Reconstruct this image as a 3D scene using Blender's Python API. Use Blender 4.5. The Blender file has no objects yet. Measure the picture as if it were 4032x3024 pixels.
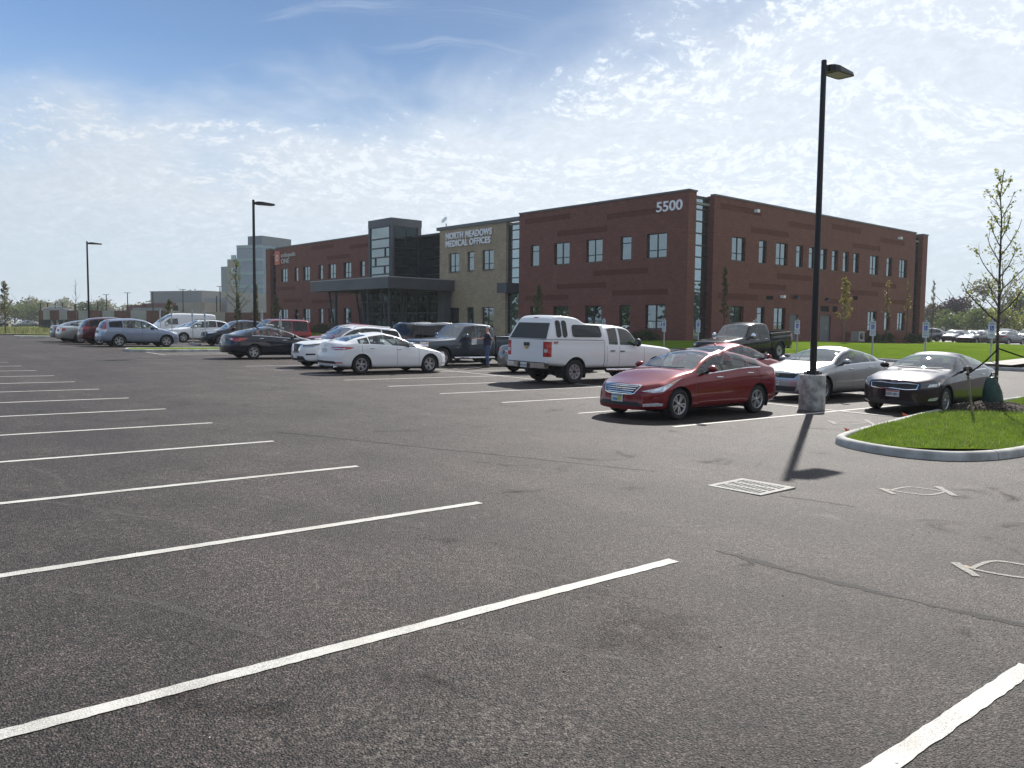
import bpy, bmesh, math, random
import numpy as np
from mathutils import Vector, Matrix
R = math.radians
rnd = random.Random(7)
sc = bpy.context.scene
col = sc.collection

# ------------------------------------------------------------------ camera, sky, sun, exposure
cam = bpy.data.cameras.new("camera")
cam.sensor_width = 36.0
cam.lens = 3238.95 * 36 / 4032
cam.clip_start = 0.1
cam.clip_end = 6000
cam_o = bpy.data.objects.new("camera", cam)
col.objects.link(cam_o)
_r = (0.76632, -0.64238, 0.00981)
_u = (0.03841, 0.06105, 0.99740)
_f = (0.64131, 0.76395, -0.07146)
CZ = 1.914
cam_o.matrix_world = Matrix(((_r[0], _u[0], -_f[0], 0), (_r[1], _u[1], -_f[1], 0), (_r[2], _u[2], -_f[2], CZ), (0, 0, 0, 1)))
sc.camera = cam_o
sc.view_settings.view_transform = 'Standard'
sc.view_settings.look = 'None'
sc.view_settings.exposure = 0.84
sc.view_settings.gamma = 1.0

SUN_AZ, SUN_EL = 28.4, 38.7          # azimuth from +X towards +Y
world = bpy.data.worlds.new("World")
sc.world = world
world.use_nodes = True


class NT:
    """small helper to write node trees"""
    def __init__(s, tree):
        s.t = tree
        s.t.nodes.clear()
    def n(s, kind, ins=None, **props):
        nd = s.t.nodes.new(kind)
        for k, v in props.items():
            setattr(nd, k, v)
        for k, v in (ins or {}).items():
            if isinstance(v, bpy.types.NodeSocket):
                s.t.links.new(v, nd.inputs[k])
            else:
                nd.inputs[k].default_value = v
        return nd
    def math(s, op, a, b=0.0, clamp=False):
        nd = s.n('ShaderNodeMath', {0: a, 1: b}, operation=op)
        nd.use_clamp = clamp
        return nd.outputs[0]
    def mix(s, f, a, b, blend='MIX'):
        nd = s.n('ShaderNodeMix', data_type='RGBA', blend_type=blend)
        for i, v in ((0, f), (6, a), (7, b)):
            if isinstance(v, bpy.types.NodeSocket):
                s.t.links.new(v, nd.inputs[i])
            else:
                if i and len(v) == 3:
                    v = (*v, 1)
                nd.inputs[i].default_value = v
        return nd.outputs[2]
    def noise(s, vec, scale, detail=4, rough=.55, dist=0.0):
        nd = s.n('ShaderNodeTexNoise', {'Scale': scale, 'Detail': detail, 'Roughness': rough, 'Distortion': dist})
        if vec is not None:
            s.t.links.new(vec, nd.inputs['Vector'])
        return nd.outputs['Fac']
    def ramp(s, fac, stops):
        nd = s.n('ShaderNodeValToRGB', {0: fac})
        cr = nd.color_ramp
        while len(cr.elements) < len(stops):
            cr.elements.new(.5)
        for e, (p_, c_) in zip(cr.elements, stops):
            e.position = p_
            e.color = (c_, c_, c_, 1) if not hasattr(c_, '__len__') else (*c_, 1) if len(c_) == 3 else c_
        return nd.outputs[0]
    def maprange(s, v, a, b, c=0.0, d=1.0, smooth=True):
        nd = s.n('ShaderNodeMapRange', {0: v, 1: a, 2: b, 3: c, 4: d}, interpolation_type='SMOOTHSTEP' if smooth else 'LINEAR')
        return nd.outputs[0]


def build_sky():
    k = NT(world.node_tree)
    sky = k.n('ShaderNodeTexSky', sky_type='NISHITA', sun_disc=False)
    sky.sun_elevation = R(SUN_EL)
    sky.sun_rotation = R(90 - SUN_AZ)
    sky.altitude = 250
    sky.air_density = 1.0
    sky.dust_density = .5
    sky.ozone_density = 2.5
    tc = k.n('ShaderNodeTexCoord')
    d = tc.outputs['Generated']
    sep = k.n('ShaderNodeSeparateXYZ', {0: d})
    x, y, z = sep.outputs
    zz = k.math('ADD', k.math('MAXIMUM', z, 0.0), 0.36)
    ca, sa = math.cos(R(50)), math.sin(R(50))
    df = k.math('ADD', k.math('MULTIPLY', x, ca), k.math('MULTIPLY', y, sa))
    dr = k.math('SUBTRACT', k.math('MULTIPLY', x, sa), k.math('MULTIPLY', y, ca))
    # cloud deck seen from below: P.x across, P.y away
    P = k.n('ShaderNodeCombineXYZ', {0: k.math('DIVIDE', dr, zz), 1: k.math('DIVIDE', df, zz), 2: 0.0}).outputs[0]
    warp = k.n('ShaderNodeTexNoise', {'Vector': P, 'Scale': 2.2, 'Detail': 3.0})
    wv = k.n('ShaderNodeVectorMath', {0: warp.outputs['Color'], 'Scale': .22}, operation='SCALE').outputs[0]
    Pw = k.n('ShaderNodeVectorMath', {0: P, 1: wv}, operation='ADD').outputs[0]
    cells = k.noise(k.n('ShaderNodeMapping', {'Vector': Pw, 'Rotation': (0, 0, R(-20)), 'Scale': (1.0, 1.1, 1)}).outputs[0], 29.0, 5, .62, .25)
    fine = k.noise(Pw, 85.0, 4, .62, .2)
    big = k.noise(P, 2.2, 4, .55, .5)
    bands = k.noise(k.n('ShaderNodeMapping', {'Vector': Pw, 'Rotation': (0, 0, R(14)), 'Scale': (.45, 2.0, 1)}).outputs[0], 2.6, 5, .6, .5)
    wisp = k.noise(k.n('ShaderNodeMapping', {'Vector': Pw, 'Rotation': (0, 0, R(-62)), 'Scale': (.3, 2.2, 1)}).outputs[0], 3.2, 6, .62, 1.2)
    # coverage: a bank whose upper edge climbs to the right, clear blue above it on the left
    thr_z = k.math('ADD', .292, k.math('ADD', k.math('MULTIPLY', dr, .13), k.math('MULTIPLY', k.math('MAXIMUM', dr, 0.0), .30)))
    e = k.math('SUBTRACT', thr_z, z)
    e = k.math('ADD', e, k.math('MULTIPLY', k.math('SUBTRACT', big, .5), .26))
    bank = k.maprange(e, -.055, .085)
    gaps = k.maprange(bands, .33, .55)
    dens = k.math('MULTIPLY', bank, k.math('ADD', k.math('MULTIPLY', gaps, .46), .54))
    tex = k.math('ADD', k.math('MULTIPLY', cells, .66), k.math('MULTIPLY', fine, .34))
    thr = k.math('SUBTRACT', .74, k.math('MULTIPLY', dens, .46))
    a = k.n('ShaderNodeMapRange', {0: tex, 1: thr, 2: k.math('ADD', thr, .28), 3: 0.0, 4: 1.0}, interpolation_type='SMOOTHSTEP').outputs[0]
    a = k.math('MULTIPLY', a, k.maprange(dens, .0, .3))
    veil = k.math('MULTIPLY', k.maprange(e, -.03, .10), .82)
    thin = k.math('MULTIPLY', k.math('MULTIPLY', k.maprange(wisp, .56, .80), .55), k.maprange(dr, -.45, .1, .25, 1.0))
    high = k.math('MULTIPLY', k.maprange(z, .42, .62), k.maprange(big, .3, .7, .45, .85))  # thin cloud added overhead, out of view, to brighten reflections and fill
    a = k.math('MAXIMUM', k.math('MAXIMUM', a, veil), k.math('MAXIMUM', thin, high))
    a = k.math('MULTIPLY', a, k.maprange(z, .02, .15, .25, .95))
    sd = (math.cos(R(SUN_EL)) * math.cos(R(SUN_AZ)), math.cos(R(SUN_EL)) * math.sin(R(SUN_AZ)), math.sin(R(SUN_EL)))
    dot = k.n('ShaderNodeVectorMath', {0: d, 1: sd}, operation='DOT_PRODUCT').outputs['Value']
    near = k.maprange(dot, .5, 1.0)
    body = k.maprange(k.math('ADD', k.math('MULTIPLY', tex, .75), k.math('MULTIPLY', bands, .25)), .36, .64, .90, 1.05)
    lum = k.math('MULTIPLY', k.math('ADD', 5.0, k.math('MULTIPLY', near, 1.6)), body)
    cc = k.n('ShaderNodeVectorMath', {0: (.965, 1.03, 1.10), 'Scale': lum}, operation='SCALE').outputs[0]
    # the clear sky, with the glare round the sun eased off
    s1 = k.n('ShaderNodeVectorMath', {0: sky.outputs[0], 'Scale': k.maprange(dot, .45, .95, .84, .44)}, operation='SCALE').outputs[0]
    s1 = k.mix(1.0, s1, (.86, 1.0, 1.13), 'MULTIPLY')
    hz = k.maprange(z, .0, .30, .95, 0.03, False)
    base = k.mix(hz, s1, (3.45, 4.1, 4.75))
    c = k.mix(a, base, cc)
    bg = k.n('ShaderNodeBackground', {'Color': c, 'Strength': .085})
    k.n('ShaderNodeOutputWorld', {'Surface': bg.outputs[0]})


build_sky()
sun = bpy.data.lights.new("sun", 'SUN')
sun.energy = 3.6
sun.angle = R(0.53)
sun.color = (1.0, .955, .89)
sun_o = bpy.data.objects.new("sun", sun)
col.objects.link(sun_o)
sun_o.rotation_euler = Vector((-math.cos(R(SUN_EL)) * math.cos(R(SUN_AZ)), -math.cos(R(SUN_EL)) * math.sin(R(SUN_AZ)), -math.sin(R(SUN_EL)))).to_track_quat('-Z', 'Y').to_euler()
sun_o.location = (0, 0, 40)
# ------------------------------------------------------------------ ground height and helpers
GA, GB = -0.00998, 0.01146


def sm(t):
    t = max(0.0, min(1.0, t))
    return t * t * (3 - 2 * t)


def zg(x, y):
    """height of the gently falling car park at a point"""
    xs = min(max(x, -40), 70)
    ys = y if y < 42 else 42 + 18 * math.tanh((y - 42) / 18)
    ys = max(ys, -40)
    pl = GA * xs + GB * ys
    t = sm((x - 26) / 20)
    return pl * (1 - t) + (.70 - .32 * sm((x - 50) / 26)) * t


MATS = {}


def mat(name, color=(.5, .5, .5), rough=.6, metal=0.0, coat=0.0, coat_rough=.03, spec=.5, noise=0.0, nscale=8.0, bump=0.0, bscale=60.0, emit=None):
    """principled material; noise = relative colour variation"""
    if name in MATS:
        return MATS[name]
    m = bpy.data.materials.new(name)
    m.use_nodes = True
    k = NT(m.node_tree)
    tc = k.n('ShaderNodeTexCoord').outputs['Object']
    ins = {'Roughness': rough, 'Metallic': metal, 'Coat Weight': coat, 'Coat Roughness': coat_rough, 'Specular IOR Level': spec}
    if noise:
        f = k.noise(tc, nscale, 5, .6)
        a = tuple(max(0, c * (1 - noise)) for c in color)
        b = tuple(min(1, c * (1 + noise)) for c in color)
        ins['Base Color'] = k.mix(k.maprange(f, .3, .7), a, b)
    else:
        ins['Base Color'] = (*color, 1)
    if emit:
        ins['Emission Color'] = (*emit[:3], 1)
        ins['Emission Strength'] = emit[3]
    if bump:
        h = k.noise(tc, bscale, 4, .6)
        ins['Normal'] = k.n('ShaderNodeBump', {'Height': h, 'Strength': bump, 'Distance': .02}).outputs[0]
    b = k.n('ShaderNodeBsdfPrincipled', ins)
    k.n('ShaderNodeOutputMaterial', {'Surface': b.outputs[0]})
    MATS[name] = m
    return m


def glass_mat(name, tint, ior=1.5, rough=.01, refl=(1, 1, 1)):
    if name in MATS:
        return MATS[name]
    m = bpy.data.materials.new(name)
    m.use_nodes = True
    k = NT(m.node_tree)
    f0 = ((ior - 1) / (ior + 1)) ** 2
    fc = k.math('POWER', k.n('ShaderNodeLayerWeight', {'Blend': .5}).outputs['Facing'], 4.5)
    fr = k.math('ADD', f0, k.math('MULTIPLY', fc, 1 - f0), True)
    a = k.n('ShaderNodeBsdfTransparent', {'Color': (*tint, 1)}).outputs[0]
    g = k.n('ShaderNodeBsdfGlossy', {'Color': (*refl, 1), 'Roughness': rough}).outputs[0]
    mx = k.n('ShaderNodeMixShader', {0: fr, 1: a, 2: g}).outputs[0]
    k.n('ShaderNodeOutputMaterial', {'Surface': mx})
    MATS[name] = m
    return m


def paint(name, color, metal=.35, rough=.32, coat=1.0):
    """car paint: flake base under clear coat with a little road dust low down"""
    if name in MATS:
        return MATS[name]
    m = bpy.data.materials.new(name)
    m.use_nodes = True
    k = NT(m.node_tree)
    tc = k.n('ShaderNodeTexCoord').outputs['Object']
    z = k.n('ShaderNodeSeparateXYZ', {0: tc}).outputs[2]
    f = k.noise(tc, 3.5, 5, .65)
    low = k.math('MULTIPLY', k.maprange(z, .75, .2), k.maprange(f, .35, .75))
    low = k.math('MULTIPLY', low, .05)
    c = k.mix(low, color, (.20, .18, .16))
    rr = k.math('ADD', rough, k.math('MULTIPLY', low, .4))
    b = k.n('ShaderNodeBsdfPrincipled', {'Base Color': c, 'Metallic': metal, 'Roughness': rr, 'Specular IOR Level': .08, 'Coat Weight': coat, 'Coat Roughness': .035, 'Coat IOR': 1.5})
    k.n('ShaderNodeOutputMaterial', {'Surface': b.outputs[0]})
    MATS[name] = m
    return m


class MB:
    """collects shapes and links them as ONE mesh object"""
    def __init__(s):
        s.v, s.f, s.m, s.s = [], [], [], []
    def add(s, vs, fs, m=0, smooth=False):
        o = len(s.v)
        s.v += [tuple(q) for q in vs]
        for f in fs:
            s.f.append([i + o for i in f])
            s.m.append(m)
            s.s.append(smooth)
        return s
    def box(s, c, d, m=0, rz=0.0, M=None):
        x, y, z = d[0] / 2, d[1] / 2, d[2] / 2
        vs = [Vector((a * x, b * y, e * z)) for a in (-1, 1) for b in (-1, 1) for e in (-1, 1)]
        if M is not None:
            vs = [M @ q for q in vs]
        elif rz:
            r_ = Matrix.Rotation(rz, 3, 'Z')
            vs = [r_ @ q for q in vs]
        vs = [q + Vector(c) for q in vs]
        return s.add(vs, [(0, 1, 3, 2), (4, 6, 7, 5), (0, 4, 5, 1), (2, 3, 7, 6), (0, 2, 6, 4), (1, 5, 7, 3)], m)
    def bbox(s, a, b, m=0):
        return s.box([(a[i] + b[i]) / 2 for i in range(3)], [abs(b[i] - a[i]) for i in range(3)], m)
    def tube(s, pts, rad, n=10, m=0, caps=True, smooth=True):
        pts = [Vector(q) for q in pts]
        if not hasattr(rad, '__len__'):
            rad = [rad] * len(pts)
        rings = []
        ref = None
        for i, q in enumerate(pts):
            t = (pts[min(i + 1, len(pts) - 1)] - pts[max(i - 1, 0)]).normalized()
            if ref is None:
                ref = t.orthogonal().normalized()
            ref = (ref - t * ref.dot(t)).normalized()
            b = t.cross(ref)
            rings.append([q + (ref * math.cos(2 * math.pi * j / n) + b * math.sin(2 * math.pi * j / n)) * rad[i] for j in range(n)])
        vs = [q for r_ in rings for q in r_]
        fs = [(i * n + j, i * n + (j + 1) % n, (i + 1) * n + (j + 1) % n, (i + 1) * n + j) for i in range(len(pts) - 1) for j in range(n)]
        s.add(vs, fs, m, smooth)
        if caps:
            s.add(rings[0], [tuple(range(n))[::-1]], m)
            s.add(rings[-1], [tuple(range(n))], m)
        return s
    def lathe(s, prof, n=24, m=0, c=(0, 0, 0), axis='Z', smooth=True, a0=0.0, a1=2 * math.pi):
        """profile of (radius, height) turned about an axis"""
        full = abs(a1 - a0 - 2 * math.pi) < 1e-6
        k = n if full else n + 1
        vs = []
        for r_, h in prof:
            for j in range(k):
                a = a0 + (a1 - a0) * j / n
                q = (r_ * math.cos(a), r_ * math.sin(a), h)
                if axis == 'Y':
                    q = (q[0], q[2], q[1])
                elif axis == 'X':
                    q = (q[2], q[0], q[1])
                vs.append((q[0] + c[0], q[1] + c[1], q[2] + c[2]))
        fs = []
        for i in range(len(prof) - 1):
            for j in range(n):
                j2 = (j + 1) % k
                fs.append((i * k + j, i * k + j2, (i + 1) * k + j2, (i + 1) * k + j))
        return s.add(vs, fs, m, smooth)
    def prism(s, poly, z0, z1, m=0):
        n = len(poly)
        vs = [(a, b, z0) for a, b in poly] + [(a, b, z1) for a, b in poly]
        fs = [tuple(range(n))[::-1], tuple(range(n, 2 * n))] + [(i, (i + 1) % n, n + (i + 1) % n, n + i) for i in range(n)]
        return s.add(vs, fs, m)
    def xform(s, M):
        s.v = [tuple(M @ Vector(q)) for q in s.v]
        return s
    def mesh(s, name, mats):
        me = bpy.data.meshes.new(name)
        me.from_pydata(s.v, [], s.f)
        for m_ in (mats if isinstance(mats, (list, tuple)) else [mats]):
            me.materials.append(m_)
        me.polygons.foreach_set('material_index', s.m)
        me.polygons.foreach_set('use_smooth', s.s)
        me.update()
        return me
    def build(s, name, mats, parent=None, loc=(0, 0, 0), rz=0.0):
        return link(name, s.mesh(name, mats), parent, loc, rz)


def link(name, me, parent=None, loc=(0, 0, 0), rz=0.0):
    o = bpy.data.objects.new(name, me)
    col.objects.link(o)
    o.location = loc
    o.rotation_euler = (0, 0, rz)
    if parent:
        o.parent = parent
    return o


def tag(o, label, cat, group=None, kind=None):
    if label:
        o['label'] = label
    if cat:
        o['category'] = cat
    if group:
        o['group'] = group
    if kind:
        o['kind'] = kind
    return o


def thing(name, label, cat, loc=(0, 0, 0), rz=0.0, group=None):
    o = bpy.data.objects.new(name, None)
    o.empty_display_size = .3
    col.objects.link(o)
    o.location = loc
    o.rotation_euler = (0, 0, rz)
    return tag(o, label, cat, group)


KIDS = {}


def kids(o):
    return [c for c in bpy.data.objects if c.parent == o]


def dup(root, loc, rz=None, label=None, group=None, cache={}):
    """copy of a thing with copies of its parts and their parts"""
    key = root.name
    if key not in cache:
        cache[key] = [(c, kids(c)) for c in kids(root)]
    r_ = root.copy()
    col.objects.link(r_)
    r_.location = loc
    if rz is not None:
        r_.rotation_euler = (0, 0, rz)
    if label:
        r_['label'] = label
    if group:
        r_['group'] = group
    for c, gs in cache[key]:
        d = c.copy()
        col.objects.link(d)
        d.parent = r_
        for g in gs:
            e = g.copy()
            col.objects.link(e)
            e.parent = d
    return r_


def sit(o, x, y, h, dz=0.0):
    """rest an object on the sloping ground, heading h"""
    e = .8
    n = Vector((-(zg(x + e, y) - zg(x - e, y)) / (2 * e), -(zg(x, y + e) - zg(x, y - e)) / (2 * e), 1)).normalized()
    f = Vector((math.cos(h), math.sin(h), 0))
    f = (f - n * f.dot(n)).normalized()
    l = n.cross(f)
    o.rotation_euler = Matrix(((f.x, l.x, n.x), (f.y, l.y, n.y), (f.z, l.z, n.z))).to_euler()
    o.location = (x, y, zg(x, y) + dz)
    return o


def text_mesh(body, size=1.0, depth=.04, offset=0.0, sx=1.0, align='LEFT', space=1.0):
    cu = bpy.data.curves.new('lettering', 'FONT')
    cu.body = body
    cu.size = size
    cu.extrude = depth / 2
    cu.offset = offset
    cu.align_x = align
    cu.space_character = space
    cu.resolution_u = 4
    o = bpy.data.objects.new('lettering', cu)
    col.objects.link(o)
    dg = bpy.context.evaluated_depsgraph_get()
    me = bpy.data.meshes.new_from_object(o.evaluated_get(dg))
    bpy.data.objects.remove(o)
    bpy.data.curves.remove(cu)
    for v in me.vertices:
        v.co.x *= sx
    return me


def inside(poly, x, y):
    r_ = False
    n = len(poly)
    for i in range(n):
        x1, y1 = poly[i]
        x2, y2 = poly[(i + 1) % n]
        if (y1 > y) != (y2 > y) and x < (x2 - x1) * (y - y1) / (y2 - y1) + x1:
            r_ = not r_
    return r_
# ------------------------------------------------------------------ ground, car park, kerbs, markings
def asphalt_mat():
    m = bpy.data.materials.new('asphalt')
    m.use_nodes = True
    k = NT(m.node_tree)
    tc = k.n('ShaderNodeTexCoord').outputs['Object']
    vor = k.n('ShaderNodeTexVoronoi', {'Vector': tc, 'Scale': 74.0, 'Randomness': 1.0})
    vor2 = k.n('ShaderNodeTexVoronoi', {'Vector': tc, 'Scale': 135.0, 'Randomness': 1.0})
    sv = k.n('ShaderNodeSeparateXYZ', {0: vor.outputs['Color']})
    sv2 = k.n('ShaderNodeSeparateXYZ', {0: vor2.outputs['Color']}).outputs[1]
    mid = k.noise(tc, 22, 4, .6)
    patch = k.noise(tc, .55, 6, .64, .4)
    big = k.noise(tc, .11, 4, .55)
    st = k.n('ShaderNodeMapping', {'Vector': tc, 'Scale': (1.0, .06, 1)}).outputs[0]
    streak = k.noise(st, 1.3, 4, .55)
    # single stones: most dark and coated, a few worn pale, gaps between them nearly black
    stone = k.math('ADD', .30, k.math('MULTIPLY', k.math('POWER', sv.outputs[0], 2.0), 1.55))
    stone = k.math('MULTIPLY', stone, k.math('ADD', .55, k.math('MULTIPLY', sv2, .9)))
    void = k.maprange(k.math('ADD', vor.outputs['Distance'], k.math('MULTIPLY', vor2.outputs['Distance'], .5)), .62, 1.05, 1.0, .22)
    v = k.math('MULTIPLY', k.math('MULTIPLY', stone, void), .060)
    v = k.math('MULTIPLY', v, k.maprange(mid, .3, .7, .78, 1.24))
    v = k.math('MULTIPLY', v, k.maprange(patch, .30, .72, .74, 1.30))
    v = k.math('MULTIPLY', v, k.maprange(big, .3, .7, .84, 1.18))
    v = k.math('MULTIPLY', v, k.maprange(streak, .3, .7, .86, 1.16))
    # oily stains: scattered ones and the blot in the near bay
    stain = k.maprange(k.noise(tc, .8, 6, .68, 1.0), .59, .72)
    wob_ = k.n('ShaderNodeVectorMath', {0: tc, 1: k.n('ShaderNodeVectorMath', {0: k.n('ShaderNodeTexNoise', {'Vector': tc, 'Scale': 2.6, 'Detail': 5.0, 'Roughness': .7}).outputs['Color'], 'Scale': 1.5}, operation='SCALE').outputs[0]}, operation='ADD').outputs[0]
    def spot(x, y, r0, r1):
        p_ = k.n('ShaderNodeVectorMath', {0: wob_, 1: (x + .75, y + .75, .75)}, operation='DISTANCE').outputs['Value']
        return k.maprange(p_, r1, r0)
    blot = k.math('MAXIMUM', k.math('MULTIPLY', spot(3.95, 3.45, .05, .70), .62), k.math('MULTIPLY', spot(4.3, 4.1, .05, .6), .4))
    blot = k.math('MULTIPLY', blot, k.maprange(mid, .35, .6, .55, 1.0))
    stain = k.math('MAXIMUM', k.math('MULTIPLY', stain, .8), blot)
    v = k.math('MULTIPLY', v, k.math('SUBTRACT', 1.0, k.math('MULTIPLY', stain, .62)))
    # dried mud and scuffed stone tops
    dust = k.math('MULTIPLY', k.maprange(k.noise(tc, 1.5, 7, .74, .5), .55, .68), k.maprange(k.noise(tc, 9, 4, .7), .46, .62))
    dust = k.math('MULTIPLY', dust, k.maprange(sv.outputs[1], .1, .6))
    scuff_ = k.math('MULTIPLY', k.math('MAXIMUM', spot(1.75, 3.0, .15, .8), spot(2.45, 2.8, .1, .6)), k.math('MULTIPLY', k.maprange(sv.outputs[2], .25, .7), k.maprange(mid, .45, .6)))
    dust = k.math('MAXIMUM', dust, scuff_)
    c = k.n('ShaderNodeCombineXYZ', {0: k.math('MULTIPLY', v, 1.26), 1: k.math('MULTIPLY', v, 1.0), 2: k.math('MULTIPLY', v, .89)}).outputs[0]
    c = k.mix(k.math('MULTIPLY', dust, .55), c, (.20, .175, .15))
    rusty = k.maprange(k.noise(tc, 2.3, 5, .7), .68, .78)
    c = k.mix(k.math('MULTIPLY', rusty, .30), c, (.11, .065, .038))
    hgt = k.math('ADD', k.math('MULTIPLY', vor.outputs['Distance'], -1.1), k.math('ADD', k.math('MULTIPLY', vor2.outputs['Distance'], -.5), k.math('MULTIPLY', mid, 1.2)))
    bmp = k.n('ShaderNodeBump', {'Height': hgt, 'Strength': .9, 'Distance': .008}).outputs[0]
    b = k.n('ShaderNodeBsdfPrincipled', {'Base Color': c, 'Roughness': .66, 'Specular IOR Level': k.math('MULTIPLY', .26, k.math('SUBTRACT', 1.0, k.math('MULTIPLY', stain, .8))), 'Normal': bmp})
    k.n('ShaderNodeOutputMaterial', {'Surface': b.outputs[0]})
    return m


def line_mat():
    m = bpy.data.materials.new('line_paint')
    m.use_nodes = True
    k = NT(m.node_tree)
    tc = k.n('ShaderNodeTexCoord').outputs['Object']
    wear = k.noise(tc, 130, 3, .75)
    w2 = k.noise(tc, 3.5, 4, .6)
    f = k.maprange(k.math('ADD', wear, k.math('MULTIPLY', w2, .30)), .62, .82)
    tone = k.mix(k.maprange(k.noise(tc, 1.2, 4, .6), .3, .7), (.50, .48, .43), (.60, .585, .545))
    c = k.mix(k.math('MULTIPLY', f, .8), tone, (.10, .094, .088))
    rust = k.maprange(k.noise(tc, 4.5, 4, .7), .70, .78)
    c = k.mix(k.math('MULTIPLY', rust, .5), c, (.30, .14, .06))
    h = k.noise(tc, 75, 3, .6)
    bmp = k.n('ShaderNodeBump', {'Height': h, 'Strength': .5, 'Distance': .006}).outputs[0]
    b = k.n('ShaderNodeBsdfPrincipled', {'Base Color': c, 'Roughness': .7, 'Normal': bmp})
    k.n('ShaderNodeOutputMaterial', {'Surface': b.outputs[0]})
    return m


def faded_mat(name, c0, f0):
    m = bpy.data.materials.new(name)
    m.use_nodes = True
    k = NT(m.node_tree)
    tc = k.n('ShaderNodeTexCoord').outputs['Object']
    f = k.maprange(k.noise(tc, 55, 4, .75), .30, .52)
    f = k.math('MULTIPLY', f, f0)
    b = k.n('ShaderNodeBsdfPrincipled', {'Base Color': (*c0, 1), 'Roughness': .8})
    t = k.n('ShaderNodeBsdfTransparent')
    k.n('ShaderNodeOutputMaterial', {'Surface': k.n('ShaderNodeMixShader', {0: f, 1: t.outputs[0], 2: b.outputs[0]}).outputs[0]})
    return m


def grass_mat(name, a, b_, dry=(.20, .17, .07), dryf=.25):
    m = bpy.data.materials.new(name)
    m.use_nodes = True
    k = NT(m.node_tree)
    tc = k.n('ShaderNodeTexCoord').outputs['Object']
    f1 = k.noise(tc, .7, 5, .6)
    f2 = k.noise(tc, 9, 5, .7)
    c = k.mix(k.maprange(k.math('ADD', k.math('MULTIPLY', f1, .5), k.math('MULTIPLY', f2, .5)), .35, .65), a, b_)
    d = k.maprange(k.noise(tc, 1.9, 5, .7), .58, .78)
    c = k.mix(k.math('MULTIPLY', d, dryf), c, dry)
    bmp = k.n('ShaderNodeBump', {'Height': k.noise(tc, 30, 4, .75), 'Strength': .9, 'Distance': .06}).outputs[0]
    b = k.n('ShaderNodeBsdfPrincipled', {'Base Color': c, 'Roughness': 1.0, 'Specular IOR Level': .0, 'Normal': bmp})
    k.n('ShaderNodeOutputMaterial', {'Surface': b.outputs[0]})
    return m


M_ASPH = asphalt_mat()
M_LINE = line_mat()
M_SEAM = faded_mat('seam_tar', (.014, .013, .013), .62)
M_CHALK = faded_mat('survey_chalk', (.40, .38, .345), .75)
M_CHALKY = faded_mat('survey_chalk_yellow', (.46, .38, .27), .7)
M_SCUFF = faded_mat('scuff', (.20, .185, .17), .13)
M_CONC = mat('concrete', (.36, .355, .335), .85, noise=.22, nscale=3.0, bump=.25, bscale=45)
M_KERB = mat('kerb_concrete', (.40, .395, .37), .85, noise=.30, nscale=2.2, bump=.2, bscale=60)
M_WALK = mat('walk_concrete', (.42, .40, .36), .85, noise=.12, nscale=1.5, bump=.15, bscale=40)
M_GRASS = grass_mat('island_grass', (.090, .150, .014), (.15, .22, .028))
M_LAWN = grass_mat('lawn_grass', (.095, .155, .016), (.155, .23, .030), dryf=.2)
M_FIELD = grass_mat('field_grass', (.10, .13, .045), (.17, .19, .075), (.22, .19, .11), .5)
M_SOIL = mat('soil', (.075, .055, .04), .95, noise=.4, nscale=9, bump=.8, bscale=25)


def sheet(name, xs, ys, zf, m, keep=None):
    mb = MB()
    nx, ny = len(xs), len(ys)
    vs = [(x, y, zf(x, y)) for x in xs for y in ys]
    fs = []
    for i in range(nx - 1):
        for j in range(ny - 1):
            if keep is None or keep((xs[i] + xs[i + 1]) / 2, (ys[j] + ys[j + 1]) / 2):
                fs.append((i * ny + j, (i + 1) * ny + j, (i + 1) * ny + j + 1, i * ny + j + 1))
    mb.add(vs, fs, 0, True)
    return mb.build(name, m)


def frange(a, b, s):
    n = max(1, int(round((b - a) / s)))
    return [a + (b - a) * i / n for i in range(n + 1)]


xs = [-3000, -900, -300, -120, -60] + frange(-40, 90, 2) + [110, 150, 260, 500, 1200, 4000]
ys = [-3000, -900, -300, -120, -60] + frange(-40, 110, 2) + [140, 200, 330, 700, 1500, 4500]
o = sheet('ground', xs, ys, lambda x, y: zg(x, y) - .30, mat('earth', (.13, .135, .06), .95, noise=.35, nscale=.05))
o['kind'] = 'structure'
o = sheet('parking_lot', frange(-40, 160, 1.0), frange(-22, 108, 1.0), zg, M_ASPH)
o['kind'] = 'structure'


def smooth_poly(poly, it=2):
    for _ in range(it):
        q = []
        n = len(poly)
        for i in range(n):
            a, b = poly[i], poly[(i + 1) % n]
            q += [(a[0] * .75 + b[0] * .25, a[1] * .75 + b[1] * .25), (a[0] * .25 + b[0] * .75, a[1] * .25 + b[1] * .75)]
        poly = q
    return poly


def resample(poly, s):
    q = []
    n = len(poly)
    for i in range(n):
        a, b = poly[i], poly[(i + 1) % n]
        L = math.hypot(b[0] - a[0], b[1] - a[1])
        k = max(1, int(L / s))
        q += [(a[0] + (b[0] - a[0]) * j / k, a[1] + (b[1] - a[1]) * j / k) for j in range(k)]
    return q


def area(poly):
    return sum(poly[i][0] * poly[(i + 1) % len(poly)][1] - poly[(i + 1) % len(poly)][0] * poly[i][1] for i in range(len(poly))) / 2


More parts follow.
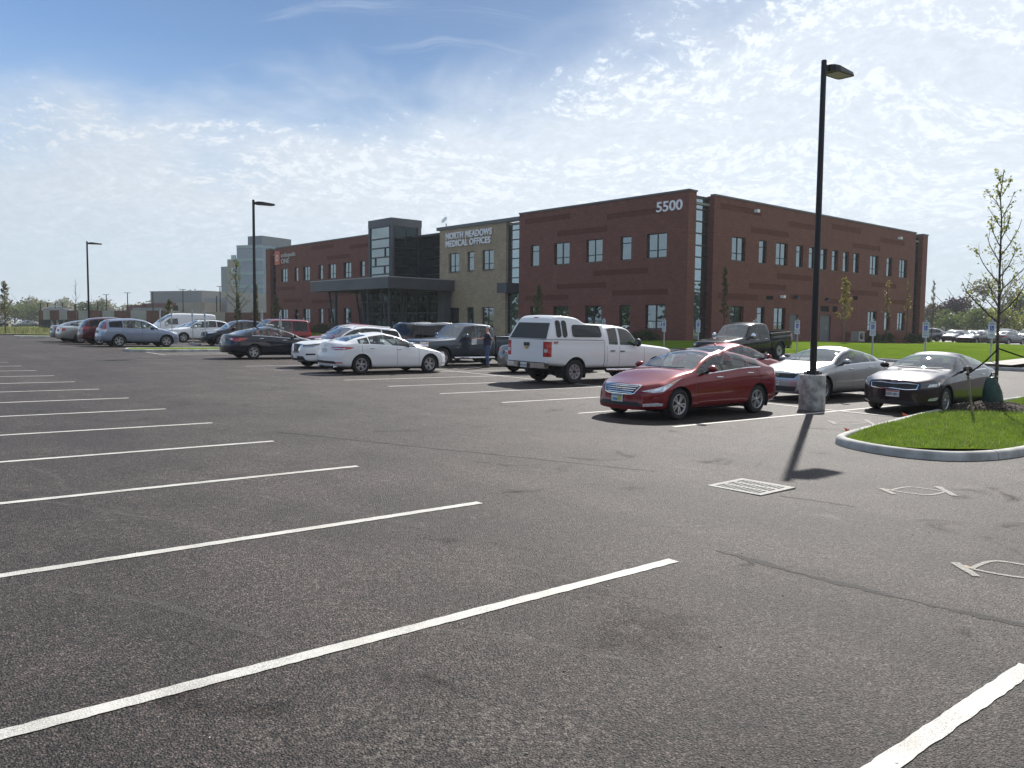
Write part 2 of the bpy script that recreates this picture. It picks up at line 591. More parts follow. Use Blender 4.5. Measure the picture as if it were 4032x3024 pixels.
def kerb_ring(mb, poly, h=.135, w=.16, m=0):
    """round-topped concrete kerb swept along a closed outline (outline = outer foot)"""
    if area(poly) < 0:
        poly = poly[::-1]
    prof = [(0, -.02), (.012, h * .6), (.03, h * .86), (.06, h * .98), (w - .03, h), (w, h - .02), (w, h - .12)]
    n = len(poly)
    rings = []
    for i in range(n):
        a, b = Vector(poly[i - 1]), Vector(poly[(i + 1) % n])
        t = (b - a).normalized()
        nn = Vector((-t.y, t.x))
        z = zg(*poly[i])
        rings.append([(poly[i][0] + nn.x * d, poly[i][1] + nn.y * d, z + e) for d, e in prof])
    k = len(prof)
    vs = [q for r_ in rings for q in r_]
    fs = [(i * k + j, ((i + 1) % n) * k + j, ((i + 1) % n) * k + j + 1, i * k + j + 1) for i in range(n) for j in range(k - 1)]
    mb.add(vs, fs, m, True)
    # saw-cut joints and scuffs, 2 mm proud
    d = 0
    for i in range(n):
        a, b = Vector(poly[i - 1]), Vector(poly[i])
        d += (b - a).length
        if d > 3.0:
            d = 0
            t = (Vector(poly[(i + 1) % n]) - a).normalized()
            nn = Vector((-t.y, t.x))
            q = []
            for s_ in (-.006, .006):
                q += [(poly[i][0] + nn.x * (o_ - .003) + t.x * s_, poly[i][1] + nn.y * (o_ - .003) + t.y * s_, zg(*poly[i]) + e + .002) for o_, e in prof[:-1]]
            kk = k - 1
            mb.add(q, [(j, j + 1, kk + j + 1, kk + j) for j in range(kk - 1)], m + 1)


def inset(poly, d):
    if area(poly) < 0:
        poly = poly[::-1]
    n = len(poly)
    q = []
    for i in range(n):
        a, b = Vector(poly[i - 1]), Vector(poly[(i + 1) % n])
        t = (b - a).normalized()
        q.append((poly[i][0] - t.y * d, poly[i][1] + t.x * d))
    return q


def filled(name, poly, step, zf, m, drop=.12):
    """fill an outline with a grid of triangles draped on zf"""
    bm = bmesh.new()
    vs = [bm.verts.new((x, y, 0)) for x, y in poly]
    bm.faces.new(vs)
    x0, x1 = min(p_[0] for p_ in poly), max(p_[0] for p_ in poly)
    y0, y1 = min(p_[1] for p_ in poly), max(p_[1] for p_ in poly)
    for x in frange(x0, x1, step)[1:-1]:
        bmesh.ops.bisect_plane(bm, geom=bm.verts[:] + bm.edges[:] + bm.faces[:], plane_co=(x, 0, 0), plane_no=(1, 0, 0))
    for y in frange(y0, y1, step)[1:-1]:
        bmesh.ops.bisect_plane(bm, geom=bm.verts[:] + bm.edges[:] + bm.faces[:], plane_co=(0, y, 0), plane_no=(0, 1, 0))
    bmesh.ops.triangulate(bm, faces=bm.faces[:])
    for v in bm.verts:
        v.co.z = zf(v.co.x, v.co.y)
    for f in bm.faces:
        f.smooth = True
        if f.normal.z < 0:
            f.normal_flip()
    me = bpy.data.meshes.new(name)
    bm.to_mesh(me)
    bm.free()
    me.materials.append(m)
    return link(name, me)


# island by the lamp post
ISL = [(13.05, 7.05), (13.55, 7.32), (14.6, 7.52), (16.5, 7.85), (18.6, 8.22), (21.5, 8.62), (25.0, 8.85), (28.4, 8.95), (29.0, 7.6), (28.6, 5.6), (26.5, 4.85), (22, 4.7), (18, 4.66), (14.9, 4.68), (13.9, 4.76), (13.25, 4.98), (12.86, 5.28), (12.66, 5.8), (12.72, 6.4)]
ISL2 = [(11.75, 44.6), (11.95, 43.9), (13, 43.75), (18, 43.9), (24, 44.1), (24.4, 45.5), (24, 46.7), (18, 46.6), (13, 46.4), (12.1, 46.0)]
ISL3 = [(11.6, 75.4), (11.9, 74.7), (14, 74.5), (24, 74.8), (24.3, 76), (24, 77.3), (14, 77.1), (12, 76.6)]
# a filled soil mound under each lawn keeps the kerb tops level with the grass
mound = lambda x, y: zg(x, y) + .118 + .05 * math.sin(x * 1.3) * math.sin(y * 1.9 + 1)
kb = MB()
for P_ in (ISL, ISL2, ISL3):
    kerb_ring(kb, resample(smooth_poly(P_, 2), .35))
# lawn beside the building with its kerb
LAWN = [(37.4, 14.9), (38.2, 20), (38.6, 26), (38.6, 33), (38.6, 41), (44.0, 41), (45.0, 36.0), (46.5, 34.6), (84.0, 35.6), (97.0, 43.5), (97.5, 41.0), (90.2, 32.0), (89, 22), (74.0, 14), (60, 11.5), (40.5, 12.6), (38.0, 13.2)]
kerb_ring(kb, resample(smooth_poly(LAWN, 1), .5))
FRONT = [(37.0, 56), (37.0, 80), (37.5, 104), (44.0, 104), (43.9, 80), (44.5, 56)]
kerb_ring(kb, resample(FRONT, .5))
o = kb.build('kerb', [M_KERB, mat('kerb_joint', (.10, .10, .095), .9)])
o['kind'] = 'structure'
filled('island_grass', inset(resample(smooth_poly(ISL, 2), .35), .15), .5, mound, M_GRASS)['kind'] = 'stuff'
filled('island_grass', inset(resample(smooth_poly(ISL2, 2), .35), .15), .7, lambda x, y: zg(x, y) + .125, M_LAWN)['kind'] = 'stuff'
filled('island_grass', inset(resample(smooth_poly(ISL3, 2), .35), .15), .7, lambda x, y: zg(x, y) + .125, M_LAWN)['kind'] = 'stuff'
lawnz = lambda x, y: zg(x, y) + .13 + .12 * sm((min(x - 37, 75 - x, y - 14)) / 6) + .04 * math.sin(x * .4) * math.sin(y * .5)
filled('lawn', inset(resample(smooth_poly(LAWN, 1), .5), .15), 1.2, lawnz, M_LAWN)['kind'] = 'stuff'
filled('lawn', inset(resample(FRONT, .5), .15), 1.2, lambda x, y: zg(x, y) + .13, M_LAWN)['kind'] = 'stuff'
# concrete walks round the building
wk = MB()
for a, b in (((37.3, 41.5), (45.3, 55.5)), ):
    xs_ = frange(a[0], b[0], 1.5)
    ys_ = frange(a[1], b[1], 1.5)
    vs = [(x, y, zg(x, y) + .12) for x in xs_ for y in ys_]
    ny = len(ys_)
    wk.add(vs, [(i * ny + j, (i + 1) * ny + j, (i + 1) * ny + j + 1, i * ny + j + 1) for i in range(len(xs_) - 1) for j in range(ny - 1)])
def ribbon(mb, pts, w, dz, m=0, step=.5, taper=None, rag=0.0):
    """flat strip draped on the ground along a path"""
    q = []
    for a, b in zip(pts[:-1], pts[1:]):
        L = math.hypot(b[0] - a[0], b[1] - a[1])
        k = max(1, int(math.ceil(L / step)))
        q += [(a[0] + (b[0] - a[0]) * j / k, a[1] + (b[1] - a[1]) * j / k) for j in range(k)]
    q.append(pts[-1])
    vs = []
    for i, p_ in enumerate(q):
        a, b = q[max(i - 1, 0)], q[min(i + 1, len(q) - 1)]
        t = Vector((b[0] - a[0], b[1] - a[1])).normalized()
        w_ = w / 2 * (taper(i / (len(q) - 1)) if taper else 1)
        for s in (-1, 1):
            ww = w_ + (rnd.uniform(-rag, rag) if rag else 0)
            x, y = p_[0] - t.y * ww * s, p_[1] + t.x * ww * s
            vs.append((x, y, zg(x, y) + dz))
    mb.add(vs, [(2 * i + 1, 2 * i, 2 * i + 2, 2 * i + 3) for i in range(len(q) - 1)], m)


ribbon(wk, [(37.5, 13.3), (40.4, 12.7), (60, 11.6)], 1.3, .148, step=1)
ribbon(wk, [(58, 34.0), (60.5, 34.1), (84, 34.9)], 1.3, lambda: 0 if False else .26, step=1) if False else None
o = wk.build('pavement', M_WALK)
o['kind'] = 'structure'

# painted stall lines
mk = MB()
for i in range(0, 14):
    y = 1.62 + 2.603 * i
    ribbon(mk, [(-1.5, y), (5.30, y)], .105, .005, 0, .06, None, .0045)
y0 = 23.05
for k_ in range(-5, 4):
    y = y0 + 2.603 * k_
    ribbon(mk, [(12.49, y), (18.66, y)], .105, .005, 0, .15, None, .006)
    ribbon(mk, [(18.66, y), (24.7, y)], .105, .005)
ribbon(mk, [(18.66, 8.7), (18.66, 43.6)], .105, .009)
for k_ in range(0, 10):
    y = 47.8 + 2.7 * k_
    ribbon(mk, [(12.3, y), (18.4, y)], .105, .005)
    ribbon(mk, [(18.4, y), (24.5, y)], .105, .005)
for k_ in range(0, 9):
    y = 13.7 + 2.62 * k_
    ribbon(mk, [(30.2, y), (37.6, y)], .105, .005)
for k_ in range(0, 16):
    ribbon(mk, [(78.0, -6 + 2.65 * k_), (83.5, -6 + 2.65 * k_)], .105, .005, step=1)
    ribbon(mk, [(92.0, -6 + 2.65 * k_), (103, -6 + 2.65 * k_)], .105, .005, step=1)
# hatched bay beside the island
ribbon(mk, [(12.4, 40.3), (12.4, 43.2)], .105, .009)
for k_ in range(4):
    ribbon(mk, [(12.4, 40.6 + .8 * k_), (18.5, 40.9 + .8 * k_)], .105, .005)
# survey marks: a lens between two bars
def survey(L1, L2, n_, m_, R1, R2, top, bot):
    def loop(mid, dz):
        q = []
        for i in range(15):
            u = i / 14
            e = 1 - abs(2 * u - 1) ** 1.5
            base = (n_[0] + (m_[0] - n_[0]) * u, n_[1] + (m_[1] - n_[1]) * u)
            c0 = ((n_[0] + m_[0]) / 2, (n_[1] + m_[1]) / 2)
            q.append((base[0] + (mid[0] - c0[0]) * e, base[1] + (mid[1] - c0[1]) * e))
        ribbon(mk, q, .038, dz, 1, .1, None, .003)
    loop(top, .006)
    loop(bot, .0075)
    ribbon(mk, [L1, L2], .07, .009, 1, .08, None, .006)
    ribbon(mk, [R1, R2], .08, .009, 1, .08, None, .007)
    ribbon(mk, [((L1[0] + n_[0]) / 2, (L1[1] + n_[1]) / 2), n_], .045, .0105, 2, .05, None, .01)


M3 = [M_LINE, M_CHALK, M_CHALKY, M_SEAM, M_SCUFF]
survey((9.89, 4.72), (9.67, 4.46), (9.87, 4.59), (10.39, 4.17), (10.63, 4.37), (10.21, 3.99), (10.31, 4.56), (9.98, 4.21))
survey((16.42, 9.04), (15.93, 8.61), (16.28, 8.86), (17.04, 8.43), (17.35, 8.69), (16.62, 8.14), (16.81, 8.83), (16.24, 8.44))
survey((7.20, 2.79), (6.94, 2.52), (7.13, 2.63), (7.65, 2.21), (7.89, 2.41), (7.47, 2.03), (7.57, 2.60), (7.24, 2.25))
# tar seams and pale tyre scuffs
def wob(pts, a=.03, n=18):
    q = []
    for p0, p1 in zip(pts[:-1], pts[1:]):
        for i in range(n):
            u = i / n
            q.append((p0[0] + (p1[0] - p0[0]) * u + rnd.uniform(-a, a), p0[1] + (p1[1] - p0[1]) * u + rnd.uniform(-a, a)))
    q.append(pts[-1])
    return q


ribbon(mk, wob([(5.75, 13.0), (8.40, 7.05)], .02), .05, .004, 3, .2, None, .012)
ribbon(mk, wob([(8.42, 5.2), (8.62, 4.4)], .02), .05, .004, 3, .2)
ribbon(mk, wob([(5.86, 4.2), (5.86, 3.3), (5.92, 2.6), (6.05, 1.8)], .012, 10), .10, .004, 3, .1, lambda u: .5 + .5 * math.sin(u * 9) ** 2, .02)
ribbon(mk, wob([(5.86, 4.17), (8.6, 4.42)], .015, 16), .03, .004, 4, .2)
for a, b in (((2.2, 8.2), (3.6, 5.3)), ((3.5, 8.9), (4.2, 6.2)), ((1.2, 6.3), (2.0, 4.6)), ((.6, 11), (2.6, 7.4)), ((2.7, 4.3), (3.5, 3.0)), ((4.1, 4.9), (4.3, 3.4)), ((1.9, 11.5), (1.95, 9.7)), ((6.5, 15), (9, 21))):
    ribbon(mk, wob([a, ((a[0] + b[0]) / 2 + .1, (a[1] + b[1]) / 2), b], .02, 10), .07, .0045, 4, .12, None, .02)
o = mk.build('road_markings', M3)
o['kind'] = 'structure'

# crumbs, pebbles and leaf bits lying about
rg = random.Random(77)
mb = MB()
for i in range(260):
    d = 3.2 + 22 * rg.random() ** 1.5
    a = R(50 + rg.uniform(-36, 36))
    x, y = d * math.cos(a), d * math.sin(a)
    s_ = rg.uniform(.003, .008)
    z = zg(x, y) + s_ * .4
    mb.box((x, y, z), (s_ * rg.uniform(.8, 2.2), s_, s_ * .7), rg.choice((0, 0, 1, 2)), rz=rg.uniform(0, 3))
o = mb.build('pebbles', [mat('pebble_grey', (.22, .21, .20), .9), mat('pebble_pale', (.42, .40, .36), .9), mat('leaf_bit', (.05, .03, .02), .9)])
o['kind'] = 'stuff'
# ------------------------------------------------------------------ vehicles
def pchip(pts):
    """monotone cubic through (x, value) points"""
    pts = sorted(pts)
    X = np.array([p_[0] for p_ in pts], float)
    Y = np.array([p_[1] for p_ in pts], float)
    h = np.diff(X)
    d = np.diff(Y) / h
    m = np.zeros(len(X))
    m[0], m[-1] = d[0], d[-1]
    for i in range(1, len(X) - 1):
        if d[i - 1] * d[i] > 0:
            w1, w2 = 2 * h[i] + h[i - 1], h[i] + 2 * h[i - 1]
            m[i] = (w1 + w2) / (w1 / d[i - 1] + w2 / d[i])
    def f(x):
        x = min(max(x, X[0]), X[-1])
        i = min(max(int(np.searchsorted(X, x)) - 1, 0), len(X) - 2)
        t = (x - X[i]) / h[i]
        return float((1 + 2 * t) * (1 - t) ** 2 * Y[i] + t * (1 - t) ** 2 * h[i] * m[i] + t * t * (3 - 2 * t) * Y[i + 1] + t * t * (t - 1) * h[i] * m[i + 1])
    return f


M_BLACK = mat('black_plastic', (.018, .018, .019), .45)
M_DARKIN = mat('wheel_well', (.012, .012, .012), .9)
M_TYRE = mat('tyre_rubber', (.022, .022, .022), .8, noise=.3, nscale=20)
M_RIM = mat('alloy', (.52, .52, .53), .32, metal=.85)
M_RIMDARK = mat('alloy_dark', (.035, .035, .037), .5, metal=.3)
M_CHROME = mat('chrome', (.80, .80, .81), .08, metal=1.0)
M_SEAT = mat('seat_fabric', (.16, .15, .14), .85)
M_DASH = mat('dashboard', (.035, .035, .037), .7)
M_LINER = mat('headliner', (.30, .29, .27), .9)
M_GLASS = glass_mat('car_glass', (.86, .92, .89), 1.65)
M_SCREEN = glass_mat('windscreen_glass', (.62, .70, .68), 2.5)
M_PRIV = glass_mat('privacy_glass', (.06, .065, .07), 1.5)
M_LAMP = mat('lamp_clear', (.62, .64, .66), .12, metal=.35, coat=1.0, noise=.35, nscale=22)
M_LAMPDK = mat('lamp_inner', (.10, .105, .11), .2, metal=.4, coat=1.0)
M_AMBER = mat('lamp_amber', (.75, .26, .03), .2, coat=1.0)
M_RED = mat('lamp_red', (.42, .012, .012), .16, coat=1.0, noise=.3, nscale=20)
M_PLATE = mat('plate_white', (.72, .72, .70), .5)
M_PLATEBLUE = mat('plate_blue', (.10, .30, .42), .5)
M_PLATEINK = mat('plate_ink', (.04, .05, .12), .6)
M_PLATERED = mat('plate_red', (.45, .06, .06), .6)
M_STEEL = mat('frame_steel', (.03, .03, .03), .7)
M_WHITEPAPER = mat('paper_white', (.78, .78, .74), .8)

WHEELS = {}


def wheel_mesh(r, w, style):
    """tyre and rim meshes, outer face towards +Y, centred on the axle"""
    key = (round(r, 3), round(w, 3), style)
    if key in WHEELS:
        return WHEELS[key]
    rr = r * (.66 if style != 'steel' else .60)
    if style == 'big':
        rr = r * .60
    h = w / 2
    t = MB()
    t.lathe([(rr * .99, -h * .8), (rr * 1.04, -h * .94), (r * .88, -h), (r * .975, -h * .78), (r, -h * .4), (r, h * .4), (r * .975, h * .78), (r * .88, h), (rr * 1.05, h * .95), (rr * .99, h * .8)], 36, 0, axis='Y')
    g = MB()
    g.lathe([(rr * 1.0, h * .82), (rr * .985, h * .90), (rr * .93, h * .90), (rr * .90, h * .70), (rr * .88, -h * .6)], 36, 0, axis='Y')
    g.lathe([(rr * .90, h * .18), (0.001, h * .18)], 28, 1, axis='Y', smooth=False)
    g.lathe([(.001, h * .84), (rr * .12, h * .83), (rr * .19, h * .74), (rr * .21, h * .4)], 18, 0, axis='Y')
    def spoke(a, w0, w1, r0=.14, r1=.93):
        c, s = math.cos(a), math.sin(a)
        vs = []
        for rad, ww, y0, y1 in ((r0 * rr, w0, .72, .45), (r1 * rr, w1, .80, .5)):
            for sgn in (-1, 1):
                for yy in (y0, y1):
                    px, pz = rad * c - sgn * ww * s, rad * s + sgn * ww * c
                    vs.append((px, h * yy, pz))
        g.add(vs, [(0, 4, 6, 2), (1, 3, 7, 5), (0, 1, 5, 4), (2, 6, 7, 3)], 0)
    if style == 'twin5':
        for i in range(5):
            a = 2 * math.pi * i / 5 + .31
            spoke(a - .19, .017, .017)
            spoke(a + .19, .017, .017)
    elif style == 'multi':
        for i in range(10):
            spoke(2 * math.pi * i / 10, .016, .022)
    elif style == 'steel':
        for i in range(8):
            spoke(2 * math.pi * i / 8 + .2, .030, .046, .2, .94)
    elif style == 'big':
        for i in range(8):
            spoke(2 * math.pi * i / 8, .026, .052, .25, .94)
        g.lathe([(.001, h * 1.0), (rr * .16, h * 1.0), (rr * .2, h * .7)], 16, 1, axis='Y')
        for i in range(8):
            a = 2 * math.pi * (i + .5) / 8
            g.lathe([(.001, h * .86), (.014, h * .86), (.014, h * .6)], 6, 0, (rr * .33 * math.cos(a), 0, rr * .33 * math.sin(a)), axis='Y')
    else:
        for i in range(5):
            spoke(2 * math.pi * i / 5 + .31, .040, .062)
    WHEELS[key] = (t.mesh('wheel', [M_TYRE]), g.mesh('rim', [M_RIM, M_RIMDARK]))
    return WHEELS[key]


class Car:
    """body lofted from curves along its length, then cut into its parts"""
    def __init__(s, **q):
        s.q = q
        s.L, s.W, s.H = q['L'], q['W'], q['H']
        s.xf, s.xr = s.L / 2, -s.L / 2
        s.bf, s.br = q.get('bf', .12), q.get('br', .10)
        s.axf, s.axr, s.r = q['axf'], q['axr'], q['r']
        s.top, s.sh = pchip(q['top']), pchip(q['sh'])
        s.k, s.rr = pchip(q['k']), pchip(q['rr'])
        W2 = s.W / 2
        e0, e1 = s.xf - s.bf, s.xr + s.br
        nf, nr = q.get('nosew', .78), q.get('tailw', .84)
        s.wid = pchip(q.get('wid') or [(e0, W2 * nf), (e0 - .07, W2 * (nf + .45 * (.96 - nf))), (e0 - .22, W2 * .945), (e0 - .5, W2 * .975), (s.axf - .1, W2), (s.axr, W2), (e1 + .5, W2 * .975), (e1 + .2, W2 * .945), (e1 + .06, W2 * (nr + .5 * (.95 - nr))), (e1, W2 * nr)])
        zb = q.get('zb', .20)
        s.zb = pchip([(s.xf, zb + .03), (s.xf - .5, zb), (s.xr + .7, zb + .02), (s.xr, zb + q.get('tailup', .10))])
        s.wsr = q.get('wsr', .955)
        s.fasf = pchip(q.get('fasf', [(0, -.10), (.22, -.04), (.38, 0), (.55, 0), (.72, -.05), (.95, -.16), (1.3, -.3)]))
        s.fasr = pchip(q.get('fasr', [(0, .12), (.25, .06), (.42, 0), (.60, 0), (.80, .05), (1.05, .10), (1.6, .2)]))
        s.paint = q['paint']
        s.build()

    def section(s, x):
        w = s.wid(x)
        zb, zs, zt = s.zb(x), s.sh(x), s.top(x)
        zt = max(zt, zs + .004)
        ws = w * s.wsr
        k = s.k(x)
        wr = ws * s.rr(x)
        zr = zs + k * (zt - zs)
        wb = w * .93
        pts, zone = [(0, zb), (wb * .5, zb), (wb * .95, zb)], [5, 5]
        prof = pchip([(0, wb), (.10, w * .972), (.45, w), (.74, w * .992), (.90, w * .975), (1, ws)])
        fs = [0, .06, .13, .24, .36, .48, .60, .70, .78, .86, .93, 1.0]
        for f in fs:
            pts.append((prof(f), zb + .015 + f * (zs - zb - .015)))
            zone.append(0)
        for f in (.08, .2, .35, .5, .65, .8, .92, 1.0):
            bul = .022 * math.sin(math.pi * f) * min(1, (zr - zs) / .3)
            pts.append((ws + (wr - ws) * f + bul, zs + (zr - zs) * f))
            zone.append(1)
        for f in (.93, .85, .74, .62, .5, .37, .25, .12, 0.0):
            pts.append((wr * f, zt - (zt - zr) * f ** 2.3))
            zone.append(2)
        P_ = np.array(pts)
        for _ in range(2):
            Q = P_.copy()
            Q[1:-1] = .25 * P_[:-2] + .5 * P_[1:-1] + .25 * P_[2:]
            # only round the shoulder, the rail and the sill
            for i in (2, 3, 4, 12, 13, 14, 15, 21, 22, 23, 24):
                P_[i] = Q[i]
        return P_, zone

    def deform(s, x, y, z):
        """bow the nose and tail in plan and lean them in profile"""
        W2 = s.W / 2
        u = max(0, min(1, (x - (s.xf - s.bf - .55)) / .55))
        v = max(0, min(1, ((s.xr + s.br + .45) - x) / .45))
        b = max(0, 1 - (y / W2) ** 2)
        return x + u * u * (s.bf * b + s.fasf(z)) - v * v * (s.br * b - s.fasr(z))

    def build(s):
        q = s.q
        e0, e1 = s.xf - s.bf, s.xr + s.br
        xs_ = set(np.linspace(e1, e0, q.get('nx', 54)).tolist())
        for d in (.012, .03, .05, .08, .11, .15, .2):
            xs_.add(e0 - d)
            xs_.add(e1 + d)
        for x in q.get('xx', []):
            xs_.add(x)
        xs_ = sorted(xs_)
        xs_ = [x for i, x in enumerate(xs_) if i == 0 or x - xs_[i - 1] > .006 or x == e0]
        bm = bmesh.new()
        zl = bm.faces.layers.int.new('zone')
        bm.faces.layers.int.new('part')
        secs = [s.section(x) for x in xs_]
        nv = len(secs[0][0])
        rings = {}
        for sd in (1, -1):
            rings[sd] = [[bm.verts.new((s.deform(x, y * sd, z), y * sd, z)) for y, z in P_] for x, (P_, _) in zip(xs_, secs)]
            for i in range(len(xs_) - 1):
                for j in range(nv - 1):
                    a, b, c, d = rings[sd][i][j], rings[sd][i + 1][j], rings[sd][i + 1][j + 1], rings[sd][i][j + 1]
                    f = bm.faces.new((a, b, c, d) if sd == 1 else (d, c, b, a))
                    f[zl] = secs[0][1][j]
        for i, zone, x in ((-1, 3, xs_[-1]), (0, 4, xs_[0])):
            P_ = secs[i][0]
            n = 12
            grid = []
            for j in range(nv):
                y, z = P_[j]
                row = []
                for c in range(n + 1):
                    if c == 0:
                        row.append(rings[1][i][j])
                    elif c == n:
                        row.append(rings[-1][i][j])
                    else:
                        yy = y * (1 - 2 * c / n)
                        row.append(bm.verts.new((s.deform(x, yy, z), yy, z)))
                grid.append(row)
            for j in range(nv - 1):
                for c in range(n):
                    vs = (grid[j][c], grid[j][c + 1], grid[j + 1][c + 1], grid[j + 1][c])
                    try:
                        f = bm.faces.new(vs if zone == 3 else vs[::-1])
                        f[zl] = zone
                    except ValueError:
                        pass
        bmesh.ops.remove_doubles(bm, verts=bm.verts[:], dist=.0006)
        bmesh.ops.dissolve_degenerate(bm, edges=bm.edges[:], dist=.0004)
        bmesh.ops.recalc_face_normals(bm, faces=bm.faces[:])
        s.bm = bm
        s.zl = bm.faces.layers.int['zone']
        s.pl = bm.faces.layers.int['part']
        s.parts = {0: 'body'}
        s.names = {}

    def pid(s, name):
        if name not in s.names:
            s.names[name] = len(s.names) + 1
        return s.names[name]

    def cut(s, poly, U, V, zones, fn, cond=None):
        bm = s.bm
        U, V = Vector(U), Vector(V)
        us = [p_[0] for p_ in poly]
        vs = [p_[1] for p_ in poly]
        bb = (min(us) - 1e-4, max(us) + 1e-4, min(vs) - 1e-4, max(vs) + 1e-4)
        def pick():
            out = []
            for f in bm.faces:
                if f[s.zl] not in zones:
                    continue
                if cond and not cond(f):
                    continue
                fu = [v.co.dot(U) for v in f.verts]
                if max(fu) < bb[0] or min(fu) > bb[1]:
                    continue
                fv = [v.co.dot(V) for v in f.verts]
                if max(fv) < bb[2] or min(fv) > bb[3]:
                    continue
                out.append(f)
            return out
        n = len(poly)
        for i in range(n):
            a, b = poly[i], poly[(i + 1) % n]
            d = (b[0] - a[0], b[1] - a[1])
            l = math.hypot(*d)
            if l < 1e-6:
                continue
            no = U * (-d[1] / l) + V * (d[0] / l)
            fs = pick()
            geom = list({e for f in fs for e in f.edges}) + list({v for f in fs for v in f.verts}) + fs
            bmesh.ops.bisect_plane(bm, geom=geom, plane_co=U * a[0] + V * a[1], plane_no=no, dist=1e-5)
        for f in pick():
            c = f.calc_center_median()
            if inside(poly, c.dot(U), c.dot(V)):
                fn(f)

    def gap(s, pts, w=.010):
        """shut line: a thin dark strip along a polyline on the flank"""
        for a, b in zip(pts[:-1], pts[1:]):
            d = Vector((b[0] - a[0], b[1] - a[1])).normalized() * (w / 2)
            s.side([(a[0] - d.y, a[1] + d.x), (b[0] - d.y, b[1] + d.x), (b[0] + d.y, b[1] - d.x), (a[0] + d.y, a[1] - d.x)], None, 1, zones=(0,))

    # region kinds ------------------------------------------------------
    def side(s, poly, part, mi=0, zones=(0, 1), both=True, sd=0):
        p_ = s.pid(part) if part else 0
        def fn(f):
            f[s.pl] = p_
            f.material_index = mi
        c = None
        if sd:
            c = lambda f: f.calc_center_median().y * sd > 0
        s.cut(poly, (1, 0, 0), (0, 0, 1), zones, fn, c)

    def front(s, poly, part, mi=0, zones=(3, 0, 1, 2), rear=False):
        p_ = s.pid(part) if part else 0
        sg = -1 if rear else 1
        if rear:
            zones = tuple(4 if z == 3 else z for z in zones)
        def fn(f):
            f[s.pl] = p_
            f.material_index = mi
        lim = .55 if not rear else 1.2
        s.cut(poly, (0, 1, 0), (0, 0, 1), zones, fn, lambda f: f.normal.x * sg > .22 and f.calc_center_median().x * sg > s.xf - lim)

    def plan(s, poly, part, mi=0, zones=(2,)):
        p_ = s.pid(part) if part else 0
        def fn(f):
            f[s.pl] = p_
            f.material_index = mi
        s.cut(poly, (1, 0, 0), (0, 1, 0), zones, fn)

    def girth(s, g, rear):
        """distance round the nose (or tail) from the centre line -> coordinate seen from the 45 degree corner"""
        e = (s.xf - s.bf) if not rear else (s.xr + s.br)
        wc = s.wid(e)
        sg = -1 if rear else 1
        if g <= wc:
            x = e + sg * (s.bf if not rear else s.br) * (1 - (g / (s.W / 2)) ** 2)
            y = g
        else:
            x = e - sg * (g - wc) * .95
            y = s.wid(x)
        return (y - sg * x) / math.sqrt(2)

    def corner(s, poly, part, mi=0, rear=False, zones=(3, 0, 1, 2)):
        """poly of (girth, z); mirrored on both sides"""
        p_ = s.pid(part) if part else 0
        if rear:
            zones = tuple(4 if z == 3 else z for z in zones)
        sg = -1 if rear else 1
        pp = [(s.girth(g, rear), z) for g, z in poly]
        def fn(f):
            f[s.pl] = p_
            f.material_index = mi
        for sd in (1, -1):
            U = Vector((-sg, sd, 0)) / math.sqrt(2)
            D = Vector((sg, sd, 0)) / math.sqrt(2)
            s.cut(pp, U, (0, 0, 1), zones, fn, lambda f: f.normal.dot(D) > .12 and f.calc_center_median().y * sd > -.001 and f.calc_center_median().x * sg > .2 * s.L)

    def arch(s, xa, R_, n=20, paintring=.035):
        for rad, fn_del in ((R_ + paintring, False), (R_, True)):
            poly = [(xa + rad * math.cos(2 * math.pi * i / n), s.r + rad * math.sin(2 * math.pi * i / n)) for i in range(n)]
            if fn_del:
                dele = []
                s.cut(poly, (1, 0, 0), (0, 0, 1), (0, 5, 1, 3, 4), lambda f: dele.append(f), lambda f: abs(f.calc_center_median().y) > s.W * .30)
                bmesh.ops.delete(s.bm, geom=list(set(dele)), context='FACES')
            else:
                def fn(f):
                    f[s.pl] = 0
                    f.material_index = s.q.get('ringmat', 0)
                s.cut(poly, (1, 0, 0), (0, 0, 1), (0,), fn, lambda f: abs(f.calc_center_median().y) > s.W * .30)

    def glasshouse(s, x0, x1, lo=.03, hi=.035, n=7):
        """outline of the side glass between two stations"""
        bot = [(x, s.sh(x) + lo) for x in np.linspace(x0, x1, 4)]
        top = []
        for x in np.linspace(x1, x0, n):
            z = s.sh(x) + s.k(x) * (s.top(x) - s.sh(x)) - hi
            top.append((x, max(z, s.sh(x) + lo + .004)))
        return bot + top

    def split(s):
        """one mesh per part (and per side for paired parts)"""
        bm = s.bm
        for e in bm.edges:
            if len(e.link_faces) == 2:
                e.smooth = e.calc_face_angle(0) < R(38)
        for f in bm.faces:
            f.smooth = True
        groups = {}
        inv = {v: k for k, v in s.names.items()}
        for f in bm.faces:
            nm = inv.get(f[s.pl], 'body')
            y = f.calc_center_median().y
            paired = nm.split('#')[0] in ('headlight', 'taillight', 'door', 'side_window', 'fog_lamp', 'quarter_window', 'door_window')
            groups.setdefault((nm, (1 if y > 0 else -1) if paired else 0), []).append(f)
        out = {}
        for key, fs in groups.items():
            idx = {}
            vs, fa, mi = [], [], []
            sharp = []
            for f in fs:
                loop = []
                for v in f.verts:
                    if v not in idx:
                        idx[v] = len(vs)
                        vs.append(tuple(v.co))
                    loop.append(idx[v])
                fa.append(loop)
                mi.append(f.material_index)
            me = bpy.data.meshes.new(key[0].split('#')[0])
            me.from_pydata(vs, [], fa)
            me.polygons.foreach_set('material_index', mi)
            me.polygons.foreach_set('use_smooth', [True] * len(fa))
            es = {tuple(sorted((idx[e.verts[0]], idx[e.verts[1]]))) for f in fs for e in f.edges if not e.smooth}
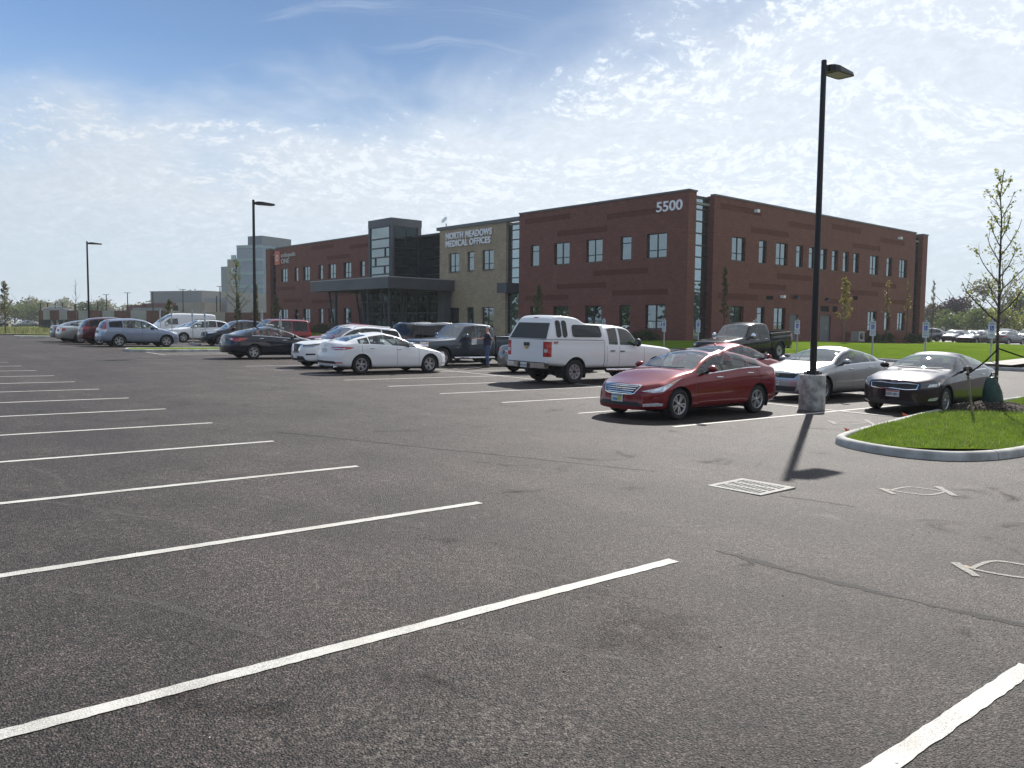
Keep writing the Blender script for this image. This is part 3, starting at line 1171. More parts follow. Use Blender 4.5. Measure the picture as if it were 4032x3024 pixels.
            if es:
                for e in me.edges:
                    if tuple(sorted(e.vertices)) in es:
                        e.use_edge_sharp = True
            me.update()
            out[key] = me
        return out


def liner(mb, car, xa, rad, inner=.42, m=0):
    for sd in (1, -1):
        w = car.wid(xa) * .985 * sd
        mb.lathe([(rad, w), (rad, inner * sd), (.02, inner * sd)], 24, m, (xa, 0, car.r), axis='Y', a0=R(-25), a1=R(205))


def add_seats(mb, xs_, z, w=.52, y=.37, h=.62):
    for x in xs_:
        for sd in (1, -1):
            mb.box((x, sd * y, z + .06), (.50, w, .16), 0)
            Mx = Matrix.Rotation(R(-16), 3, 'Y')
            mb.box((x - .30, sd * y, z + .06 + h / 2), (.13, w * .94, h), 0, M=Mx)
            mb.box((x - .42, sd * y, z + .17 + h), (.09, .26, .18), 0, M=Mx)


def finish_car(car, spec, name, label, cat, group=None):
    """links the parts of a lofted vehicle under one Empty"""
    q = car.q
    root = thing(name, label, cat, group=group)
    out = car.split()
    mats = spec['mats']
    objs = {}
    order = sorted(out, key=lambda k_: 0 if k_[0] in ('body',) or k_[0].startswith('door#') else 1)
    doors = []
    for key in order:
        nm = key[0].split('#')[0]
        me = out[key]
        for m_ in mats.get(nm, [car.paint]):
            me.materials.append(m_)
        par = root
        if nm == 'door_window':
            par = objs.get(('door#' + key[0].split('#')[1], key[1]), root)
        o = link(nm, me, par)
        objs[key] = o
    # inside
    it = MB()
    cz = q.get('floorz', .32)
    x0, x1 = q['cab']
    it.bbox((x0, -car.W * .40, cz - .02), (x1, car.W * .40, cz), 1)
    dash_x = q['cowl']
    zc = car.sh(dash_x - .15)
    it.bbox((dash_x - .62, -car.W * .41, cz), (dash_x - .05, car.W * .41, zc - .05), 1)
    it.bbox((dash_x - .50, -car.W * .40, zc - .06), (dash_x - .12, car.W * .40, zc + .005), 1)
    rows = q.get('rows', [dash_x - 1.02, dash_x - 1.82])
    for i, rx in enumerate(rows):
        add_seats(it, [rx], cz + .16, h=q.get('seath', .56) * (1 if i == 0 else .9), y=car.W * .2)
    it.lathe([(.175, -.012), (.19, 0), (.175, .012), (.165, 0), (.175, -.012)], 18, 1, (0, 0, 0), axis='X')
    n0 = len(it.v) - 18 * 5
    Mw = Matrix.Translation((dash_x - .80, car.W * .20, zc - .02)) @ Matrix.Rotation(R(-25), 4, 'Y')
    for i in range(n0, len(it.v)):
        it.v[i] = tuple(Mw @ Vector(it.v[i]))
    it.box((x0 + (.5 if q.get('shelf') else .02), 0, zc - .02), (.9 if q.get('shelf') else .03, car.W * .74, .03), 1)
    it.build('interior', [q.get('seatm', M_SEAT), M_DASH], root)
    ch = MB()
    for xa in (car.axf, car.axr):
        liner(ch, car, xa, car.r + q.get('archgap', .055) + .004, q.get('linerin', .45))
        ch.tube([(xa, -car.W * .4, car.r), (xa, car.W * .4, car.r)], .05, 8)
    ch.bbox((car.xr + .5, -car.W * .36, q.get('zb', .2) - .03), (car.xf - .5, car.W * .36, q.get('zb', .2) + .05))
    if q.get('frame'):
        for sd in (1, -1):
            ch.box((0, sd * .42, .48), (q['frame'], .09, .16))
        ch.lathe([(.16, -.12), (.2, 0), (.16, .12)], 12, 0, (car.axr, 0, car.r), axis='Y')
    ch.build('chassis', M_STEEL if q.get('frame') else M_DARKIN, root)
    tw = q.get('tw', .215)
    tm, rm = wheel_mesh(car.r, tw, q.get('rim', 'twin5'))
    for xa in (car.axf, car.axr):
        for sd in (1, -1):
            o = link('wheel', tm, root, (xa, sd * (car.W / 2 - tw / 2 - q.get('inset', .035)), car.r))
            a = rnd.uniform(0, 6.28)
            o.rotation_euler = (0, a, 0) if sd == 1 else (0, a, math.pi)
            link('rim', rm, o)
    # mirrors
    mx, mz, ms = q.get('mirror', (car.q['cowl'] - .42, .10, 1.0))
    for sd in (1, -1):
        mb = MB()
        w = car.wid(mx) * car.wsr
        zb = car.sh(mx) + mz * .3
        z = car.sh(mx) + mz
        c = Vector((mx + .03, sd * (w + .13 * ms), z + .02))
        prof = [(-.115, .5), (-.085, .85), (-.02, 1.0), (.05, .9), (.09, .5), (.105, .1)]
        n = 12
        ring = []
        for px, k_ in prof:
            ring.append([(c.x + px * .8, c.y + math.cos(2 * math.pi * j / n) * .115 * ms * k_, c.z + math.sin(2 * math.pi * j / n) * .075 * q.get('mtall', 1.0) * k_) for j in range(n)])
        vs = [v for r_ in ring for v in r_]
        mb.add(vs, [(i * n + j, i * n + (j + 1) % n, (i + 1) * n + (j + 1) % n, (i + 1) * n + j) for i in range(len(prof) - 1) for j in range(n)], 0, True)
        mb.add(ring[0], [tuple(range(n))], 1)
        mb.tube([(mx, sd * (w - .03), zb), (mx + .02, sd * (w + .05 * ms), z - .03)], [.04, .03], 8, 2)
        mb.build('mirror', [q.get('mirrorm', car.paint), M_CHROME, M_BLACK], root)
    # door handles
    for hx, hz in q.get('handles', []):
        for sd in (1, -1):
            mb = MB()
            w = car.wid(hx)
            zs, zb_ = car.sh(hx), car.zb(hx)
            f = (hz - zb_) / (zs - zb_)
            y = w * (.992 if f < .8 else .975 - .02 * (f - .8) * 5)
            mb.tube([(hx - .10, sd * (y - .01), hz), (hx - .085, sd * (y + .022), hz + .004), (hx + .085, sd * (y + .022), hz + .006), (hx + .10, sd * (y - .01), hz + .004)], [.014, .017, .017, .014], 8)
            d = objs.get(('door#' + ('f' if hx > q.get('bpil', 0) else 'r'), sd), root)
            mb.build('handle', q.get('handlem', M_CHROME), d)
    return root


def plate(root, x, z, text, facing, y=0.0, top=None, w=.305, h=.152, tilt=0, bg=None, ink=None):
    mb = MB()
    mb.box((0, 0, 0), (.012, w, h), 0)
    if top is not None:
        mb.box((.008 * facing, 0, h * .36), (.003, w * .94, h * .18), 1)
    o = mb.build('licence_plate', [bg or M_PLATE, top or M_PLATE], root, (x, y, z))
    if text:
        me = text_mesh(text, .085, .004, .0022, .78, 'CENTER')
        me.materials.append(ink or M_PLATEINK)
        t = link('plate_number', me, o, (.0075 * facing, 0, -.042))
        t.rotation_euler = (R(90), 0, R(90) if facing > 0 else R(-90))
    return o


def wiper(root, car, mats=None):
    mb = MB()
    for y0, y1 in ((.55, .0), (-.02, -.52)):
        pts = []
        for i in range(6):
            y = y0 + (y1 - y0) * i / 5
            x = car.q['cowl'] + .09 - .10 * (y / .7) ** 2 - .05
            pts.append((x - .02, y, car.top(x) + .0 + .018))
        mb.tube(pts, .010, 5)
    mb.build('wiper', M_BLACK, root)
# ------------------------------------------------------------------ the models
def sedan_car(L=4.82, W=1.835, H=1.47, axf=1.48, axr=-1.315, r=.325, cowl=.95, zc=1.02, header=.12, rearx=-1.12, deckx=-1.80, zdeck=1.09,
              znose=.72, zhood=.93, belt0=.90, belt1=1.00, peak=-.35, bpil=.02, cpil=-.92, qend=-1.30, **kw):
    bf, br = kw.get('bf', .13), kw.get('br', .12)
    e0, e1 = L / 2 - bf, -L / 2 + br
    zr_ = H - .10
    top = [(e1, zdeck - .06), (e1 + .05, zdeck - .015), (e1 + .22, zdeck), (deckx, zdeck + .02), ((deckx + rearx) / 2, (zdeck + zr_) / 2 + .035), (rearx, zr_), (rearx + .42, H - .03), (peak, H), (header - .22, H - .045), (header, H - .08),
           ((header + cowl) / 2, (H - .08 + zc) / 2 + .022), (cowl, zc), (cowl + .3, zc - .045), (axf, zhood), (e0 - .28, znose + .09), (e0 - .1, znose + .035), (e0, znose)]
    sh = [(e1, belt1 - .08), (e1 + .25, belt1 - .015), (deckx, belt1), (rearx, belt1 - .005), (0, (belt0 + belt1) / 2), (cowl, belt0), (axf + .05, belt0 - .07), (e0 - .35, znose + .02), (e0 - .1, znose - .04), (e0, znose - .07)]
    k = [(e1, .6), (deckx - .1, .62), (deckx + .25, .84), (rearx + .1, .87), (0, .88), (header, .87), ((header + cowl) / 2, .86), (cowl - .08, .72), (cowl + .2, .66), (e0, .6)]
    rr = [(e1, .84), (deckx, .80), (rearx, .685), (rearx + .5, .655), (peak, .66), (header, .70), ((header + cowl) / 2, .79), (cowl, .885), (cowl + .3, .87), (e0, .86)]
    q = dict(L=L, W=W, H=H, axf=axf, axr=axr, r=r, top=top, sh=sh, k=k, rr=rr, cowl=cowl, cab=(deckx - .1, cowl), bpil=bpil, shelf=True)
    q.update(kw)
    c = Car(**q)
    fa = axf - r - .16
    rail = lambda x: c.sh(x) + c.k(x) * (c.top(x) - c.sh(x))
    # doors
    def door(xa, xb, low=.30, cutr=None):
        xs_ = np.linspace(xb, xa, 6)
        p_ = [(xa, low), (xb, low)] if cutr is None else [(xa, low), (cutr[0], low), (xb, cutr[1])]
        return p_ + [(x, rail(x) - .008) for x in xs_]
    c.side(door(bpil + .008, fa), 'door#f')
    c.side(door(qend + .22, bpil - .008, cutr=(qend + .60, .62))[::1] if False else [(bpil - .008, .30), (axr + r + .12, .30), (qend + .12, .78)] + [(x, rail(x) - .008) for x in np.linspace(qend + .12, bpil - .008, 6)], 'door#r')
    c.gap([(fa, c.sh(fa) - .02), (fa, .31)])
    c.gap([(bpil, c.sh(bpil)), (bpil, .31)])
    c.gap([(qend + .12, c.sh(qend + .12)), (qend + .12, .78), (axr + r + .12, .31)])
    ac = cowl - .04
    c.side(c.glasshouse(bpil + .035, ac - .05), 'door_window#f')
    c.side(c.glasshouse(cpil, bpil - .035), 'door_window#r')
    if kw.get('quarter', True):
        c.side(c.glasshouse(qend, cpil - .04, hi=.045), 'quarter_window')
    # dark strip of the pillar between the windows
    c.side([(bpil - .034, c.sh(bpil) + .03), (bpil + .034, c.sh(bpil) + .03), (bpil + .034, rail(bpil) - .036), (bpil - .034, rail(bpil) - .036)], None, 1)
    if kw.get('beltline', True):
        xs_ = np.linspace(qend, cowl - .1, 6)
        c.side([(x, c.sh(x) + .010) for x in xs_] + [(x, c.sh(x) + .028) for x in xs_[::-1]], None, 2)
    wy = lambda x: c.wid(x) * c.wsr * c.rr(x)
    xs_ = np.linspace(header - .02, cowl - .10, 5)
    ws = [(x, wy(x) - .045) for x in xs_]
    c.plan(ws + [(cowl - .0, .40), (cowl + .03, 0.0), (cowl - .0, -.40)] + [(x, -y) for x, y in ws[::-1]], 'windscreen')
    xs_ = np.linspace(deckx + .03, rearx + .02, 5)
    ws = [(x, wy(x) - .055) for x in xs_]
    c.plan([(deckx - .0, 0), (deckx + .012, .4)] + ws + [(x, -y) for x, y in ws[::-1]] + [(deckx + .012, -.4)], 'rear_window')
    # gaps: bonnet, boot
    if kw.get('sunroof'):
        a, b, m_ = kw['sunroof']
        c.plan([(a, wy((a + b) / 2) - m_), (b, wy((a + b) / 2) - m_ + .01), (b, -wy((a + b) / 2) + m_ - .01), (a, -wy((a + b) / 2) + m_)], 'sunroof')
    for xa in (axf, axr):
        c.arch(xa, r + kw.get('archgap', .055))
    return c


BASE = lambda p_: [p_, M_BLACK, M_CHROME, M_DARKIN, M_LAMP]
LIGHTS = {'headlight': [M_LAMP, M_LAMPDK, M_AMBER, M_CHROME], 'taillight': [M_RED, M_LAMP, M_LAMPDK], 'fog_lamp': [M_LAMP], 'grille': [M_CHROME, M_BLACK],
          'windscreen': [M_SCREEN], 'rear_window': [M_SCREEN], 'door_window': [M_GLASS], 'quarter_window': [M_GLASS], 'side_window': [M_GLASS], 'sunroof': [M_PRIV], 'intake': [M_BLACK], 'bumper': [M_CHROME, M_BLACK]}


def dress(p_, **kw):
    d = dict(LIGHTS)
    d['body'] = BASE(p_)
    d['door'] = BASE(p_)
    for k_, v in kw.items():
        d[k_] = v
    return {'mats': d}


def slats(c, part, y0, y1, z0, z1, n, mi, fill=.45, rear=False):
    """horizontal bars across an opening"""
    for i in range(n):
        z = z0 + (z1 - z0) * (i + .5) / n
        h = (z1 - z0) / n * fill / 2
        t = (z - z0) / (z1 - z0)
        w = y0 + (y1 - y0) * t
        c.front([(-w, z - h), (w, z - h), (w, z + h), (-w, z + h)], part, mi, rear=rear)


def smallbadge(root, x, y, z, kind, facing, size=.1, m=None):
    """maker's badge as flat raised metal"""
    mb = MB()
    def ringm(rx, rz, w, n=20):
        vs = []
        for j in range(n):
            a = 2 * math.pi * j / n
            for k_ in (1, 1 - w):
                vs.append((.006 * facing, rx * k_ * math.cos(a), rz * k_ * math.sin(a)))
        mb.add(vs, [(2 * j, 2 * j + 1, (2 * j + 3) % (2 * n), (2 * j + 2) % (2 * n)) for j in range(n)])
    def bar(a, b, w):
        a, b = Vector((0, *a)), Vector((0, *b))
        mb.tube([a + Vector((.006 * facing, 0, 0)), b + Vector((.006 * facing, 0, 0))], w, 6)
    s_ = size
    if kind == 'oval_h':
        ringm(s_, s_ * .62, .14)
        bar((-s_ * .42, -s_ * .38), (-s_ * .22, s_ * .40), s_ * .07)
        bar((s_ * .22, -s_ * .40), (s_ * .42, s_ * .38), s_ * .07)
        bar((-s_ * .30, -s_ * .06), (s_ * .30, s_ * .06), s_ * .06)
    elif kind == 'ring_bar':
        ringm(s_ * .78, s_ * .72, .18)
        mb.box((.004 * facing, 0, 0), (.012, s_ * 2.0, s_ * .30))
    elif kind == 'oval':
        ringm(s_, s_ * .52, .16)
        bar((-s_ * .5, 0), (s_ * .5, 0), s_ * .10)
    elif kind == 'cross':
        for pl in ([(-1, -.22), (-.28, -.30), (-.22, -.42), (.34, -.42), (.42, -.22), (1, -.22), (.86, .22), (.28, .30), (.22, .42), (-.34, .42), (-.42, .22), (-.86, .22)],):
            vs = [(.008 * facing, a * s_, b * s_) for a, b in pl]
            mb.add(vs, [tuple(range(len(vs)))])
    elif kind == 'hh':
        ringm(s_ * .8, s_ * .7, .14)
        bar((-s_ * .35, -s_ * .45), (-s_ * .45, s_ * .45), s_ * .09)
        bar((s_ * .35, -s_ * .45), (s_ * .45, s_ * .45), s_ * .09)
        bar((-s_ * .38, 0), (s_ * .38, 0), s_ * .09)
    o = mb.build('badge', m or M_CHROME, root, (x, y, z))
    return o


def nose_x(c, y, z):
    return c.deform(c.xf - c.bf, y, z)


def tail_x(c, y, z):
    return c.deform(c.xr + c.br, y, z)


def aerial(root, c, x):
    mb = MB()
    z = c.top(x)
    mb.add([(x + .09, 0, z), (x - .07, .03, z), (x - .07, -.03, z), (x - .09, 0, z + .065), (x + .0, 0, z + .03)], [(0, 1, 3, 4), (0, 4, 3, 2), (1, 2, 3)], 0, True)
    mb.build('aerial', c.paint, root)


def exhaust(root, c, y=.55, z=.24):
    for sd in ((1, -1) if y > 0 else (-1,)):
        mb = MB()
        x = tail_x(c, abs(y), z)
        mb.lathe([(.04, .03), (.042, -.10), (.034, -.10), (.03, .02)], 14, 0, (x + .06, sd * abs(y), z), axis='X')
        mb.build('exhaust', M_CHROME, root)


# ---- swept-back saloon (dark red in front, black one further back)
def swept_saloon(name, label, p_, tail_only=False, sunroof=False, roof=None, group=None, front=True):
    c = sedan_car(paint=p_, L=4.82, W=1.835, H=1.47, axf=1.46, axr=-1.335, cowl=.98, zc=1.04, header=.08, rearx=-1.05, deckx=-1.90, zdeck=1.115, znose=.735, zhood=.955,
                  belt0=.895, belt1=1.045, qend=-1.42, cpil=-.98, rim='twin5', handles=[(-.02 + .16, .86), (-.98, .93)], sunroof=(-.95, -.02, .10) if sunroof else None, handlem=M_CHROME,
                  fasf=[(0, -.06), (.2, .0), (.30, .0), (.42, -.015), (.56, -.03), (.70, -.10), (.95, -.22), (1.4, -.4)], nosew=.66, bf=.27, br=.18, tailw=.76, seatm=mat('tan_leather', (.30, .26, .21), .6))
    # grille: chrome frame, dark field, four bars
    G = [(-.50, .70), (-.40, .545), (-.30, .515), (.30, .515), (.40, .545), (.50, .70), (.47, .725), (-.47, .725)]
    c.front(G, 'grille', 0)
    c.front([(-.47, .695), (-.385, .555), (-.29, .533), (.29, .533), (.385, .555), (.47, .695), (.44, .705), (-.44, .705)], 'grille', 1)
    slats(c, 'grille', .31, .455, .54, .705, 4, 0, .42)
    # swept lamps
    c.corner([(.565, .60), (.66, .575), (.80, .60), (.98, .70), (1.25, .835), (1.36, .875), (1.12, .815), (.90, .745), (.70, .67)], 'headlight', 0)
    c.corner([(.66, .60), (.78, .62), (.88, .68), (.80, .70), (.68, .655)], 'headlight', 3)
    c.corner([(1.06, .745), (1.22, .826), (1.28, .846), (1.12, .80), (1.0, .757)], 'headlight', 2)
    # lower intake and fog lamps
    c.front([(-.58, .285), (.58, .285), (.50, .375), (-.50, .375)], 'intake', 0)
    c.corner([(.60, .29), (.78, .31), (.80, .36), (.70, .375), (.60, .345)], 'fog_lamp', 0)
    # tail
    c.corner([(.50, .86), (.74, .80), (.98, .80), (1.20, .875), (1.32, .955), (1.10, .965), (.80, .955), (.56, .95)], 'taillight', 0, True)
    c.corner([(.52, .885), (.70, .86), (.68, .93), (.56, .925)], 'taillight', 1, True)
    c.front([(-.32, .77), (.32, .77), (.34, .90), (-.34, .90)], None, 1, rear=True)
    c.front([(-.62, .22), (.62, .22), (.60, .34), (-.60, .34)], None, 1, rear=True)
    root = finish_car(c, dress(p_), name, label, 'car', group)
    smallbadge(root, nose_x(c, 0, .62) + .012, 0, .625, 'oval_h', 1, .10)
    smallbadge(root, tail_x(c, 0, .99) - .012, 0, .985, 'oval_h', -1, .075)
    aerial(root, c, -.95)
    wiper(root, c)
    return root, c


def family_saloon(name, label, p_, group=None):
    """silver saloon with a wide dark grille"""
    c = sedan_car(paint=p_, L=4.86, W=1.83, H=1.475, axf=1.43, axr=-1.345, cowl=.98, zc=1.06, header=.10, rearx=-1.0, deckx=-1.82, zdeck=1.12, znose=.80, zhood=1.0, belt0=.93, belt1=1.03,
                  qend=-1.38, cpil=-1.0, rim='twin5', handles=[(.14, .86), (-.95, .91)], bf=.27, br=.18, tailw=.78, nosew=.68, fasf=[(0, -.08), (.2, -.02), (.32, 0), (.5, 0), (.7, -.04), (.85, -.12), (1.2, -.3)])
    c.front([(-.60, .775), (-.50, .60), (.50, .60), (.60, .775), (.40, .79), (-.40, .79)], 'grille', 0)
    c.front([(-.585, .745), (-.49, .615), (.49, .615), (.585, .745)], 'grille', 1)
    slats(c, 'grille', .50, .575, .62, .74, 4, 1, .3)
    c.corner([(.60, .60), (.84, .66), (1.10, .76), (1.34, .90), (1.20, .885), (.92, .835), (.64, .775)], 'headlight', 0)
    c.corner([(.66, .66), (.82, .69), (.90, .76), (.72, .755)], 'headlight', 1)
    c.front([(-.52, .26), (.52, .26), (.56, .40), (-.56, .40)], 'intake', 0)
    slats(c, 'intake', .52, .54, .27, .39, 2, 0, .2)
    c.corner([(.62, .33), (.80, .36), (.80, .39), (.62, .385)], 'fog_lamp', 0)
    c.corner([(.52, .92), (.80, .86), (1.05, .90), (1.26, 1.0), (1.0, 1.02), (.56, 1.01)], 'taillight', 0, True)
    root = finish_car(c, dress(p_), name, label, 'car', group)
    smallbadge(root, nose_x(c, 0, .69) + .014, 0, .69, 'ring_bar', 1, .085)
    wiper(root, c)
    return root, c


def tiger_saloon(name, label, p_, group=None):
    """dark plum saloon with pinched grille"""
    c = sedan_car(paint=p_, L=4.845, W=1.83, H=1.455, axf=1.43, axr=-1.365, cowl=.90, zc=1.05, header=.05, rearx=-1.02, deckx=-1.78, zdeck=1.11, znose=.80, zhood=.985, belt0=.93, belt1=1.03,
                  qend=-1.30, cpil=-.98, rim='multi', handles=[(.12, .86), (-.96, .90)], bf=.26, br=.18, tailw=.78, nosew=.68, fasf=[(0, -.08), (.2, -.01), (.34, 0), (.55, 0), (.72, -.03), (.86, -.12), (1.2, -.3)])
    c.front([(-.56, .72), (-.53, .60), (-.30, .575), (0, .60), (.30, .575), (.53, .60), (.56, .72), (.30, .745), (0, .725), (-.30, .745)], 'grille', 0)
    c.front([(-.54, .715), (-.515, .612), (-.30, .590), (0, .614), (.30, .590), (.515, .612), (.54, .715), (.30, .730), (0, .711), (-.30, .730)], 'grille', 1)
    c.corner([(.60, .63), (.84, .66), (1.06, .74), (1.36, .88), (1.10, .85), (.80, .79), (.62, .74)], 'headlight', 1)
    c.corner([(.65, .66), (.80, .68), (.84, .74), (.68, .725)], 'headlight', 0)
    c.corner([(.88, .70), (1.0, .745), (1.0, .79), (.88, .765)], 'headlight', 3)
    c.corner([(1.06, .765), (1.22, .83), (1.12, .825), (1.04, .80)], 'headlight', 2)
    c.front([(-.60, .24), (.60, .24), (.56, .32), (-.56, .32)], 'intake', 0)
    c.corner([(.66, .34), (.80, .35), (.88, .40), (.86, .43), (.68, .395)], 'fog_lamp', 0)
    c.corner([(.56, .86), (.90, .84), (1.20, .95), (.95, .99), (.58, .97)], 'taillight', 0, True)
    root = finish_car(c, dress(p_), name, label, 'car', group)
    smallbadge(root, nose_x(c, 0, .765) + .02, 0, .768, 'oval', 1, .065)
    wiper(root, c)
    return root, c


def fastback_saloon(name, label, p_, group=None):
    """white saloon seen from its tail"""
    c = sedan_car(paint=p_, L=4.87, W=1.85, H=1.475, axf=1.44, axr=-1.41, cowl=.92, zc=1.03, header=.05, rearx=-1.10, deckx=-1.92, zdeck=1.13, znose=.74, zhood=.95, belt0=.905, belt1=1.035,
                  qend=-1.52, cpil=-1.06, rim='twin5', r=.335, handles=[(.10, .87), (-1.0, .915)], bf=.26, br=.18, tailw=.76, nosew=.66)
    c.corner([(.46, .885), (.66, .835), (.90, .845), (1.16, .89), (1.28, .93), (1.05, .955), (.78, .955), (.48, .945)], 'taillight', 0, True)
    c.corner([(.50, .885), (.70, .87), (.92, .875), (.92, .905), (.70, .915), (.50, .915)], 'taillight', 1, True)
    c.front([(-.30, .74), (.30, .74), (.32, .88), (-.32, .88)], None, 0, rear=True)
    c.front([(-.70, .36), (.70, .36), (.66, .45), (-.66, .45)], None, 1, rear=True)
    c.corner([(.66, .375), (.84, .385), (.84, .42), (.66, .42)], 'taillight', 0, True)
    c.corner([(.62, .66), (.86, .70), (1.14, .79), (1.05, .80), (.66, .735)], 'headlight', 0)
    c.corner([(.98, .735), (1.10, .775), (1.05, .785), (.95, .765)], 'headlight', 2)
    c.front([(-.5, .50), (.5, .50), (.56, .69), (-.56, .69)], 'grille', 1)
    c.corner([(.60, .30), (.84, .33), (.84, .40), (.62, .38)], 'fog_lamp', 0)
    root = finish_car(c, dress(p_), name, label, 'car', group)
    exhaust(root, c, .60, .265)
    smallbadge(root, tail_x(c, 0, .98) - .012, 0, .975, 'oval', -1, .09)
    aerial(root, c, -1.0)
    wiper(root, c)
    return root, c


def plain_saloon(name, label, p_, group=None, shape=0, glass=None, rim='five'):
    """ordinary saloon for the cars further back; shape 1 is an older upright one"""
    if shape == 1:
        c = sedan_car(paint=p_, L=5.05, W=1.90, H=1.45, axf=1.50, axr=-1.38, cowl=.80, zc=1.02, header=.10, rearx=-1.0, deckx=-1.55, zdeck=1.06, znose=.72, zhood=.94, belt0=.92, belt1=.98,
                      qend=-1.20, cpil=-.95, rim=rim, handles=[(.12, .84), (-.9, .86)], bf=.12, br=.08, nosew=.86, tailw=.90, quarter=False, nx=46)
        c.corner([(.56, .76), (.95, .74), (1.10, .76), (1.08, .93), (.60, .94)], 'taillight', 0, True)
    else:
        c = sedan_car(paint=p_, L=4.70, W=1.80, H=1.46, axf=1.38, axr=-1.34, cowl=.92, zc=1.03, header=.08, rearx=-1.0, deckx=-1.74, zdeck=1.09, znose=.76, zhood=.96, belt0=.91, belt1=1.0,
                      qend=-1.28, cpil=-.95, rim=rim, handles=[(.12, .85), (-.9, .88)], bf=.25, br=.17, tailw=.78, nosew=.68, nx=46)
        c.corner([(.54, .82), (.90, .80), (1.15, .88), (1.05, .96), (.56, .96)], 'taillight', 0, True)
    c.corner([(.56, .64), (.84, .66), (1.12, .76), (.95, .77), (.60, .73)], 'headlight', 0)
    c.front([(-.48, .56), (.48, .56), (.54, .70), (-.54, .70)], 'grille', 1)
    c.front([(-.5, .26), (.5, .26), (.5, .38), (-.5, .38)], 'intake', 0)
    c.front([(-.30, .72), (.30, .72), (.30, .87), (-.30, .87)], None, 1, rear=True)
    root = finish_car(c, dress(p_, **({'windscreen': [glass]} if glass else {})), name, label, 'car', group)
    return root, c


# ---- crossovers, vans
def suv_car(L=4.6, W=1.82, H=1.68, axf=1.36, axr=-1.30, r=.35, cowl=.95, zc=1.12, header=.30, rearx=-1.75, endz=1.08, znose=.88, zhood=1.04, belt0=1.0, belt1=1.10, peak=-.4, bpil=.0, cpil=-.95, qend=-1.85,
            gm=None, dw=True, **kw):
    bf, br = kw.get('bf', .22), kw.get('br', .12)
    kw.setdefault('bf', bf), kw.setdefault('br', br), kw.setdefault('nosew', .70)
    e0, e1 = L / 2 - bf, -L / 2 + br
    drop = kw.get('drop', .16)
    top = [(e1, endz), (e1 + .05, endz + .06), (e1 + .10, endz + .14), (e1 + .22, (endz + H) / 2 + .06), (e1 + .34, H - drop - .02), (e1 + .42, H - drop + .03), (rearx + .5, H - .045), (peak, H), (header - .22, H - .05), (header, H - .085),
           ((header + cowl) / 2, (H - .085 + zc) / 2 + .02), (cowl, zc), (cowl + .25, zc - .04), (axf, zhood), (e0 - .25, znose + .08), (e0 - .08, znose + .03), (e0, znose)]
    top = kw.pop('top', None) or top
    sh = kw.pop('sh', None) or [(e1, belt1 - .16), (e1 + .12, belt1 - .04), (e1 + .4, belt1), (0, (belt0 + belt1) / 2), (cowl, belt0), (axf + .05, belt0 - .05), (e0 - .3, znose + .02), (e0 - .1, znose - .04), (e0, znose - .07)]
    k = kw.pop('k', None) or [(e1, .5), (e1 + .12, .80), (e1 + .35, .86), (0, .89), (header, .87), ((header + cowl) / 2, .86), (cowl - .08, .72), (cowl + .2, .66), (e0, .6)]
    rr = kw.pop('rr', None) or [(e1, .88), (e1 + .15, .82), (e1 + .4, .76), (peak, .76), (header, .77), ((header + cowl) / 2, .82), (cowl, .885), (cowl + .3, .87), (e0, .86)]
    q = dict(L=L, W=W, H=H, axf=axf, axr=axr, r=r, top=top, sh=sh, k=k, rr=rr, cowl=cowl, cab=(e1 + .25, cowl), bpil=bpil, seath=.66, floorz=.40, zb=.26, rim='five', tw=.22, mtall=1.3)
    q.update(kw)
    c = Car(**q)
    rail = lambda x: c.sh(x) + c.k(x) * (c.top(x) - c.sh(x))
    fa = axf - r - .15
    lo = kw.get('doorlow', .40)
    if dw:
        c.side([(bpil + .008, lo), (fa, lo)] + [(x, rail(x) - .008) for x in np.linspace(fa, bpil + .008, 6)], 'door#f')
        c.side([(bpil - .008, lo), (axr + r + .13, lo), (cpil - .10, .86)] + [(x, rail(x) - .008) for x in np.linspace(cpil - .06, bpil - .008, 6)][0:], 'door#r')
        c.gap([(fa, c.sh(fa) - .02), (fa, lo + .01)])
        c.gap([(bpil, c.sh(bpil)), (bpil, lo + .01)])
        c.gap([(cpil - .08, c.sh(cpil)), (cpil - .10, .86), (axr + r + .13, lo + .01)])
        c.side(c.glasshouse(bpil + .04, cowl - .10), 'door_window#f')
        c.side(c.glasshouse(cpil, bpil - .04), 'door_window#r')
        if qend:
            c.side(c.glasshouse(qend, cpil - .05, hi=.05), 'quarter_window')
        c.side([(bpil - .039, c.sh(bpil) + .03), (bpil + .039, c.sh(bpil) + .03), (bpil + .039, rail(bpil) - .036), (bpil - .039, rail(bpil) - .036)], None, 1)
    wy = lambda x: c.wid(x) * c.wsr * c.rr(x)
    xs_ = np.linspace(header - .02, cowl - .10, 5)
    ws = [(x, wy(x) - .045) for x in xs_]
    c.plan(ws + [(cowl - .0, .42), (cowl + .03, 0.0), (cowl - .0, -.42)] + [(x, -y) for x, y in ws[::-1]], 'windscreen')
    for z0, z1, w0, w1 in ([kw['rearwin']] if kw.get('rearwin') else []):
        c.front([(-w0, z0), (w0, z0), (w1, z1), (-w1, z1)], 'rear_window', 0, rear=True, zones=(3, 2, 1))
    for xa in (axf, axr):
        c.arch(xa, r + kw.get('archgap', .055))
    return c


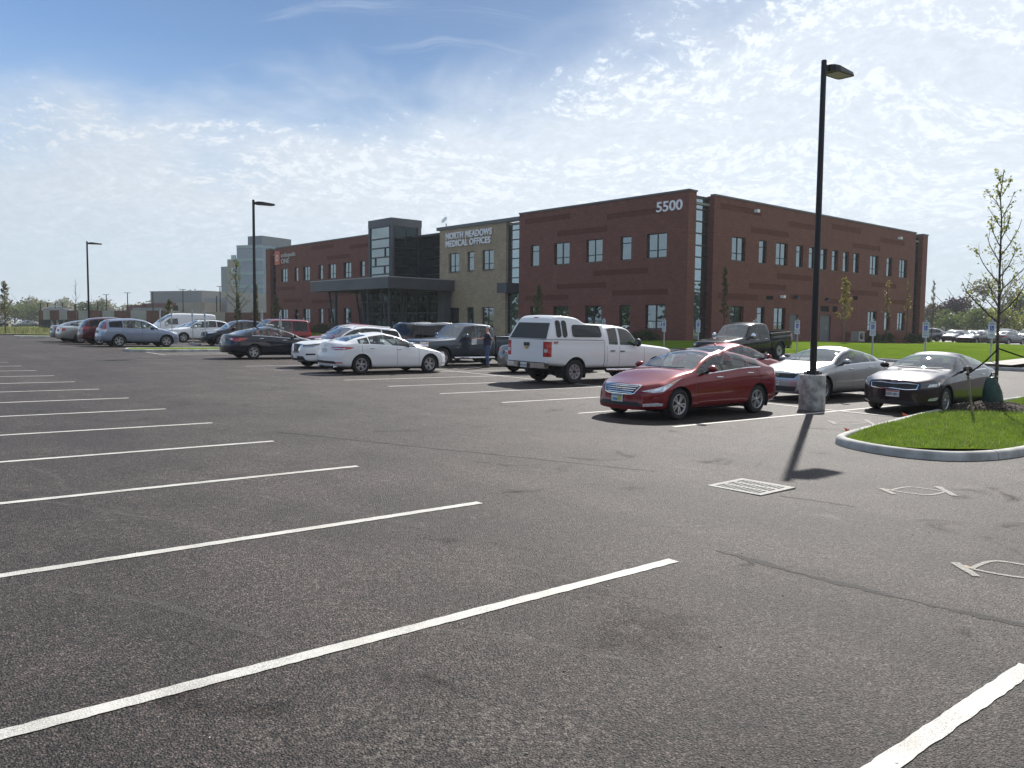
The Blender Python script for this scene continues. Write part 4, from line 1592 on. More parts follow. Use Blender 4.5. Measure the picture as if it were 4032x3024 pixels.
def rails(root, c, x0, x1, m, y=None):
    for sd in (1, -1):
        mb = MB()
        pts = []
        for x in np.linspace(x0, x1, 9):
            w = c.wid(x) * c.wsr * c.rr(x) * .93
            z = c.top(x) - (c.top(x) - (c.sh(x) + c.k(x) * (c.top(x) - c.sh(x)))) * .8
            pts.append((x, sd * w, z + .055))
        pts = [(pts[0][0] - .05, pts[0][1], pts[0][2] - .06)] + pts + [(pts[-1][0] + .05, pts[-1][1], pts[-1][2] - .06)]
        mb.tube(pts, .02, 8)
        mb.build('roof_rail', m, root)


def crossover(name, label, p_, style, group=None):
    if style == 'tall':      # light blue with tall tail lamps up the pillar
        c = suv_car(paint=p_, L=4.52, W=1.82, H=1.64, axf=1.37, axr=-1.25, cowl=1.02, header=.25, belt0=1.0, belt1=1.08, zhood=1.03, rearwin=(1.08, 1.54, .62, .52), handles=[(.14, .94), (-.90, .97)], qend=-1.75, cpil=-1.0, rim='twin5', handlem=p_,
                    drop=.14)
        c.corner([(.66, .98), (.86, .95), (.98, 1.02), (.92, 1.22), (.86, 1.48), (.78, 1.52), (.74, 1.25)], 'taillight', 0, True, zones=(3, 0, 1, 2))
        c.corner([(.68, .86), (.90, .84), (1.02, .93), (.98, 1.02), (.70, .99)], 'taillight', 1, True)
        c.front([(-.28, .78), (.28, .78), (.28, .92), (-.28, .92)], None, 1, rear=True)
        c.corner([(.58, .76), (.80, .77), (1.10, .86), (1.0, .93), (.62, .89)], 'headlight', 0)
        c.front([(-.5, .62), (.5, .62), (.54, .82), (-.54, .82)], 'grille', 1)
        slats(c, 'grille', .5, .53, .63, .81, 3, 0, .25)
        c.front([(-.6, .30), (.6, .30), (.5, .44), (-.5, .44)], 'intake', 0)
    elif style == 'vgrille':   # white with a bright V round the grille
        c = suv_car(paint=p_, L=4.60, W=1.84, H=1.66, axf=1.40, axr=-1.30, cowl=1.0, header=.22, rearx=-1.8, znose=.94, zhood=1.07, belt0=1.02, belt1=1.12, rearwin=(1.14, 1.54, .60, .52), handles=[(.12, .97), (-.92, 1.0)], qend=-1.85, cpil=-1.02, rim='twin5', drop=.10,
                    fasf=[(0, -.06), (.25, -.02), (.4, 0), (.6, 0), (.85, -.03), (1.0, -.12), (1.3, -.3)], nosew=.70, bf=.25)
        c.front([(-.40, .90), (-.24, .56), (.24, .56), (.40, .90), (.36, .92), (-.36, .92)], 'grille', 1)
        c.front([(-.42, .90), (-.30, .90), (-.16, .62), (.16, .62), (.30, .90), (.42, .90), (.24, .56), (-.24, .56)], 'grille', 0)
        c.corner([(.48, .80), (.74, .82), (1.08, .94), (.98, .97), (.70, .93), (.46, .90)], 'headlight', 1)
        c.corner([(.50, .82), (.74, .84), (1.02, .935), (.74, .87), (.50, .845)], 'headlight', 0)
        c.front([(-.66, .28), (.66, .28), (.50, .46), (-.50, .46)], 'intake', 0)
        c.corner([(.62, .50), (.82, .52), (.82, .58), (.64, .57)], None, 1)
        c.corner([(.52, .98), (.84, .94), (1.20, 1.06), (.96, 1.12), (.56, 1.10)], 'taillight', 0, True)
        c.front([(-.80, .24), (.80, .24), (.8, .29), (-.8, .29)], None, 2)
    else:
        c = suv_car(paint=p_, L=4.58, W=1.82, H=1.68, axf=1.37, axr=-1.29, cowl=.98, header=.24, znose=.90, rearwin=(1.12, 1.52, .60, .52), handles=[(.12, .95), (-.92, .98)], qend=-1.78, cpil=-1.0, rim='five', nx=46)
        c.corner([(.56, .78), (.80, .80), (1.10, .90), (.95, .94), (.60, .90)], 'headlight', 0)
        c.front([(-.46, .62), (.46, .62), (.52, .86), (-.52, .86)], 'grille', 1)
        c.front([(-.6, .30), (.6, .30), (.52, .46), (-.52, .46)], 'intake', 0)
        c.corner([(.58, .92), (.84, .90), (1.12, 1.02), (.92, 1.12), (.60, 1.10)], 'taillight', 0, True)
        c.front([(-.28, .78), (.28, .78), (.28, .92), (-.28, .92)], None, 1, rear=True)
    c.front([(-.84, .20), (.84, .20), (.84, .36), (-.84, .36)], None, 1, rear=True)
    glassr = {'rear_window': [M_PRIV], 'quarter_window': [M_PRIV]}
    root = finish_car(c, dress(p_, **glassr), name, label, 'suv', group)
    wiper(root, c)
    return root, c


# ---- pickups: cab and box are separate lofts
def pickup(name, label, p_, L=5.84, W=2.03, H=1.88, axf=1.90, axr=-1.75, r=.40, cowl=1.12, header=.55, cabend=-.92, zc=1.26, zhood=1.20, znose=1.08, belt0=1.10, railz=1.33, crew=True, topper=False,
           style='bowtie', rim='five', group=None, boards=True, chrome_mirror=False, darkglass=False, zb=.44):
    xf = L / 2
    bf = .10
    e0 = xf - bf
    e1 = cabend + .02
    top = [(e1, H - .16), (e1 + .03, H - .10), (e1 + .10, H - .05), (e1 + .4, H - .01), (.0, H), (header - .2, H - .035), (header, H - .08), ((header + cowl) / 2, (H - .08 + zc) / 2 + .015), (cowl, zc), (cowl + .25, zc - .015), (axf, zhood), (e0 - .22, znose + .07), (e0 - .06, znose + .035), (e0, znose)]
    sh = [(e1, belt0 + .07), (0, belt0 + .06), (cowl, belt0 + .03), (axf, belt0 + .0), (e0 - .25, znose - .03), (e0 - .08, znose - .06), (e0, znose - .10)]
    k = [(e1, .88), (.2, .90), (header, .89), ((header + cowl) / 2, .87), (cowl - .06, .74), (cowl + .2, .68), (e0, .62)]
    rr = [(e1, .80), (0, .80), (header, .80), ((header + cowl) / 2, .85), (cowl, .90), (cowl + .3, .89), (e0, .88)]
    W2 = W / 2
    Lc = xf - cabend
    wid = [(e1, W2 * .965), (e1 + .05, W2 * .985), (e1 + .3, W2 * .99), (axf - .2, W2), (e0 - .5, W2 * .985), (e0 - .2, W2 * .96), (e0 - .06, W2 * .92), (e0, W2 * .86)]
    c = Car.__new__(Car)
    q = dict(L=L, W=W, H=H, axf=axf, axr=axr, r=r, top=top, sh=sh, k=k, rr=rr, cowl=cowl, cab=(cabend + .12, cowl), bpil=.18 if not crew else .10, paint=p_, wid=wid, zb=zb, bf=bf, br=.0, floorz=.62, seath=.66, tw=.27, rim=rim, frame=L * .8,
             archgap=.085, mtall=1.9, mirror=(cowl - .34, .12, 1.15), fasf=[(0, -.04), (.5, 0), (.9, -.01), (1.1, -.05), (1.3, -.12)], fasr=[(0, 0), (2, 0)], inset=.05, linerin=.55, mirrorm=M_CHROME if chrome_mirror else (M_BLACK if style != 'bowtie' or topper else p_), handlem=M_CHROME if chrome_mirror or topper is False else M_BLACK)
    bp = q['bpil']
    q['handles'] = [(bp + .14, 1.06), (cabend + .34 if not crew else cabend + .40, 1.07)]
    # the cab loft runs from its back wall to the nose
    q2 = dict(q)
    c.q = q
    c.L, c.W, c.H = L, W, H
    c.xf, c.xr = xf, cabend
    c.bf, c.br = bf, .0
    c.axf, c.axr, c.r = axf, axr, r
    c.top, c.sh, c.k, c.rr, c.wid = pchip(top), pchip(sh), pchip(k), pchip(rr), pchip(wid)
    c.zb = pchip([(xf, zb + .04), (axf - .7, zb), (cabend, zb)])
    c.wsr = .965
    c.fasf, c.fasr = pchip(q['fasf']), pchip(q['fasr'])
    c.paint = p_
    c.build()
    rail = lambda x: c.sh(x) + c.k(x) * (c.top(x) - c.sh(x))
    fa = axf - r - .20
    rd = cabend + .10
    c.side([(bp + .008, zb + .08), (fa, zb + .08)] + [(x, rail(x) - .008) for x in np.linspace(min(fa, cowl), bp + .008, 6)], 'door#f')
    c.side([(rd, zb + .08), (bp - .008, zb + .08)] + [(x, rail(x) - .008) for x in np.linspace(bp - .008, rd, 4)], 'door#r')
    for gx in (fa, bp, rd):
        c.gap([(gx, c.sh(gx) - .01), (gx, zb + .09)])
    c.side(c.glasshouse(bp + .05, cowl - .10, lo=.04, hi=.05), 'door_window#f')
    c.side(c.glasshouse(rd + .09, bp - .05, lo=.04, hi=.05), 'door_window#r')
    wy = lambda x: c.wid(x) * c.wsr * c.rr(x)
    xs_ = np.linspace(header - .02, cowl - .08, 5)
    ws = [(x, wy(x) - .05) for x in xs_]
    c.plan(ws + [(cowl - .0, .5), (cowl + .02, 0.0), (cowl - .0, -.5)] + [(x, -y) for x, y in ws[::-1]], 'windscreen')
    c.front([(-.62, belt0 + .14), (.62, belt0 + .14), (.56, H - .17), (-.56, H - .17)], 'rear_window', 0, zones=(3,), rear=False) if False else None
    p_rw = c.pid('rear_window')
    def fnr(f):
        f[c.pl] = p_rw
    c.cut([(-.62, belt0 + .14), (.62, belt0 + .14), (.56, H - .20), (-.56, H - .20)], (0, 1, 0), (0, 0, 1), (4,), fnr)
    gz0, gz1 = zb + .30, znose - .06
    if style == 'bowtie':      # two-tier grille, stacked lamps
        c.front([(-.66, gz0), (.66, gz0), (.66, gz1), (-.66, gz1)], 'grille', 1)
        slats(c, 'grille', .66, .66, gz0, gz1, 5, 0, .34)
        c.front([(-.67, (gz0 + gz1) / 2 - .035), (.67, (gz0 + gz1) / 2 - .035), (.67, (gz0 + gz1) / 2 + .035), (-.67, (gz0 + gz1) / 2 + .035)], 'grille', 0)
        c.corner([(.68, gz0 - .02), (.92, gz0 - .02), (1.06, gz0), (1.06, gz1 + .02), (.68, gz1 + .02)], 'headlight', 0)
        c.corner([(.94, gz0 + .0), (1.04, gz0 + .01), (1.04, gz0 + .14), (.94, gz0 + .14)], 'headlight', 2)
        c.corner([(.94, gz0 + .20), (1.04, gz0 + .2), (1.04, gz1), (.94, gz1)], 'headlight', 2)
        c.corner([(.70, gz0 + .155), (1.06, gz0 + .155), (1.06, gz0 + .185), (.70, gz0 + .185)], 'headlight', 3)
        c.front([(-.96, zb + .02), (.96, zb + .02), (.96, zb + .26), (-.96, zb + .26)], 'bumper', 0)
        c.front([(-.5, zb + .07), (.5, zb + .07), (.5, zb + .17), (-.5, zb + .17)], 'bumper', 1)
    else:                      # cross-bar grille
        c.front([(-.56, gz0), (.56, gz0), (.60, gz1 + .02), (-.60, gz1 + .02)], 'grille', 1)
        c.front([(-.05, gz0), (.05, gz0), (.05, gz1), (-.05, gz1)], 'grille', 1)
        c.corner([(.64, gz0 + .08), (.90, gz0 + .10), (1.08, gz0 + .16), (1.04, gz1 + .02), (.68, gz1 + .02)], 'headlight', 1)
        c.corner([(.72, gz0 + .14), (.92, gz0 + .16), (.92, gz1 - .03), (.74, gz1 - .03)], 'headlight', 0)
        c.front([(-.96, zb + .02), (.96, zb + .02), (.96, zb + .26), (-.96, zb + .26)], 'bumper', 1)
    c.arch(axf, r + .085, paintring=.03)
    glassr = {'rear_window': [M_PRIV]}
    if darkglass:
        glassr['door_window'] = [M_PRIV]
    cabs = dress(p_, **glassr)
    # ---- load box
    xr = -L / 2
    b0, b1 = xr + .03, cabend - .03
    q3 = dict(q)
    bx = Car.__new__(Car)
    bx.q = dict(q, nx=26, ringmat=0)
    bx.L, bx.W, bx.H = b1 - b0, W, railz
    bx.xf, bx.xr, bx.bf, bx.br = b1, b0, .0, .0
    bx.axf, bx.axr, bx.r = axf, axr, r
    bx.top = lambda x: railz
    bx.sh = lambda x: railz - .03
    bx.k = lambda x: .8
    bx.rr = lambda x: .98
    bx.wid = pchip([(b0, W2 * .955), (b0 + .06, W2 * .985), (b0 + .4, W2 * .995), (b1 - .3, W2 * .995), (b1, W2 * .975)])
    bx.zb = pchip([(b0, zb + .12), (axr - .6, zb + .06), (axr + .7, zb), (b1, zb)])
    bx.wsr = .985
    bx.fasf = bx.fasr = lambda z: 0.0
    bx.paint = p_
    bx.build()
    # open the top of the box
    dele = []
    bx.cut([(b0 + .10, -W2 + .12), (b1 - .06, -W2 + .12), (b1 - .06, W2 - .12), (b0 + .10, W2 - .12)], (1, 0, 0), (0, 1, 0), (2,), lambda f: dele.append(f))
    bmesh.ops.delete(bx.bm, geom=list(set(dele)), context='FACES')
    bx.cut([(-.76, zb + .20), (.76, zb + .20), (.76, railz - .012), (-.76, railz - .012)], (0, 1, 0), (0, 0, 1), (4,), lambda f: f.__setitem__(bx.pl, bx.pid('tailgate')))
    z0 = railz - .52
    for lampz in [(z0 - .02, railz - .06)]:
        bx.corner([(.80, lampz[0]), (1.16, lampz[0]), (1.16, lampz[1]), (.80, lampz[1])], 'taillight', 0, True)
        bx.corner([(.84, lampz[0] + .14), (1.0, lampz[0] + .14), (1.0, lampz[0] + .25), (.84, lampz[0] + .25)], 'taillight', 1, True)
    bx.arch(axr, r + .085, paintring=.03)
    bx.side([(b1 - .012, 0), (b1 + .1, 0), (b1 + .1, 3), (b1 - .012, 3)], None, 1)
    root = finish_car(c, cabs, name, label, 'pickup truck', group)
    for key, me in bx.split().items():
        nm = {'body': 'load_bed'}.get(key[0], key[0])
        for m_ in ([M_RED, M_LAMP] if nm == 'taillight' else BASE(p_)):
            me.materials.append(m_)
        o = link(nm, me, root)
        if nm == 'tailgate':
            hm = MB()
            hm.box((b0 - .012, 0, railz - .16), (.03, .26, .11))
            hm.build('handle', M_BLACK, o)
    inn = MB()
    inn.bbox((b0 + .08, -W2 + .13, zb + .35), (b1 - .05, W2 - .13, zb + .37))
    for sd in (1, -1):
        inn.bbox((b0 + .10, sd * (W2 - .12), zb + .35), (b1 - .06, sd * (W2 - .135), railz - .005))
        inn.bbox((axr - .45, sd * (W2 - .14), zb + .37), (axr + .45, sd * (W2 - .38), zb + .60))
    inn.bbox((b0 + .09, -W2 + .13, zb + .35), (b0 + .105, W2 - .13, railz - .005))
    inn.bbox((b1 - .07, -W2 + .13, zb + .35), (b1 - .055, W2 - .13, railz - .005))
    inn.build('bed_liner', M_BLACK, root)
    # rear bumper with step pads
    bm_ = MB()
    bp_ = [(-W2 * .95, .10), (-W2 * .92, -.05), (-W2 * .5, -.11), (W2 * .5, -.11), (W2 * .92, -.05), (W2 * .95, .10), (W2 * .9, .14), (-W2 * .9, .14)]
    bm_.prism([(b0 + b, a) for a, b in bp_][::-1], zb + .02, zb + .185, 0)
    bm_.prism([(b0 + b * .96, a * .97) for a, b in bp_][::-1], zb + .186, zb + .205, 1)
    bm_.bbox((b0 - .118, -.30, zb + .03), (b0 - .10, .30, zb + .17), 1)
    bm_.bbox((b0 - .02, -.06, zb - .10), (b0 + .3, .06, zb - .02), 1)
    bm_.build('bumper', [M_CHROME, M_BLACK], root)
    if boards:
        for sd in (1, -1):
            sb = MB()
            sb.tube([(fa + .02, sd * (W2 - .04), zb - .06), (cabend + .05, sd * (W2 - .04), zb - .06)], .055, 10)
            for x in (fa - .25, cabend + .3):
                sb.tube([(x, sd * (W2 - .05), zb - .05), (x, sd * (W2 - .4), zb + .05)], .03, 6)
            sb.build('running_board', M_CHROME, root)
    if style == 'bowtie':
        smallbadge(root, b0 - .006, 0, railz - .27, 'cross', -1, .10, mat('badge_gold', (.62, .42, .08), .3, metal=.8))
        smallbadge(root, nose_x(c, 0, (gz0 + gz1) / 2) + .01, 0, (gz0 + gz1) / 2, 'cross', 1, .12, mat('badge_gold', (.62, .42, .08), .3, metal=.8))
    return root, c, bx, (b0, b1, railz)


def canopy_cap(root, b0, b1, railz, W, p_, H=2.0):
    """white fibreglass topper over the load bed, with its raised rear half"""
    W2 = W / 2 - .035
    prof = []
    xs_ = [b0 + .02, b0 + .06, b0 + .16, b0 + .30, b0 + .5, b0 + .9, b0 + 1.2, b0 + 1.35, b0 + 1.6, b0 + 1.80, b0 + 1.9, b1 - .10, b1 - .03, b1 - .0]
    roof = pchip([(b0, H + .02), (b0 + .30, H + .10), (b0 + .7, H + .125), (b0 + 1.15, H + .10), (b0 + 1.45, H + .055), (b0 + 1.72, H - .07), (b0 + 1.9, H - .105), (b1, H - .12)])
    mb = MB()
    rings = []
    nose = lambda x: 1.0
    for x in sorted(set(xs_ + np.linspace(b0 + .02, b1, 26).tolist())):
        z1 = roof(x)
        ring = []
        lean = max(0, (b0 + .36 - x) / .36)
        for f in (0, .03, .12, .3, .5, .7, .84, .92, .97, 1.0):
            ring.append((W2 - .17 * f ** 1.6, railz + .012 + (z1 - .10 - railz) * f))
        yt = ring[-1][0]
        for f, dz in ((.985, .035), (.95, .06), (.88, .078), (.7, .09), (.45, .097), (.2, .1), (0, .1)):
            ring.append((yt * f, z1 - .10 + dz))
        rings.append((x, ring))
    vs, fs = [], []
    n = len(rings[0][1])
    # the tail is cut on a slope: shear the first stations forward with height
    for x, ring in rings:
        u = max(0, 1 - (x - b0) / .9)
        for sd in (1, -1):
            for y, z in ring:
                vs.append((x + u * u * .34 * (z - railz) / (H - railz), y * sd, z))
    for i in range(len(rings) - 1):
        for s_ in (0, 1):
            for j in range(n - 1):
                a = i * 2 * n + s_ * n + j
                b = a + 2 * n
                fs.append((a, b, b + 1, a + 1) if s_ == 0 else (a, a + 1, b + 1, b))
    mb.add(vs, fs, 0, True)
    for i, flip in ((0, False), (len(rings) - 1, True)):
        for j in range(n - 1):
            a = i * 2 * n + j
            f = (a, a + 1, a + n + 1, a + n)
            mb.add([vs[q] for q in f], [(0, 1, 2, 3)], 0)
    o = mb.build('canopy', [p_], root)
    m2 = mb  # windows sit 4 mm proud of the shell, following its lean
    def skin_y(z, x):
        f = max(0, min(1, (z - railz - .012) / (roof(x) - .10 - railz)))
        return W2 - .17 * f ** 1.6
    def pane(x0, x1, z0, z1, rad, name='canopy_window'):
        for sd in (1, -1):
            q = MB()
            fr = MB()
            for M_, grow, off in ((fr, .022, .016), (q, 0, .021)):
                pts = []
                for cx, cz, a0 in ((x1 - rad, z1 - rad, 0), (x0 + rad, z1 - rad, 90), (x0 + rad, z0 + rad, 180), (x1 - rad, z0 + rad, 270)):
                    for t in range(6):
                        a = R(a0 + 18 * t)
                        pts.append((cx + (rad + grow) * math.cos(a), cz + (rad + grow) * math.sin(a)))
                M_.add([(x, sd * (skin_y(z, x) + off), z) for x, z in pts], [tuple(range(len(pts))) if sd < 0 else tuple(range(len(pts)))[::-1]])
            fo = fr.build(name, M_BLACK, o)
            fo_m = q.mesh('pane', [M_PRIV])
            # the pane joins its frame as one part: add as second material
            bm = bmesh.new()
            bm.from_mesh(fo.data)
            bm.from_mesh(fo_m)
            bm.faces.ensure_lookup_table()
            bm.faces[1].material_index = 1
            bm.to_mesh(fo.data)
            bm.free()
            fo.data.materials.append(mat('canopy_glass', (.012, .012, .013), .08, coat=.35, spec=.25))
    pane(b0 + .42, b0 + .58, railz + .10, H - .06, .075)
    pane(b0 + .68, b0 + .84, railz + .10, H - .06, .075)
    pane(b0 + 1.10, b1 - .16, railz + .12, H - .19, .08)
    # sloping rear hatch of dark glass
    hb = MB()
    def back(y, z, off):
        xx = b0 + .02 + .34 * (z - railz) / (H - railz) - off
        return (xx, y, z)
    ys = [(-W2 + .07, railz + .03), (W2 - .07, railz + .03), (W2 - .23, H - .03), (-W2 + .23, H - .03)]
    hb.add([back(y, z, .012) for y, z in ys], [(0, 3, 2, 1)], 0)
    g_ = [(y * .0 + y, z) for y, z in ys]
    hb.build('hatch', mat('canopy_glass', (.012, .012, .013), .08, coat=.35, spec=.25), o)
    lm = MB()
    lm.box((b0 + .02 + .36, 0, H + .03), (.05, .20, .035))
    lm.build('brake_light', M_RED, o)
    return o


def cargo_van(name, label, p_, group=None):
    L, W, H = 5.6, 2.0, 2.2
    c = suv_car(paint=p_, L=L, W=W, H=H, axf=1.85, axr=-1.6, r=.35, cowl=2.05, zc=1.42, header=1.15, zhood=1.25, znose=.98, belt0=1.12, belt1=1.2, peak=0, bpil=.75, cpil=-.3, qend=None, dw=False, nx=46, zb=.30,
                top=[(-2.72, H - .25), (-2.68, H - .14), (-2.55, H - .06), (-2, H - .01), (0, H), (.8, H - .03), (1.1, H - .12), (1.3, H - .25), (1.7, 1.74), (2.05, 1.42), (2.3, 1.24), (2.5, 1.10), (2.62, 1.02), (2.65, .95)],
                sh=[(-2.72, 1.25), (0, 1.22), (1.8, 1.12), (2.3, 1.0), (2.65, .86)], k=[(-2.72, .93), (1.0, .94), (1.6, .88), (2.05, .74), (2.65, .6)], rr=[(-2.72, .90), (0, .89), (1.1, .84), (1.6, .84), (2.05, .88), (2.65, .86)], rows=[1.0], mtall=2.2)
    rail = lambda x: c.sh(x) + c.k(x) * (c.top(x) - c.sh(x))
    c.side([(.55, .45), (1.42, .45), (1.65, 1.0)] + [(x, rail(x) - .01) for x in np.linspace(1.7, .55, 6)], 'door#f')
    c.side([(.66, 1.25), (1.75, 1.22), (1.70, 1.45), (1.35, 1.72), (.70, 1.76)], 'door_window#f')
    c.corner([(.60, .72), (.95, .74), (1.30, .95), (1.10, 1.02), (.66, .92)], 'headlight', 0)
    c.front([(-.6, .45), (.6, .45), (.6, .85), (-.6, .85)], 'grille', 1)
    c.corner([(.86, .9), (1.1, .9), (1.1, 1.5), (.86, 1.5)], 'taillight', 0, True)
    return finish_car(c, dress(p_), name, label, 'van', group), c


def box_wagon(name, label, p_, group=None):
    """boxy red people carrier"""
    L, W, H = 4.8, 1.93, 1.82
    c = suv_car(paint=p_, L=L, W=W, H=H, axf=1.42, axr=-1.45, r=.35, cowl=1.12, zc=1.10, header=.42, zhood=1.0, znose=.88, belt0=.98, belt1=1.02, bpil=.12, cpil=-.88, qend=-1.95, nx=46, drop=.03, handles=[(.26, .92), (-.74, .94)],
                rr=[(-2.3, .90), (-1.9, .87), (0, .84), (.42, .82), (.8, .85), (1.12, .885), (2.2, .86)], k=[(-2.3, .6), (-2.15, .86), (-1.8, .9), (0, .9), (.42, .88), (.8, .86), (1.05, .72), (2.2, .6)],
                top=[(-2.30, 1.05), (-2.27, 1.30), (-2.22, 1.58), (-2.15, H - .06), (-1.9, H - .02), (-.5, H), (.3, H - .03), (.42, H - .06), (.78, 1.42), (1.12, 1.10), (1.35, 1.06), (1.6, 1.0), (2.0, .95), (2.22, .88)])
    c.corner([(.58, .74), (.80, .76), (1.10, .86), (.95, .93), (.62, .88)], 'headlight', 0)
    c.front([(-.5, .62), (.5, .62), (.52, .82), (-.52, .82)], 'grille', 1)
    c.corner([(.80, .8), (1.0, .8), (1.0, 1.2), (.80, 1.2)], 'taillight', 0, True)
    return finish_car(c, dress(p_, quarter_window=[M_PRIV]), name, label, 'van', group), c


def big_suv(name, label, p_, group=None):
    L, W, H = 5.2, 2.0, 1.84
    c = suv_car(paint=p_, L=L, W=W, H=H, axf=1.62, axr=-1.33, r=.39, cowl=1.15, zc=1.25, header=.5, zhood=1.18, znose=1.05, belt0=1.13, belt1=1.16, bpil=.15, cpil=-.92, qend=-2.25, nx=46, drop=.05, zb=.40, doorlow=.52, handles=[(.28, 1.05), (-.76, 1.06)],
                rearwin=(1.22, 1.74, .72, .64), rr=[(-2.5, .90), (-2.1, .84), (0, .82), (.5, .81), (.85, .85), (1.15, .89), (2.5, .87)])
    c.corner([(.84, .80), (1.0, .80), (1.02, 1.14), (.86, 1.14)], 'taillight', 0, True)
    c.corner([(.6, .78), (.95, .78), (1.05, .82), (1.05, 1.0), (.6, 1.0)], 'headlight', 0)
    c.front([(-.56, .66), (.56, .66), (.56, .98), (-.56, .98)], 'grille', 1)
    root = finish_car(c, dress(p_, door_window=[M_PRIV], quarter_window=[M_PRIV], rear_window=[M_PRIV]), name, label, 'suv', group)
    rails(root, c, -1.9, .2, mat('rail_alloy', (.62, .62, .63), .3, metal=.7))
    return root, c
# ------------------------------------------------------------------ the brick offices
TH = R(1.3)
P0 = (45.67, 35.85)
ZB = .30


def brick_mat(name, c1, c2, mortar, sx=.203, sy=.068, bias=0.0):
    m = bpy.data.materials.new(name)
    m.use_nodes = True
    k = NT(m.node_tree)
    tc = k.n('ShaderNodeTexCoord').outputs['Object']
    sep = k.n('ShaderNodeSeparateXYZ', {0: tc})
    uv = k.n('ShaderNodeCombineXYZ', {0: k.math('ADD', sep.outputs[0], sep.outputs[1]), 1: sep.outputs[2], 2: 0.0}).outputs[0]
    br = k.n('ShaderNodeTexBrick', {'Vector': uv, 'Color1': (*c1, 1), 'Color2': (*c2, 1), 'Mortar': (*mortar, 1), 'Scale': 1.0, 'Mortar Size': .006, 'Bias': bias, 'Brick Width': sx, 'Row Height': sy})
    f = k.noise(tc, 1.1, 5, .65)
    g = k.noise(k.n('ShaderNodeMapping', {'Vector': uv, 'Scale': (1.0, 6.0, 1.0)}).outputs[0], 1.6, 5, .72)
    c = k.mix(1.0, br.outputs[0], k.n('ShaderNodeCombineXYZ', {i: k.maprange(k.math('ADD', k.math('MULTIPLY', f, .35), k.math('MULTIPLY', g, .65)), .3, .7, .76, 1.24) for i in range(3)}).outputs[0], 'MULTIPLY')
    bmp = k.n('ShaderNodeBump', {'Height': br.outputs[1], 'Strength': .5, 'Distance': -.006}).outputs[0]
    b = k.n('ShaderNodeBsdfPrincipled', {'Base Color': c, 'Roughness': .88, 'Normal': bmp})
    k.n('ShaderNodeOutputMaterial', {'Surface': b.outputs[0]})
    return m


def facade_glass(name, tint=(.012, .017, .019), spec=1.0, coat=.6, wave=.004, refl=(.62, .74, .78), f0=.36):
    """coated glazing: dark body with a strong, slightly uneven reflection"""
    m = bpy.data.materials.new(name)
    m.use_nodes = True
    k = NT(m.node_tree)
    tc = k.n('ShaderNodeTexCoord').outputs['Object']
    h = k.noise(tc, .55, 2, .5)
    bmp = k.n('ShaderNodeBump', {'Height': h, 'Strength': .10, 'Distance': wave * 10}).outputs[0]
    d = k.n('ShaderNodeBsdfDiffuse', {'Color': (*tint, 1)}).outputs[0]
    g = k.n('ShaderNodeBsdfGlossy', {'Color': (*refl, 1), 'Roughness': .015, 'Normal': bmp}).outputs[0]
    lw = k.math('POWER', k.n('ShaderNodeLayerWeight', {'Blend': .5}).outputs['Facing'], 4.0)
    f = k.math('ADD', f0, k.math('MULTIPLY', lw, .8), True)
    k.n('ShaderNodeOutputMaterial', {'Surface': k.n('ShaderNodeMixShader', {0: f, 1: d, 2: g}).outputs[0]})
    return m


M_BRICK = brick_mat('red_brick', (.215, .074, .053), (.170, .057, .043), (.18, .105, .085))
M_BRICK2 = brick_mat('dark_brick_panel', (.155, .040, .024), (.13, .033, .021), (.10, .05, .04))
M_TAN = brick_mat('tan_block', (.41, .325, .215), (.37, .29, .19), (.33, .27, .20), .40, .20)
M_FG = facade_glass('office_glass')
M_FGS = facade_glass('strip_glass', (.02, .03, .035), refl=(.60, .74, .80), f0=.52)
M_FGD = facade_glass('dark_glass', (.008, .012, .013), refl=(.30, .42, .44), f0=.10)
M_MUL = mat('dark_mullion', (.035, .042, .046), .4, metal=.3)
M_PANEL = mat('metal_panel', (.085, .09, .10), .45, metal=.3, noise=.12, nscale=.6)
M_COPE = mat('coping_metal', (.12, .13, .13), .45, metal=.4)
M_SILL = mat('window_sill', (.20, .13, .10), .85)
M_DOOR = mat('grey_door', (.13, .14, .15), .5)
M_SIGNW = mat('letter_white', (.88, .89, .90), .45)
M_SIGNORANGE = mat('sign_orange', (.62, .13, .075), .5)

bld = thing('office_building', 'long two storey red brick office building with tan bay and glass stair tower', 'building', (P0[0], P0[1], 0), TH)
# local frame: x along the right-hand side wall, y along the front wall, front faces -x, side faces -y


